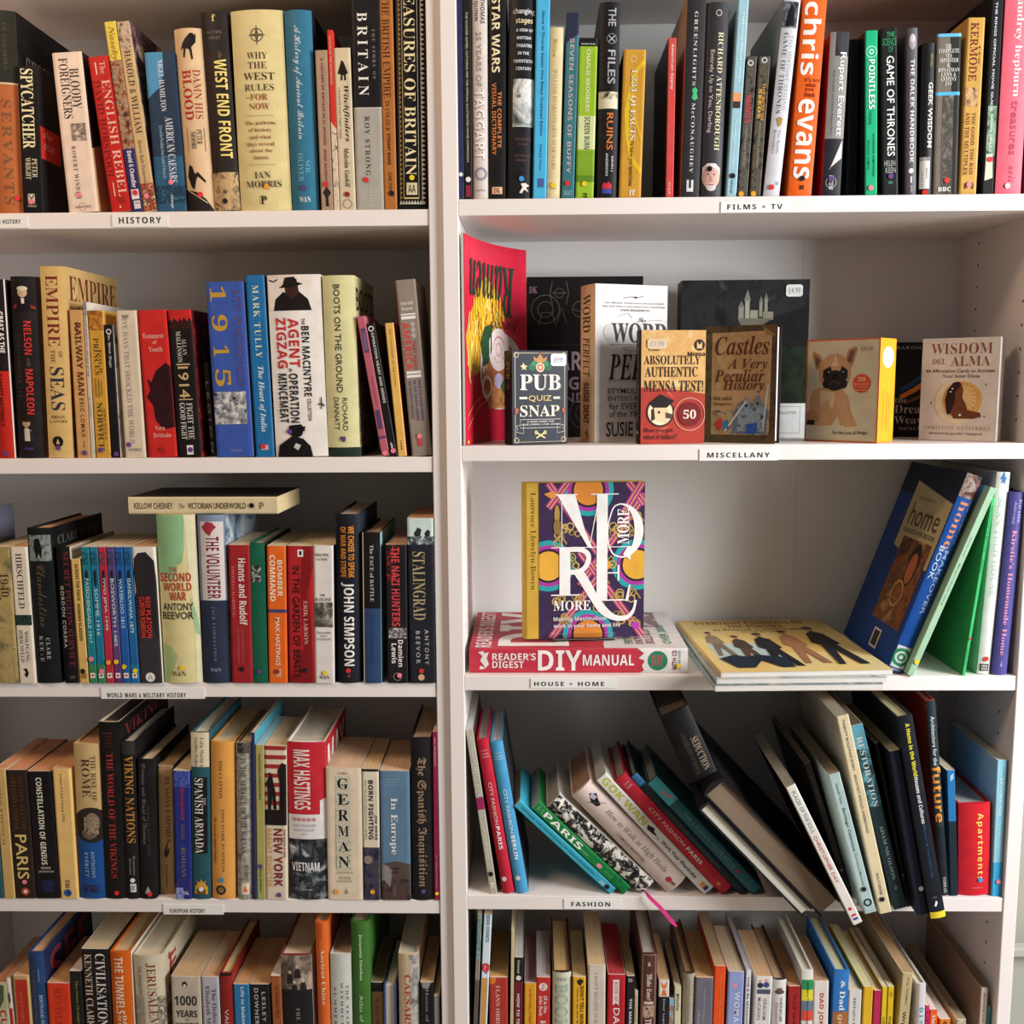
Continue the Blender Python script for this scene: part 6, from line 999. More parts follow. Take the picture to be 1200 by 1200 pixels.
# pink ribbon hanging from the damask covered book
gd = [q for q in bpy.data.objects if q.parent is None and q.get('label', '').startswith('leaning book covered in black')][0]
VL.update()
rb = MB(); path = [(926, 1008, .0052), (938, 1016, -.002), (952, 1034, -.006), (972, 1056, -.008), (1000, 1082, -.009), (1030, 1115, -.008), (1052, 1142, -.007), (1070, 1164, -.008), (1088, 1182, -.008)]
P = []
for x, y, Y_ in path:
    q = un(530 + x / 4.138, 800 + y / 4.138, Y_); P.append(Vector((q[0], Y_, q[1])))
vs = []
for i, q in enumerate(P):
    t_ = (P[min(i + 1, len(P) - 1)] - P[max(0, i - 1)]).normalized()
    n_ = Vector((t_.z, 0, -t_.x)) * (.0028 if i < len(P) - 1 else .0012)
    vs += [q - n_, q + n_, q + n_ + Vector((0, .0004, 0)), q - n_ + Vector((0, .0004, 0))]
fs = [(4 * i + k, 4 * i + (k + 1) % 4, 4 * i + 4 + (k + 1) % 4, 4 * i + 4 + k) for i in range(len(P) - 1) for k in range(4)] + [(0, 1, 2, 3), tuple(range(4 * len(P) - 4, 4 * len(P)))]
rb.add(vs, fs, mat('e0408c'))
ro = rb.build('bookmark_ribbon', gd); ro['label'] = 'bright pink bookmark ribbon'
ro.matrix_parent_inverse = gd.matrix_world.inverted()

# ------------------------------------------------------------------ miscellany shelf: things set face out
def face_out(make, bl, brx, top, Y0, z0, yaw, T, shift=0.0):
    """bl = pixel of the front face's lower corner, brx = pixel column of its other lower corner, top = pixel row above bl"""
    ph = math.radians(yaw)
    x0 = un(bl[0], bl[1], Y0)[0]
    lo, hi = 0.01, 0.6
    for _ in range(50):
        w = (lo + hi) / 2
        if pr(x0 + w * math.cos(ph), Y0 + w * math.sin(ph), z0)[0] < brx: lo = w
        else: hi = w
    H = un(bl[0], top, Y0)[1] - z0
    th = -PI / 2 + ph
    root = make(T, H, w)
    root.rotation_euler = (0, 0, th)
    root.location = (x0 - T / 2 * math.cos(th), Y0 - T / 2 * math.sin(th), z0 + 0.0003)
    return root, w, H

ZM = ZR[2]

# curved noodle magazine standing upside down against the upright
GAIN[0] = 1.0
def noodle_magazine():
    root = thing('magazine', 'curved red noodle bowl magazine standing upside down against the case upright', 'magazine')
    z0 = ZM + 0.0003; H = un(542, 272.6, 0.004)[1] - z0
    A, Bc, C = np.array((-0.0895, 0.004)), np.array((-0.068, 0.125)), np.array((un(617, 400, .183)[0], 0.183))
    def path(t): return (1 - t) ** 2 * A + 2 * t * (1 - t) * Bc + t * t * C
    def nrm(t):
        q = 2 * (1 - t) * (Bc - A) + 2 * t * (C - Bc); q = q / np.linalg.norm(q)
        return np.array((q[1], -q[0]))
    n = 24; mb = MB()
    red = mat('d02440', 0.28)
    def sheet(off0, off1, z0_, z1_, m):
        f_, b_ = [], []
        for i in range(n + 1):
            t = i / n
            f_.append(path(t) + nrm(t) * off0); b_.append(path(t) + nrm(t) * off1)
        vs = [(*q, z0_) for q in f_] + [(*q, z1_) for q in f_] + [(*q, z0_) for q in b_] + [(*q, z1_) for q in b_]
        N = n + 1; fs = []
        for i in range(n):
            fs += [(i, i + 1, N + i + 1, N + i), (2 * N + i + 1, 2 * N + i, 3 * N + i, 3 * N + i + 1), (N + i, N + i + 1, 3 * N + i + 1, 3 * N + i), (i + 1, i, 2 * N + i, 2 * N + i + 1)]
        fs += [(0, N, 3 * N, 2 * N), (n, 2 * N + n, 3 * N + n, N + n)]
        return vs, fs, m
    mb.add(*sheet(0, -0.0006, z0, z0 + H, red)); 
    def S(u, v, off):
        q = path(u) + nrm(u) * off
        return (q[0], q[1], z0 + H * (1 - v))
    els = [p([(.02, .48), (.08, .4), (.2, .3), (.3, .22), (.4, .17), (.5, .2), (.6, .3), (.68, .42), (.75, .52), (.5, .62), (.2, .66), (.06, .62)], 'dca428')]
    rng = random.Random(3)
    for i in range(90):
        x = .06 + .6 * rng.random(); yy = .22 + .36 * rng.random() + abs(x - .4) * .3
        els.append(l([(x, yy), (x + .02 * rng.uniform(-1, 1), yy + .035), (x + .03 * rng.uniform(-1, 1), yy + .075)], .007, 'fcec90' if i % 2 else '9c6410'))
    for i in range(12):
        x = .16 + .045 * i; els.append(p([(x, .26 + abs(x - .42) * .5), (x + .02, .15 + abs(x - .42) * .42), (x + .04, .27 + abs(x - .42) * .5)], 'e8b830'))
    els += [e(.64, .62, .2, .34, 'dcd4cc'), e(.645, .6, .17, .29, 'b06c3c'), a(.7, .83, .42, .8, ['b06c3c', 'd89860', '8c4424'], 60), p([(.34, .62), (.3, .5), (.38, .42), (.5, .4), (.52, .5), (.44, .6)], '28482c'), e(.53, .6, .11, .16, 'ecdcd8'), g(.53, .6, .07, .008, 'd87c80'), g(.53, .6, .035, .006, 'd87c80'), e(.72, .4, .06, .09, 'e8dccc'), e(.72, .41, .04, .06, 'b05c30'), e(.69, .6, .04, .07, 'c8b8d8'), p([(.62, .72), (.7, .66), (.74, .72), (.68, .76)], '4c6c34'), e(.64, .8, .05, .08, 'dcc8a0'),
            l([(.02, .86), (.2, .79), (.4, .75)], .006, 'd89050'), l([(.02, .92), (.25, .82), (.45, .78)], .006, 'd89050'), e(.985, .03, .008, .02, 'e8c050')]
    # the title hangs upside down
    els += [('h', 'Ramen', .36, .1, .84, .1, '2c3c2c', 'I'), ('h', 'forever', .44, .37, .88, .45, '6c2830', 'i')]
    decorate(mb, els, S, H, 0.215, 0, 1, curved=True, cuts=[i / 24 for i in range(1, 24)])
    mb.build('cover', root)
    pbk = MB(); pbk.add(*sheet(-0.0008, -0.0042, z0 + .0004, z0 + H - .0004, pagemat('d8d0c4'))); pbk.build('page_block', root)
noodle_magazine()

BLK = '1d1b1e'
def space_box(T, H, w):
    return carton('boxed_book', 'black boxed set with thin line drawings standing at the back behind the white word book', T, H, w, '211f22',
      front=[g(.2, .16, .09, .004, '7c7860'), g(.2, .16, .05, .004, '7c7860'), l([(.1, .3), (.13, .22), (.22, .22), (.25, .3)], .004, '7c7860'), g(.1, .28, .03, .003, '7c7860'), l([(.22, .03), (.2, .1), (.22, .17)], .004, '7c7860'), l([(.34, .03), (.36, .1), (.34, .17)], .004, '7c7860'), l([(.22, .1), (.34, .1)], .004, '7c7860'), l([(.26, .28), (.3, .19), (.34, .28)], .004, '7c7860'),
             g(.2, .46, .05, .003, '7c7860'), l([(.4, .2), (.55, .24)], .003, '7c7860'), l([(.02, .42), (.98, .42)], .003, '4c484c'), h('DK', .06, .1, .02, .09, 'b08ca0', 'f'), h('STAR WARS', .46, .58, .1, .95, 'b8a4b0', 'b'), h('LEGENDS', .62, .7, .2, .85, 'a08c98', 'b'), h('FIND IT', .72, .78, .2, .7, '8c7c88', 's'), g(.85, .5, .1, .008, '4c484c'), g(.85, .5, .06, .006, '4c484c')])
face_out(space_box, (618, 511), 752, 324.8, 0.205, ZM, 0, 0.035)

WORDC = '2c2824'
def word_book(T, H, w):
    return book('hardback_book', 'thick white word book facing out, with curly black lettering and a beige spine', 'h', T, H, w, 'd8c09c',
      [d('WORD', .06, .3, .22, .74, '4c4030', 'f'), d('PERFECT', .33, .58, .24, .72, '4c4030', 'I'), d('SUSIE DENT', .62, .88, .28, .68, '3c3428', 'b'), p([(.4, .94), (.6, .92), (.66, .97), (.45, .985)], '8c7c40'), dot(.965, .5, YE),
       R(l([(.38, .085), (.5, .075), (.55, .085), (.66, .07)], .004, WORDC), e(.08, .55, .006, .03, WORDC), h('I love this book. Nobody knows more about English', .108, .125, .12, .95, '5c5854', 'i'), h('than Susie Dent or writes about it more entertainingly', .13, .147, .1, .97, '5c5854', 'i'), h('STEVE BRANDRETH', .155, .168, .34, .74, '5c5854', 's'), l([(.3, .2), (.45, .18), (.5, .21)], .003, '7c7874'), h('The', .205, .235, .58, .7, '5c5854', 'c'), l([(.72, .225), (.92, .22)], .003, '7c7874'),
         e(.3, .2, .05, .09, 'c8c4c0'), h('WORD', .24, .365, .22, .99, WORDC, 'f'), r(.375, .378, .2, .95, '7c7874'), h('a', .39, .41, .5, .55, '5c5854', 'I'), e(.4, .52, .018, .16, 'b0aca8'), h('PERFE', .44, .6, .18, .98, WORDC, 'I'), l([(.18, .615), (.55, .585)], .003, '5c5854'), h('ETYMOLOGICAL', .655, .69, .17, .95, '3c3834', 's'), h('ENTERTAINMENT', .705, .735, .17, .95, '5c5854', 's'), h('for EVERY DAY', .75, .79, .19, .92, '3c3834', 's'), h('of the YEAR', .8, .84, .19, .72, '3c3834', 's'), h('SUSIE DENT', .87, .965, .15, 1.0, '2c2824', 's'))],
      0, 1, pg='dcd4c8', cl='d2cecc', cr='d2cecc', rnd=.002)
face_out(word_book, (695.5, 519), 780, 332.3, 0.055, ZM, 23, 0.046)

def pub_box(T, H, w):
    rt = carton('card_game_box', 'small navy quiz card box with a gold crown and cream lettering', T, H, w, '1c1c22', cf='2c2f3c', cat='card game',
      spine=[d('PUB', .12, .3, .3, .7, '8c6c34', 'f'), p([(.5, .34), (.65, .38), (.55, .42), (.4, .38)], '7c3424')],
      front=[l([(.06, .03), (.94, .03), (.94, .97), (.06, .97), (.06, .03)], .008, 'c8b890'), g(.05, .08, .03, .008, 'c8b890'), g(.05, .92, .03, .008, 'c8b890'), g(.95, .08, .03, .008, 'c8b890'), g(.95, .92, .03, .008, 'c8b890'),
        p([(.38, .06), (.44, .09), (.5, .03), (.56, .09), (.62, .06), (.6, .13), (.4, .13)], 'c08c50'), o(.035, .5, .012, 'a83428'), e(.175, .36, .04, .07, '2c6c48'), e(.175, .64, .04, .07, '2c6c48'), e(.14, .4, .03, .06, '3c8458'), e(.14, .6, .03, .06, '3c8458'), o(.18, .5, .05, 'd8c4a4'), o(.18, .5, .034, 'c05c40'), o(.18, .5, .018, 'e4d4b8'), p([(.2, .13), (.23, .16), (.28, .165), (.24, .185), (.26, .21), (.21, .195), (.17, .21), (.19, .185), (.14, .165), (.18, .16)], 'dccc98'),
        h('PUB', .265, .43, .16, .88, '6c6458', 'f'), h('PUB', .255, .42, .14, .86, 'ecE4D8', 'f'), h('QUIZ', .475, .545, .29, .7, 'd0b878', 's'), r(.49, .515, .13, .27, 'd8d0c4'), r(.49, .515, .73, .85, 'd8d0c4'), h('SNAP', .58, .7, .14, .84, 'ece0c8', 'f'), p([(.06, .6), (.12, .62), (.1, .66), (.05, .68)], 'b05c48'), p([(.94, .6), (.88, .62), (.9, .66), (.95, .68)], 'b05c48'),
        l([(.06, .8), (.2, .78), (.2, .88), (.06, .86), (.1, .83), (.06, .8)], .006, 'c8c0b0'), l([(.94, .8), (.8, .78), (.8, .88), (.94, .86), (.9, .83), (.94, .8)], .006, 'c8c0b0'), l([(.14, .73), (.86, .73), (.86, .82), (.14, .82), (.14, .73)], .006, 'c8c0b0'), h('A CARD GAME FOR', .745, .762, .26, .74, 'd8d0c4'), h('QUIZ LOVERS & PUB LOVERS', .775, .795, .17, .84, 'd8d0c4'),
        l([(.42, .87), (.58, .93)], .016, 'd8c890'), l([(.58, .87), (.42, .93)], .016, 'd8c890'), g(.87, .42, .02, .01, 'd8c890'), g(.87, .58, .02, .01, 'd8c890')])
    sticker(rt, .82, .1, .28, .13, T, H, w, 'dcd6dc', 'white price sticker on the quiz box', [h('£9.99', .3, .7, .2, .8, '8c98a8', 'i')])
    return rt
face_out(pub_box, (600, 523.5), 665.5, 410.5, 0.004, ZM, 24, 0.026)

def castle_box(T, H, w):
    rt = carton('boxed_book', 'large dark box showing a moonlit castle on a black hillside', T, H, w, '141416', cf='18191b',
      front=[a(0, .34, 0, 1, ['161618', '28292b', '1c1d1f', '4c4c48'], 14), r(.33, .355, 0, .42, '6c6c64'), p([(0, .32), (.3, .32), (.45, .315), (.42, .34), (0, .335)], '30342f'), p([(0, .36), (.42, .345), (.55, .28), (.7, .24), (.85, .2), (1, .16), (1, .84), (0, .84)], '101411'), a(.42, .84, .55, 1, ['0e120f', '1e2c1c', '121812'], 34), p([(.42, .345), (.45, .26), (.6, .22), (.72, .25), (.6, .3)], '2a2c28'),
        r(.13, .24, .5, .535, 'a09c8c'), p([(.49, .13), (.5175, .06), (.545, .13)], '7c7c74'), r(.17, .24, .45, .49, '8c887c'), p([(.445, .17), (.47, .13), (.495, .17)], '6c6c64'), r(.19, .25, .54, .6, '94907f'), r(.14, .23, .61, .635, '8c887c'), p([(.605, .14), (.6225, .1), (.64, .14)], '6c6c64'), r(.12, .23, .65, .675, '8c887c'), p([(.645, .12), (.6625, .08), (.68, .12)], '6c6c64'), r(.2, .25, .64, .72, '84806f'), p([(.44, .24), (.72, .24), (.62, .29), (.48, .3)], '6c6858'),
        r(.78, 1, .62, 1, 'd4d8d8'), l([(.74, .8), (.95, .8), (.95, .97), (.74, .97), (.74, .8)], .004, '8c8c8c'), h('COLLECTION', .83, .85, .78, .92, '8c8c8c')])
    sticker(rt, .88, .07, .13, .075, T, H, w, 'e4e4e0', 'white price sticker on the castle box', [h('£4.99', .25, .75, .15, .85, '8c9098', 'i')])
    return rt
face_out(castle_box, (796, 513), 943.5, 329, 0.165, ZM, -1.5, 0.05)

def iq_book(T, H, w):
    els = [a(0, .5, 0, 1, ['d8b478', 'c89858', 'e0c898'], 22), p([(0, .5), (.5, .52), (1, .56), (1, 1), (0, 1)], 'a8382c')]
    for k in range(16):
        t = k * 2 * PI / 16
        q = [(.74 + .3 * math.cos(t), .76 + .21 * math.sin(t)), (.74 + .5 * math.cos(t - .06), .76 + .34 * math.sin(t - .06)), (.74 + .5 * math.cos(t + .06), .76 + .34 * math.sin(t + .06))]
        if all(0 < x_ < 1 and .5 < y_ < 1 for x_, y_ in q): els.append(p(q, 'c05848'))
    els += [h('THE', .13, .18, .1, .28, '342420', 'f'), h('ABSOLUTELY', .22, .3, .04, .92, '342420', 'f'), h('AUTHENTIC', .32, .41, .06, .88, '342420', 'f'), h('MENSA TEST!', .44, .54, .04, .97, '342420', 'f'), o(.13, .9, .05, '342420'), p([(.86, .16), (.86, .1), (.9, .13), (.94, .1), (.94, .16)], 'd8b478'), h('Mensa', .19, .225, .72, .99, '342420', 'b'),
      o(.72, .3, .13, '2c2420'), o(.72, .3, .115, 'e4d4b0'), p([(.12, .64), (.3, .56), (.52, .62), (.4, .68), (.2, .69)], '241c1c'), p([(.2, .68), (.4, .68), (.46, .74), (.4, .82), (.26, .8), (.18, .74)], 'd8c098'), p([(.38, .72), (.5, .74), (.48, .78), (.38, .77)], '5c4030'), o(.72, .28, .012, '241c1c'), p([(.16, .7), (.2, .68), (.22, .78), (.16, .8)], '3c2c24'),
      g(.74, .76, .15, .012, 'c8806c'), o(.74, .76, .11, '741c20'), h('50', .7, .78, .66, .86, 'e8d8c0', 'f'), h('Have you got', .86, .905, .05, .5, '341c1c', 'f'), h("what it takes?!", .915, .96, .05, .56, '341c1c', 'f')]
    rt = book('paperback_book', 'tan and red test book with a cartoon face in a round badge, facing out', 'p', T, H, w, '211b1b', [d('THE ABSOLUTELY AUTHENTIC MENSA TEST', .05, .82, .35, .6, 'a89c90', 's'), o(.9, .45, .02, 'b8b0a4'), R(*els)], 0, 1, cr='c89c60', pg='d8ccb4')
    sticker(rt, .25, .12, .3, .09, T, H, w, 'd4bc98', 'faded price sticker on the test book', [h('£2.99', .25, .75, .15, .85, 'a8a8b8', 'i')], True)
    return rt
face_out(iq_book, (749.5, 517.5), 825, 387, 0.018, ZM, 10, 0.021)

def castles_book(T, H, w):
    els = [a(0, 1, 0, 1, ['3c3024', '54442c', '2c241c'], 60), p([(.1, .06), (.93, .05), (.92, .92), (.1, .93)], 'b08c64'), a(.06, .55, .11, .92, ['b08c64', 'a07c54', 'b8946c'], 40), p([(.74, 0), (1, 0), (1, .12)], '5c4428'), p([(.8, .01), (.98, .09), (.86, .09)], '8c6c3c'), p([(.8, 1), (1, .86), (1, 1)], '5c4428'),
      h('Castles', .09, .25, .14, .9, '5c3020', 'I'), h('A Very', .28, .39, .32, .88, '5c3020', 'I'), h('Peculiar', .37, .48, .14, .84, '5c3020', 'I'), h('History', .46, .57, .26, .84, '5c3020', 'I'), h('With added', .6, .635, .12, .4, '5c4028', 'I'), h('Dungeons!', .65, .685, .12, .4, '5c4028', 'I'),
      a(.72, .93, .12, .92, ['4c4440', '8c6c50', 'a8946c', '343c44'], 70), p([(.4, .92), (.42, .74), (.5, .66), (.56, .64), (.68, .66), (.78, .7), (.86, .66), (.9, .72), (.88, .92)], '5c6874'), a(.68, .9, .48, .86, ['5c6874', '8c98a4', '343c48'], 90), p([(.55, .66), (.6, .6), (.66, .66), (.62, .7)], '7c8894'), p([(.7, .64), (.76, .58), (.82, .66), (.76, .7)], '6c7884'), o(.68, .6, .012, '181c20'), o(.66, .76, .012, '181c20'), l([(.3, .9), (.6, .64)], .014, 'c8c8c4'), l([(.84, .86), (.9, .5)], .014, 'b8b8b4'), p([(.14, .84), (.24, .78), (.3, .84), (.2, .9)], 'a8382c'), p([(.26, .82), (.34, .8), (.36, .88), (.28, .88)], '3c6c9c'), p([(.62, .84), (.76, .82), (.74, .92), (.6, .92)], '2c50a4')]
    return book('hardback_book', 'brown leather look hardback about castles facing out above the shelf sign', 'h', T, H, w, '2c241c', [R(*els)], 0, 1, cr='3c3024', cl='2c241c', pg='e4dcd8', rnd=.002, inner='2a221e')
face_out(castles_book, (823, 518.5), 907.5, 383, 0.058, ZM, -28, 0.025)

def dog_box(T, H, w):
    F_ = 'c49468'; D_ = '241c1a'
    els = [l([(.006, .006), (.994, .006), (.994, .994), (.006, .994), (.006, .006)], .022, 'd8642c'), r(.015, .985, .02, .98, 'cfc2a4'),
      p([(.06, .83), (.05, .6), (.1, .5), (.22, .46), (.5, .48), (.6, .56), (.64, .7), (.7, .8), (.68, .84), (.5, .84), (.46, .75), (.38, .84), (.15, .84)], F_), p([(.02, .84), (.02, .72), (.1, .68), (.2, .74), (.18, .84)], 'b48458'), p([(.02, .84), (.04, .79), (.14, .79), (.14, .84)], D_),
      p([(.2, .5), (.42, .5), (.4, .66), (.3, .7), (.22, .64)], 'd8b890'), p([(.24, .62), (.34, .58), (.36, .78), (.32, .845), (.14, .85), (.14, .82), (.22, .8)], 'c89c70'), p([(.46, .6), (.58, .58), (.62, .74), (.72, .81), (.72, .845), (.56, .85), (.5, .78)], 'c89c70'),
      p([(.14, .3), (.08, .14), (.1, .11), (.2, .16), (.26, .26)], 'b08058'), p([(.15, .28), (.11, .15), (.2, .2)], '6c4c3c'), p([(.52, .24), (.58, .1), (.68, .07), (.7, .1), (.66, .22), (.6, .3)], 'b08058'), p([(.56, .24), (.6, .12), (.67, .1), (.63, .22)], '6c4c3c'),
      e(.33, .4, .19, .22, F_), p([(.24, .3), (.34, .26), (.38, .34), (.32, .4), (.24, .38)], D_), p([(.46, .34), (.5, .26), (.58, .3), (.58, .38), (.5, .4)], D_), e(.4, .41, .1, .15, D_), e(.43, .3, .05, .06, D_), e(.43, .52, .05, .06, D_), o(.325, .31, .02, '0c0a0a'), o(.325, .51, .02, '0c0a0a'), o(.318, .32, .006, 'e8e4e0'), o(.318, .52, .006, 'e8e4e0'), e(.36, .41, .028, .05, '0c0a0a'), l([(.34, .44), (.41, .4), (.48, .44)], .01, '4c3c38'), p([(.36, .26), (.41, .14), (.46, .26)], 'd8b890'),
      o(.43, .77, .09, 'd8542c'), h('20', .37, .41, .72, .82, 'e8c8a8', 'f'), h('blank notecards', .425, .442, .67, .87, 'e8b898', 's'), h('& envelopes', .455, .472, .68, .86, 'e8b898', 's'), h('with love', .485, .5, .7, .84, 'e8b898', 's'), h('£3.50', .08, .115, .75, .9, '8c8474', 'i'), h('For the Love of', .89, .925, .4, .72, '2c2824', 's'), h('Dogs', .89, .925, .74, .87, '2c2824', 'b')]
    return carton('notecard_box', 'orange edged card box picturing a seated pug faced puppy', T, H, w, 'd8902c', cf='cfc2a4', ce='dc9420', front=els,
      edge=[e(.18, .5, .1, .34, 'f0ece4'), l([(.3, .48), (.3, .9)], .012, 'c07830'), l([(.5, .52), (.5, .9)], .012, 'c07830'), l([(.65, .55), (.65, .88)], .008, 'c07830')])
face_out(dog_box, (942.5, 516), 1027.5, 399, 0.082, ZM, -42, 0.052)

def dream_box(T, H, w):
    return carton('card_deck_box', 'dark navy oracle card box half hidden behind the puppy box', T, H, w, '1b1c22', cat='card deck',
      front=[h('BARON-REID', .04, .075, .2, .98, 'a8a4a0', 's1'), l([(.3, .5), (.5, .44), (.7, .34), (.9, .16)], .05, '24406c'), l([(.3, .58), (.55, .5), (.8, .4), (1, .3)], .05, 'c87838'), l([(.4, .64), (.7, .56), (1, .44)], .03, '7c4c34'), h('the', .58, .64, .2, .42, 'b0aca8', 'r'), h('Dream', .66, .75, .2, .85, 'b8b4b0', 'r'), h('Weaver', .78, .86, .2, .9, 'b8b4b0', 'r'), h('oracle', .88, .93, .3, .75, '9c9894', 'r')])
face_out(dream_box, (1034, 513), 1098, 401.5, 0.17, ZM, -2, 0.035)

def wisdom_box(T, H, w):
    els = [h('WISDOM', .05, .155, .12, .9, '8c4c3c', 'r'), h('DEL', .2, .25, .14, .32, '8c4c3c', 'r'), h('ALMA', .175, .27, .38, .88, '8c4c3c', 'r'), h('44 Affirmation Cards to Activate', .3, .335, .06, .94, '3c302c', 's'), h('Your Inner Diosa', .35, .385, .28, .76, '3c302c', 's'),
      o(.62, .5, .215, 'e4d4b4'), o(.6, .55, .18, 'd8a860'), o(.59, .55, .13, 'e0bc80')]
    for k in range(20):
        t = k * PI / 10; els.append(l([(.55 + .12 * math.cos(t), .59 + .1 * math.sin(t)), (.55 + .2 * math.cos(t), .59 + .16 * math.sin(t))], .004, 'b07c3c'))
    els += [p([(.42, .74), (.36, .64), (.38, .52), (.44, .44), (.52, .43), (.56, .5), (.55, .58), (.6, .64), (.62, .7), (.78, .72), (.8, .76), (.7, .78), (.45, .78)], '6c3c28'), p([(.36, .74), (.33, .6), (.36, .5), (.43, .43), (.5, .42), (.53, .46), (.46, .52), (.46, .62), (.4, .74)], '2c1a18'), o(.745, .53, .012, 'e8dcd0'), o(.49, .42, .008, 'e8dcd0'), o(.52, .4, .008, 'e8dcd0')]
    for (uu, vv, s_) in ((.15, .63, .02), (.84, .45, .016), (.84, .76, .016), (.06, .7, .008), (.12, .55, .006)):
        els.append(p([(uu, vv - s_), (uu + s_ * .25, vv - s_ * .2), (uu + s_, vv), (uu + s_ * .25, vv + s_ * .2), (uu, vv + s_), (uu - s_ * .25, vv + s_ * .2), (uu - s_, vv), (uu - s_ * .25, vv - s_ * .2)], '4c3c34'))
    els += [h('CHRISTINE GUTIERREZ', .855, .89, .07, .92, 'a88c78', 'r1'), h('Artwork by Jennifer Velazquez', .915, .945, .14, .83, '3c302c', 's')]
    return carton('card_deck_box', 'cream card deck box with a kneeling long haired figure in a golden circle', T, H, w, 'dcd2cc', cf='d8ccc0', cat='card deck', front=els)
face_out(wisdom_box, (1076, 517), 1167, 397.5, 0.085, ZM, -36, 0.028)

# ------------------------------------------------------------------ house and home shelf
ZH = ZR[3]
def lay(root, M3, loc, yaw=0.0):
    root.matrix_world = Matrix.Translation(loc) @ Matrix.Rotation(yaw, 4, 'Z') @ M3
FLAT_SPINE = Matrix(((0, 0, -1, 0), (0, 1, 0, 0), (1, 0, 0, 0), (0, 0, 0, 1)))      # spine to the front, front cover up
FLAT_COVER = Matrix(((0, 1, 0, 0), (0, 0, 1, 0), (1, 0, 0, 0), (0, 0, 0, 1)))       # spine to one side, front cover up

xl, xr = un(550, 775, .015)[0], un(806, 775, .015)[0]
TD = un(678, 760, .015)[1] - ZH
DIY = book('paperback_book', 'thick red and white manual lying flat under the patterned book', 'p', TD, xr - xl, 0.222, 'c03848',
  [r(.8, 1, 0, 1, 'dcd6d2')] +
  [p([(.15, .045), (.3, .05), (.2, .075), (.15, .06)], 'e0d8d4'), p([(.85, .04), (.7, .06), (.5, .05), (.2, .075), (.35, .09), (.6, .08), (.85, .09), (.8, .07), (.9, .065)], 'e4dcd8'), d("READER'S", .105, .305, .52, .8, 'ece4e0', 'b'), d('DIGEST', .105, .25, .2, .48, 'ece4e0', 'b'), d('DIY', .315, .515, .1, .92, 'f0e8e4', 'b'), d('MANUAL', .52, .755, .3, .74, 'f0e8e4', 'b'), p([(1, .77), (.8, .8), (.6, .775), (.5, .805), (.3, .79), (.1, .8), (0, .78), (0, .84), (1, .84)], 'dcd6d2'), o(.862, .5, .046, '2c7c5c'), d('DIY', .835, .89, .3, .72, 'c03848', 'f'), h('WITH CD', .93, .95, .12, .92, '7c2838', 'b'), h('& VIDEO GUIDE', .957, .967, .12, .92, '3c8c5c', 'b'), dot(.958, .3, YE),
   R(p([(0, 0), (1, 0), (1, .56), (.55, .58), (.3, .64), (.12, .62), (0, .62)], 'b83444'), h("READER'S DIGEST", .025, .1, .02, .98, 'e4dcd8', 'b'), h('DIY', .13, .46, .05, .98, 'ece4e0', 'b'), h('EVERYTHING YOU NEED', .72, .76, .1, .6, '3c6c54', 's'), h('KNOW ABOUT', .77, .81, .1, .5, '8c3440', 's'), h('SKILLS & DIY', .82, .86, .1, .5, '8c3440', 's'), h('OVER 3000', .9, .94, .1, .6, '3c8c5c', 's'), a(.76, .92, .55, .98, ['d4ccc8', '8c7478', '5c4c50'], 40))],
  0, 1, pg='dcd4c8', cr='dcd6d2', rough=0.35)
lay(DIY, FLAT_SPINE, (xr, .015, ZH + TD / 2 + .0003))

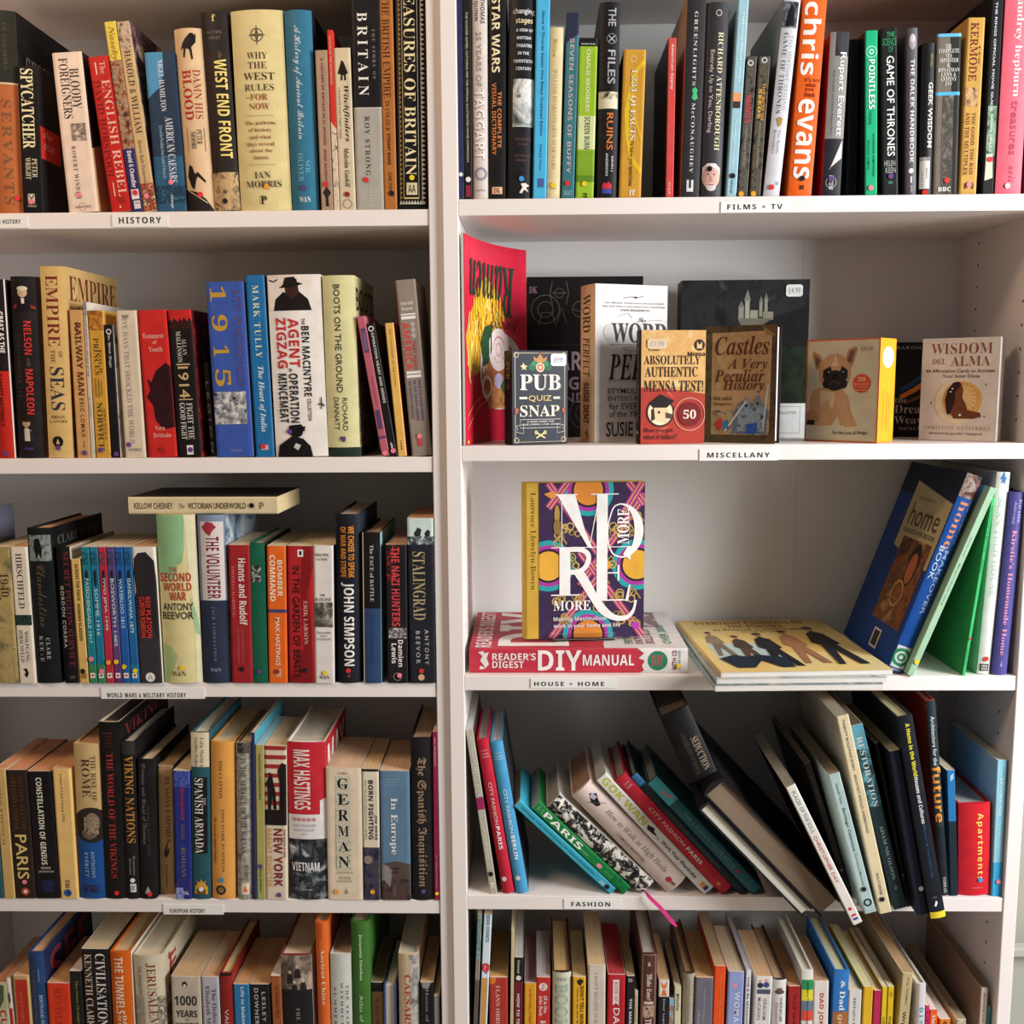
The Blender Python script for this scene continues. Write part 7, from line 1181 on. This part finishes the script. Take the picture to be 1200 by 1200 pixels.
# clear stand and the patterned book on it
ZT = ZH + TD + .0014
def clear():
    m, nt, b = newmat('clear_acrylic')
    b.inputs['Base Color'].default_value = (.95, .97, .97, 1); b.inputs['Roughness'].default_value = 0.05
    b.inputs['Transmission Weight'].default_value = 1.0; b.inputs['IOR'].default_value = 1.3
    return m
acr = clear()
def more_book(T, H, w):
    els = [r(0, 1, 0, 1, '3c2c4c')]
    # lattice, medallions and scrolls
    for (cx, cy) in ((.53, .05), (.53, .98), (.2, .53), (.94, .53)):
        els += [o(cy, cx, .165, '2ca0a4'), o(cy, cx, .135, 'a83c98'), o(cy, cx, .11, '2c2430'), o(cy, cx, .095, 'e0a840' if cx != .53 else 'd88838')]
    for (q0, q1) in (((.2, .0), (.62, .46)), ((1, .08), (.46, .66)), ((.46, .44), (1, 1.0)), ((.62, .6), (.22, 1.0)), ((.2, .16), (.36, 0)), ((.86, 0), (1, .14)), ((.82, .2), (.98, 0))):
        els += [l([q0, q1], .05, 'a83880'), l([q0, q1], .03, 'd8a060'), l([q0, q1], .014, 'a83880')]
    rng = random.Random(5)
    for (x0, y0) in ((.3, .28), (.3, .36), (.42, .3), (.76, .3), (.88, .3), (.94, .22), (.3, .74), (.44, .76), (.62, .78), (.76, .74), (.92, .72), (.66, .62), (.72, .5), (.4, .5), (.34, .88), (.8, .86), (.92, .9), (.62, .24)):
        for k in range(3):
            s_ = .018 + .012 * rng.random()
            els.append(g(y0 + rng.uniform(-.03, .03), x0 + rng.uniform(-.04, .04), s_, .008, ('b89850', '8c7440', 'c8a860')[k]))
        els.append(l([(x0 - .05, y0 + .02), (x0, y0 - .03), (x0 + .05, y0 + .03)], .009, 'b89850'))
    els += [e(.2, .27, .06, .022, 'b08c48'), e(.28, .27, .05, .03, '8c7040'), p([(.58, .53), (.66, .48), (.74, .53), (.66, .58)], 'd8a040'), p([(.16, .07), (.24, .05), (.3, .08), (.22, .1)], 'd89048')]
    W_ = 'f0ece8'
    els += [p([(.27, .075), (.42, .075), (.5, .3), (.565, .42), (.53, .415), (.38, .22)], W_), l([(.31, .075), (.31, .42)], .005, W_), p([(.6, .075), (.69, .075), (.69, .76), (.6, .76)], W_), l([(.62, .08), (.54, .41)], .005, W_), l([(.55, .075), (.78, .075)], .006, W_), l([(.26, .075), (.44, .075)], .006, W_)]
    # the big O, the R with its long tail and the E
    ring = []
    for k in range(33):
        t = -PI / 2 + PI * k / 32
        ring.append((.8 + .19 * math.cos(t), .31 + .175 * math.sin(t)))
    inner = []
    for k in range(33):
        t = PI / 2 - PI * k / 32
        inner.append((.8 + .115 * math.cos(t), .31 + .165 * math.sin(t)))
    els += [p(ring[:17] + inner[16:], W_), p(ring[16:] + inner[:17], W_), l(sm([(.8, .137), (.74, .16), (.7, .25), (.69, .33)]), .008, W_), l(sm([(.8, .48), (.74, .46), (.7, .4), (.69, .33)]), .01, W_)]
    els += [p([(.29, .41), (.38, .41), (.38, .72), (.29, .72)], W_), r(.41, .415, .22, .44, W_), r(.715, .723, .22, .46, W_), l(sm([(.38, .425), (.47, .428), (.525, .455), (.53, .5), (.5, .545), (.45, .568), (.38, .572)]), .032, W_), p(sm([(.4, .565), (.48, .56), (.55, .64), (.63, .75), (.74, .845), (.84, .86), (.9, .82), (.92, .76)]) + [(.94, .76)] + sm([(.935, .79), (.91, .85), (.84, .89), (.74, .888), (.63, .84), (.54, .74), (.46, .64), (.4, .57)]), W_), l([(.3, .413), (.88, .413)], .005, W_), p([(.86, .41), (.9, .41), (.88, .5), (.82, .46)], W_), l([(.6, .757), (.84, .757)], .008, W_), p([(.84, .765), (.87, .66), (.885, .66), (.865, .765)], W_), l([(.69, .58), (.78, .58)], .008, W_), p([(.775, .53), (.79, .53), (.79, .63), (.775, .63)], W_)]
    els += [h('MORE', .755, .82, .24, .55, W_, 'f'), ('d', 'MORE', .395, .17, .87, .77, W_, 'f'), h('Making Maximalism', .86, .895, .24, .68, 'e0d8d4', 'b'), h('work in your home and life', .905, .94, .24, .8, 'e0d8d4', 'b'), o(.925, .93, .025, 'b83cac')]
    els += [r(0, 1, 0, .12, 'c8a040'), r(0, 1, 0, .02, 'a07c28'), r(0, 1, .112, .12, '8c6c20'), d('Laurence Llewelyn-Bowen', .06, .68, .04, .095, '4c3c20', 'r')]
    return book('hardback_book', 'gold spined hardback with huge white letters over a jewelled pattern, on a clear stand', 'h', T, H, w, 'c8a040', [R(*els)], 0, 1, cr='3c2c4c', cl='c8a040', pg='dcd0b8', rough=0.3, rnd=.003)
rt, mw, mh = face_out(more_book, (612.5, 749), 754, 566.5, 0.05, ZT + .003, 5, 0.022)
st = thing('book_stand', 'clear plastic stand holding up the patterned hardback', 'book stand')
th = math.radians(5)
ex = Vector((math.cos(th), math.sin(th), 0)); ey = Vector((-math.sin(th), math.cos(th), 0))
cx0 = Vector((un(612.5, 749, .05)[0], .05, 0)) + ex * (mw / 2)
q = MB(); q.box(-.045, .045, -.008, .075, 0, .0022, acr, .0006); s = q.build('base', st)
q = MB(); q.box(-.045, .045, -.008, -.0052, .0023, .011, acr, .0006); s = q.build('front_lip', st)
q = MB(); q.box(-.04, .04, .0245, .0268, .0023, .12, acr, .0006); s = q.build('back_rest', st)
st.location = (cx0.x, cx0.y, ZT); st.rotation_euler = (0, 0, th)

# three large fashion magazines lying in a pile
def magazine(label, bl, br, tl, zb, T, col, front, spine=(), pg='d8d4cc'):
    zt = zb + T
    A = np.array(unz(*bl, zt)); B = np.array(unz(*br, zt)); C = np.array(unz(*tl, zt))
    w = np.linalg.norm(B - A); yaw = math.atan2(B[1] - A[1], B[0] - A[0])
    Hh = min(np.linalg.norm(C - A), (BACK - .004 - max(A[1], B[1])) / math.cos(yaw))
    rt = book('magazine', label, 'p', T, Hh, w, col, [*spine, R(*front)], 0, 1, pg=pg, cr=col, group=None, cat='magazine', rough=.35)
    lay(rt, FLAT_COVER, (A[0], A[1], zb + T / 2 + .0002), yaw)
    return rt
def fig(x, y, s, top, leg, skin='b08468'):
    k_ = .7
    return [e(y - .27 * s, x, .035 * s, .022 * s, skin), e(y - .3 * s, x, .02 * s, .03 * s, '3c2c24'), p([(x - .07 * s * k_, y - .19 * s), (x, y - .24 * s), (x + .07 * s * k_, y - .19 * s), (x + .1 * s * k_, y - .02 * s), (x + .06 * s * k_, y), (x - .06 * s * k_, y), (x - .11 * s * k_, y - .04 * s)], top), p([(x - .06 * s * k_, y), (x + .06 * s * k_, y), (x + .12 * s * k_, y + .3 * s), (x + .05 * s * k_, y + .3 * s), (x, y + .08 * s), (x - .06 * s * k_, y + .3 * s), (x - .11 * s * k_, y + .3 * s)], leg)]
cover = [a(0, 1, 0, 1, ['d8b060', 'e0c480', 'd0c490'], 5), r(.5, .82, .06, .5, 'b4c8c8'), r(.4, .68, .4, .8, 'd8b468'), h('EVERYDAY FASHIONS OF', .035, .1, .1, .86, '4c3c24', 'f'), h('THE FORTIES', .12, .18, .3, .68, '4c3c24', 'f'), h('As Pictured in Sears Catalogs', .2, .245, .18, .86, '4c3c24', 'f'), h('EDITED BY J OLIAN', .26, .285, .36, .66, '6c5c3c'),
  *fig(.13, .5, .75, '8c7c64', '7c6c58'), *fig(.28, .6, .8, '4c3c34', '5c4438'), *fig(.44, .62, 1.0, '24282c', '1c2024'), *fig(.62, .58, 1.0, 'a87454', '9c6c50'), *fig(.82, .56, 1.15, '2c2c2c', '24262c'), p([(.06, .78), (.16, .72), (.24, .76), (.3, .72), (.46, .78), (.46, .94), (.38, .94), (.3, .82), (.22, .94), (.12, .94)], '1c2838')]
magazine('pale blue edged magazine, lowest of the flat pile', (838, 804), (1036, 802), (792, 730), ZH + .0002, .0075, '9cb0b4', [a(0, 1, 0, 1, ['9cb0b4', '5c7078', 'c8c4b4'], 14)])
magazine('pale grey magazine in the middle of the flat pile', (840, 796), (1040, 794), (800, 725), ZH + .0082, .0065, 'b8bcb8', [a(0, 1, 0, 1, ['8ca0a8', 'b8bcb8', '5c6870'], 12)])
magazine('magazine with old fashioned dressed figures, topmost of the flat pile', (845, 788.5), (1047, 785), (808, 718), ZH + .0152, .0065, 'd8b878', cover)

H2 = (780, 540, 2.857)
row(H2, ZH, [
 ('h', ((1006, 40), (1085, 62), (748, 706), (803, 715)), 0, 1, 'big blue hardback leaning over the pile, back cover showing', '1c50a0',
  [a(0, .115, 0, 1, ['1c2428', '6c4438', 'a8948c', '2c3438'], 50), d('home', .13, .37, .28, .78, 'd88c5c', 'r'), d('THE COMPLETE', .12, .34, .82, .93, '8cb0d8', 's'), d('MAKEOVER', .375, .7, .52, .78, '9cb8dc', 's'), d('BOOK', .36, .53, .14, .44, 'c0d0e4', 's'), r(.87, .98, .05, .95, 'd8dcdc'), g(.925, .5, .045, .015, '2c8c5c'), g(.925, .5, .02, .01, '2c8c5c'), h('SIDEWAY', .985, .995, .2, .8, 'c0c8d0'),
   L(r(0, .16, 0, 1, '1c2438'), p([(.28, .09), (.98, .16), (.98, .5), (.8, .5), (.28, .44)], 'b8a880'), h('home', .2, .32, .36, .9, '5c4434', 's'), h('THE COMPLETE', .165, .18, .42, .7, '5c4434'), h('MAKEOVER BOOK', .335, .36, .34, .92, '3c3024', 'b'), a(.38, .82, .4, .93, ['3c2a20', '8c5430', '5c3c28', 'a87c4c'], 22), e(.5, .74, .11, .1, '2c2428'), e(.52, .74, .08, .07, 'a85c34'), g(.66, .66, .07, .012, 'b89058'), g(.74, .64, .06, .008, '8c6c40'), r(.86, .96, .54, .68, 'd0ccbc'), r(.87, .95, .56, .66, '3c3834'))], dict(auto=1, d=.2, cl='1c3f80', pg='b8b4a8', rnd=.002)),
 ('p', ((1088, 85), (1108, 95), (806, 718), (830, 723)), 0, 1, 'pale mint green book leaning on the big blue one', '9cc0a0', [d('Country Style', .26, .36, .4, .6, '4c6450', 's'), d('Modern Rustic Living', .4, .62, .4, .6, '4c6450', 's'), dot(.925, .55, YE)], dict(auto=1, d=.2, pg='c0c4b4')),
 ('p', ((1094, 122), (1108, 127), (992, 718), (1010, 720)), 0, 1, 'slim vivid green book leaning on the white one', '3cb868', [d('The History of Mankind', .04, .3, .3, .7, '1c5c34', 's'), d('Colour', .34, .42, .3, .7, '1c5c34', 's'), d('guide to green', .84, .95, .35, .65, '1c6c3c', 's'), dot(.79, .6, RD)], dict(auto=1, d=.22, cl='2c7c44', pg='a8b098')),
 ('h', ((1112, 22), (1160, 18), (1045, 712), (1086, 715)), 0, 1, 'tall white hardback with a tiny blue flower', 'd0d4cc', [p([(.35, .05), (.5, .02), (.65, .05), (.8, .045), (.7, .065), (.6, .085), (.5, .07), (.35, .08), (.4, .06), (.25, .055)], '3c70ac'), d('SCAN TELD HOUSE', .15, .62, .3, .66, 'b0c0b8', 'r'), r(.95, .985, .15, .8, '2c2c2c'), h('CICO', .955, .98, .25, .7, 'd8d8d4'), dot(.925, .55, RD)], dict(auto=1, d=.22, cl='a8acA4', pg='b8b8ac', rnd=.002)),
 ('h', (1158, 1232, 1092, 1172), 105, 718, 'violet hardback with pink lettering beside the case upright', '4c4888', [d('Kirstie', 130, 205, .62, .84, 'a8a4cc', 's'), d('Allsopp', 135, 212, .26, .46, 'a8a4cc', 's'), d("Kirstie's Homemade Home", 230, 652, .36, .66, 'd890a8', 'f'), p([(.42, 690), (.5, 665), (.6, 690)], '8c88b8')], dict(auto=1, d=.2, rnd=.003, pg='c8b4b0')),
], 'books on the house and home shelf', 'on the house shelf', lim=(XRI, XRO), clamp=False)

# paperback lying across two upright books of the world wars row
GAIN[0] = 1.0
up = [q for q in bpy.data.objects if q.parent is None and q.get('label', '').startswith(('thick hardback jacketed in a green', 'navy hardback with a white panel'))]
VL.update()
ztop = max((c.matrix_world @ Vector(v)).z for q in up for c in q.children for v in c.bound_box)
zc = ztop + .0004
xa, xb = un(149, 590, .006)[0], un(325, 592, .006)[0]
tv = un(240, 581, .006)[1] - un(240, 601, .006)[1]
UW = book('paperback_book', 'cream spined paperback lying flat across the tops of two world wars books', 'p', tv, xb - xa, 0.125, 'd4c49c',
  [d('KELLOW CHESNEY', .04, .3, .3, .66, '4c4030', 's'), d('The', .34, .38, .34, .62, '5c5040', 'i'), d('VICTORIAN UNDERWORLD', .4, .79, .3, .66, '4c4030', 's'), d('P', .88, .91, .3, .68, '7c6c50', 'b'), dot(.83, .5, BKD), R(a(0, 1, 0, 1, ['2c241e', '3a3028', '221c18'], 30))], 0, 1, pg='d8c08c', cr='2c241e', group='books on the world wars shelf')
lay(UW, FLAT_SPINE, (xb, .006, zc + tv / 2), math.radians(-1.0))

J1 = (530, 1060, 3.636); J2 = (850, 1060, 3.4286)
row(J1, ZR[5], [
 ('p', (84, 110, 52, 84), -40, 509, 'slim grey teal book with a red word', '889c94', [r(320, 800, 0, 1, '5c5048'), a(60, 220, 0, 1, ['889c94', '5c7c74', '98a8a0'], 80), d('TENREZ', 228, 320, .3, .75, 'b04c3c', 'b')], dict(d=.17)),
 ('p', (112, 157, 88, 148), -40, 509, 'tall white and pale blue book with teal capitals', 'd0dce4', [r(310, 800, .12, .8, 'c8944c'), d('MISSION COUNCIL', 18, 160, .36, .8, '2c5c64', 'b'), o(266, .5, 19, 'c83844'), d('ha', 255, 278, .35, .6, 'e8dcd8', 'c'), o(288, .6, 4, '5c60b0')], dict(d=.19)),
 ('p', (157, 238, 161, 235), 310, 509, 'red brown paperback with an orange corner', 'ac3830', [p([(0, 310), (.4, 310), (.3, 335), (0, 342)], 'd8782c'), d('FLANN OBRIEN', 345, 545, .34, .56, 'dcc0b0', 'r')], dict(pg='c8985c')),
 ('p', (244, 260, 244, 258), 110, 509, 'very thin cream book with a bent corner', 'c8b88c', [], dict(d=.15, pg='d0c49c')),
 ('p', (268, 310, 264, 300), 225, 509, 'maroon book with a black top panel', '6c2028', [r(225, 328, 0, 1, '201a1c'), d('Oatmeal', 236, 292, .35, .65, 'c8c0c0', 's'), o(312, .5, 10, 'd8d0cc'), d('HOW TO TELL IF YOUR', 380, 640, .34, .66, 'e4dcd8', 'b')], dict(pg='b4b0b0', d=.17)),
 ('p', (306, 358, 306, 355), 335, 509, 'yellow paperback with thin red lettering', 'dc9c28', [d('A FATWALL STREET', 360, 510, .4, .6, 'a04820', 's')], dict(pg='9c8c90')),
 ('p', (360, 419, 358, 415), 310, 509, 'bright red joke book with a white round emblem', 'bc2c28', [o(350, .5, 17, 'd8ccc4'), d('ha', 340, 362, .4, .6, 'b03030', 's'), d('All in One', 385, 462, .54, .82, 'e4d8d0', 'f'), d('Joke Book', 388, 475, .18, .46, 'e4d8d0', 'f'), d('R', 492, 520, .3, .7, 'e4d8d0', 'f')], dict(pg='b0a8a8')),
 ('h', (427, 508, 428, 504), 290, 509, 'pale green white hardback with big outlined capitals', 'c4c4ac', [h('THE', 312, 326, .2, .8, '7c9080', 'f'), d('BOOK OF', 340, 640, .14, .82, '7c9484', 'f'), d('BOOK OF', 342, 638, .2, .76, 'b0b8a4', 'f')], dict(pg='c8a46c', inner='3c2420', rnd=.004)),
 ('p', (513, 570, 513, 567), 308, 509, 'yellow paperback with black capitals and a bird', 'dca428', [p([(.3, 325), (.6, 315), (.85, 325), (.6, 345), (.4, 340)], '28241c'), d("DON'T TELL MUM I", 348, 530, .58, .84, '28241c', 'b'), d('Work on the Rigs', 355, 530, .28, .44, '5c4820', 's')], dict(pg='c8b084')),
 ('p', (578, 655, 580, 650), 258, 509, 'off white paperback with thin grey capitals', 'ccc0b0', [d("I DON'T BELIEVE IN RALF", 290, 540, .36, .56, '94887c', 'r')], dict(pg='d0b088', d=.15)),
 ('p', (662, 740, 662, 732), 298, 509, 'crimson book with a white ribbon banner', 'b42430', [p([(.3, 320), (.65, 320), (.65, 430), (.48, 418), (.3, 430)], 'dcd4cc'), d('BOOK OF', 330, 412, .38, .58, 'b83c40', 's'), d('DAD', 440, 545, .34, .7, 'e4d8d4', 's')], dict(pg='a82c30', d=.14)),
 ('p', (740, 777, 740, 772), 305, 509, 'black paperback with white capitals in the humour row', '1e1c1c', [h('50', 315, 330, .2, .7, 'b8b0a4'), d('THE MAMMOTH', 400, 590, .36, .7, 'dcd8d0', 'b')], dict(pg='a89468')),
 ('p', (779, 795, 777, 790), 370, 509, 'very slim cream book beside the dark brown one', 'c8bc98', [d('in a nutshell', 390, 500, .3, .7, '5c5444', 's')], dict(d=.11)),
 ('h', (806, 876, 801, 867), 210, 509, 'dark brown book framed with a cream border', '54302a', [r(214, 216, .08, .92, 'b89c84'), r(214, 700, .08, .11, 'b89c84'), r(214, 700, .89, .92, 'b89c84'), h('&', 245, 262, .4, .6, 'd8ccc0', 'k'), d('Make Love!', 294, 406, .36, .68, 'e0d4c8', 'k'), r(412, 425, .2, .8, 'c8b4a0'), a(430, 482, .16, .84, ['54302a', 'c8a890', '2c1c18'], 130), d('The Bruce', 486, 600, .3, .7, 'dcd0c4', 'f')], dict(pg='b4aca0', d=.17, rnd=.002)),
 ('p', (878, 925, 877, 920), 322, 509, 'black paperback with a white head and orange bow', '1e1e20', [r(322, 392, 0, 1, 'd8d4cc'), p([(.2, 325), (.5, 345), (.8, 325), (.75, 350), (.55, 358), (.8, 388), (.2, 388), (.45, 358), (.25, 350)], 'd87030'), d('Dear Lupin', 402, 520, .4, .64, 'b8b4b4', 's')], dict(pg='c89c70')),
 ('p', (926, 945, 922, 944), 400, 509, 'small sky blue book', '7cacc4', [a(430, 560, 0, 1, ['7cacc4', 'a8785c', '4c6c84'], 90)], dict(pg='a88078', d=.11)),
 ('p', (948, 976, 946, 972), 348, 509, 'narrow cream book with black lower case letters', 'd0c8a8', [d('Blotto', 380, 452, .28, .7, '2c2824', 'b')], dict(pg='d0b898', d=.12)),
 ('h', (979, 1029, 976, 1026), 295, 509, 'beige grey hardback with faint lettering', 'a09884', [d('DAWN FRENCH', 320, 500, .4, .6, '7c7464', 'r')], dict(pg='94744c', inner='4c2c28', rnd=.004)),
 ('p', (1032, 1116, 1028, 1108), 310, 509, 'thick dusky grey paperback', '6c6874', [r(310, 313, 0, 1, 'c8844c'), d('Stanley Williams and', 358, 540, .44, .58, 'a8a0a4', 'r'), d('Matthew', 450, 560, .18, .3, 'a8a0a4', 'r')], dict(pg='c09c68')),
 ('p', (1128, 1178, 1112, 1164), 262, 509, 'orange red paperback, tilted slightly', 'e0501c', [d('the book for the night', 290, 640, .5, .7, 'd8884c', 's')], dict(pg='c0a078', d=.15)),
 ('p', (17, 80, 7, 70), 270, 480, 'lilac paperback with a pink star', '8c98c8', [p([(.4, 310), (.5, 320), (.62, 320), (.52, 330), (.56, 342), (.45, 334), (.34, 342), (.38, 330), (.28, 320), (.38, 320)], 'e08c9c'), d('WOMAN', 350, 500, .42, .78, 'dcdce8', 's1')], dict(crop=J2, pg='c8b498')),
 ('p', (82, 100, 73, 94), 262, 480, 'very thin white book in the humour row', 'd8d4d8', [d('THE 2 Rs Monarch', 290, 480, .3, .7, '3c3c44', 'b')], dict(crop=J2, d=.16, pg='b0b0b8')),
 ('p', (124, 188, 110, 184), 290, 480, 'white paperback with two tiny cartoon people', 'd4d0cc', [o(325, .3, 11, '2c2c3c'), o(322, .65, 11, '34447c'), o(308, .3, 6, 'c89c84'), o(304, .65, 6, 'c89c84'), r(340, 358, .14, .9, '4c4c64'), d('GRAHAM', 376, 462, .52, .72, 'a08c84', 's'), d('McCANN', 372, 462, .2, .4, 'a08c84', 's')], dict(crop=J2, pg='c49c74')),
 ('h', (192, 248, 189, 242), 303, 480, 'white hardback with a small brown hat', 'd4d0cc', [e(352, .5, 8, .36, '54443c'), e(344, .5, 9, .22, '6c5448'), d('WRINKLIES', 372, 470, .52, .72, '5c5454', 's'), d('Funniest', 392, 480, .24, .42, 'b05c44', 'i')], dict(crop=J2, pg='b49070', inner='382c28', rnd=.003)),
 ('p', (254, 302, 252, 298), 328, 480, 'deep red paperback with dark lettering', '9c2424', [d('TULIP FEVER', 360, 500, .4, .62, '5c1414', 's')], dict(crop=J2, pg='b4845c')),
 ('h', (304, 351, 303, 348), 265, 480, 'book striped in white, green, yellow, grey and red', 'd8d4cc', [r(302, 342, 0, 1, '2c8c54'), r(342, 386, 0, 1, 'd8cc34'), r(386, 426, 0, 1, '64788c'), r(426, 466, 0, 1, 'd8483c'), d('Modern Toss Handbook', 310, 500, .44, .62, '2c3430', 'b')], dict(crop=J2, pg='c8c0ac', rnd=.001, inner='d8d4cc')),
 ('p', (358, 421, 354, 415), 308, 480, 'white paperback with red capitals', 'd8d0c8', [d('DAD JOKES', 356, 520, .34, .68, 'b43434', 'b')], dict(crop=J2, pg='b08868')),
 ('h', (434, 495, 426, 490), 265, 480, 'bright blue book with a brown picture below', '2c70b4', [r(430, 700, 0, 1, '9c6434'), d('&', 305, 336, .46, .74, 'dce0e4', 'I'), d('Dad', 346, 425, .4, .76, 'e4e4e4', 'f'), d('gold', 440, 530, .3, .7, 'd8b498', 'b')], dict(crop=J2, pg='c0bc98', rnd=.001, inner='2c70b4')),
 ('p', (500, 553, 491, 547), 345, 480, 'white book with thin dark capitals and a pale blue side', 'd0ccc8', [d("BRITAIN'S BEST", 374, 520, .36, .58, '4c4448', 'r')], dict(crop=J2, d=.17, cl='b4c8d8')),
 ('p', (560, 596, 550, 590), 330, 480, 'first slim yellow book, before the magenta one', 'd8a828', [], dict(crop=J2, d=.17, cl='c8a430', pg='d0c490')),
 ('p', (599, 628, 592, 621), 345, 480, 'slim magenta book between yellow ones', 'b02850', [], dict(crop=J2, d=.16, cl='a82448')),
 ('p', (630, 650, 623, 645), 330, 480, 'slim yellow book just after the magenta one', 'd8b424', [d('VIZ', 450, 480, .3, .7, '4c3c1c', 's')], dict(crop=J2, d=.16, cl='b8a030')),
 ('p', (653, 678, 647, 671), 330, 480, 'slim yellow book next to the tall cream one', 'd4b020', [d('CO', 350, 370, .3, .7, '4c3c1c', 's'), d('PIG', 450, 480, .3, .7, '4c3c1c', 's')], dict(crop=J2, d=.16, cl='3c3426')),
 ('p', (712, 755, 692, 737), 275, 480, 'tall cream brown paperback with spaced letters', 'b8a478', [d('PHIL THOMAS', 295, 402, .5, .66, '54483c', 's1'), d('Wry Man', 430, 560, .3, .66, '3c342c', 'b')], dict(crop=J2, d=.2, pg='b08c60')),
 ('h', (764, 803, 760, 799), 318, 480, 'white hardback with teal capitals', 'd0ccd0', [r(318, 700, 0, .3, 'a89888'), d('D.I.Y', 414, 482, .4, .8, '3c98a4', 'b')], dict(crop=J2, d=.2, cl='c8c8c8', rnd=.001)),
 ('p', (804, 822, 801, 819), 405, 480, 'hot pink book half tucked behind the orange one', 'd0286c', [d('LIFE', 430, 500, .3, .7, '6c1438', 's')], dict(crop=J2, d=.15, cl='c82864')),
 ('p', (826, 858, 823, 855), 422, 480, 'orange red book with white letters', 'e05c24', [d('The', 442, 480, .3, .7, 'ecdcd0', 'f')], dict(crop=J2, d=.17, pg='d8ccc0')),
 ('p', (862, 905, 861, 904), 460, 480, 'low orange book', 'd87c24', [d('C', 468, 500, .3, .7, '6c3c14', 'f')], dict(crop=J2, d=.15, pg='c8c0b4')),
 ('p', (930, 968, 929, 967), 462, 480, 'low cream book with an aged head', 'd0c4a8', [a(462, 520, 0, 1, ['d0c4a8', '8c8470'], 140)], dict(crop=J2, d=.2, pg='98866c')),
 ('p', (1019, 1055, 1016, 1046), 335, 480, 'cream tilting paperback with red capitals and a printed back', 'd0c4b4', [d('HONOUR AND US', 355, 500, .34, .62, '94343c', 'f')], dict(crop=J2, d=.2, pg='8c6c50', cl='8c7868')),
 ('p', (1057, 1084, 1052, 1078), 412, 480, 'small teal book beside the case upright in the humour row', '3c9098', [d('KYLE', 440, 500, .3, .7, '2c7078', 's')], dict(crop=J2, d=.12)),
], 'books on the humour shelf', 'below the fashion shelf', lim=(XRI, XRO), Y=0.012, ext=True)
GAIN[0] = 1.0
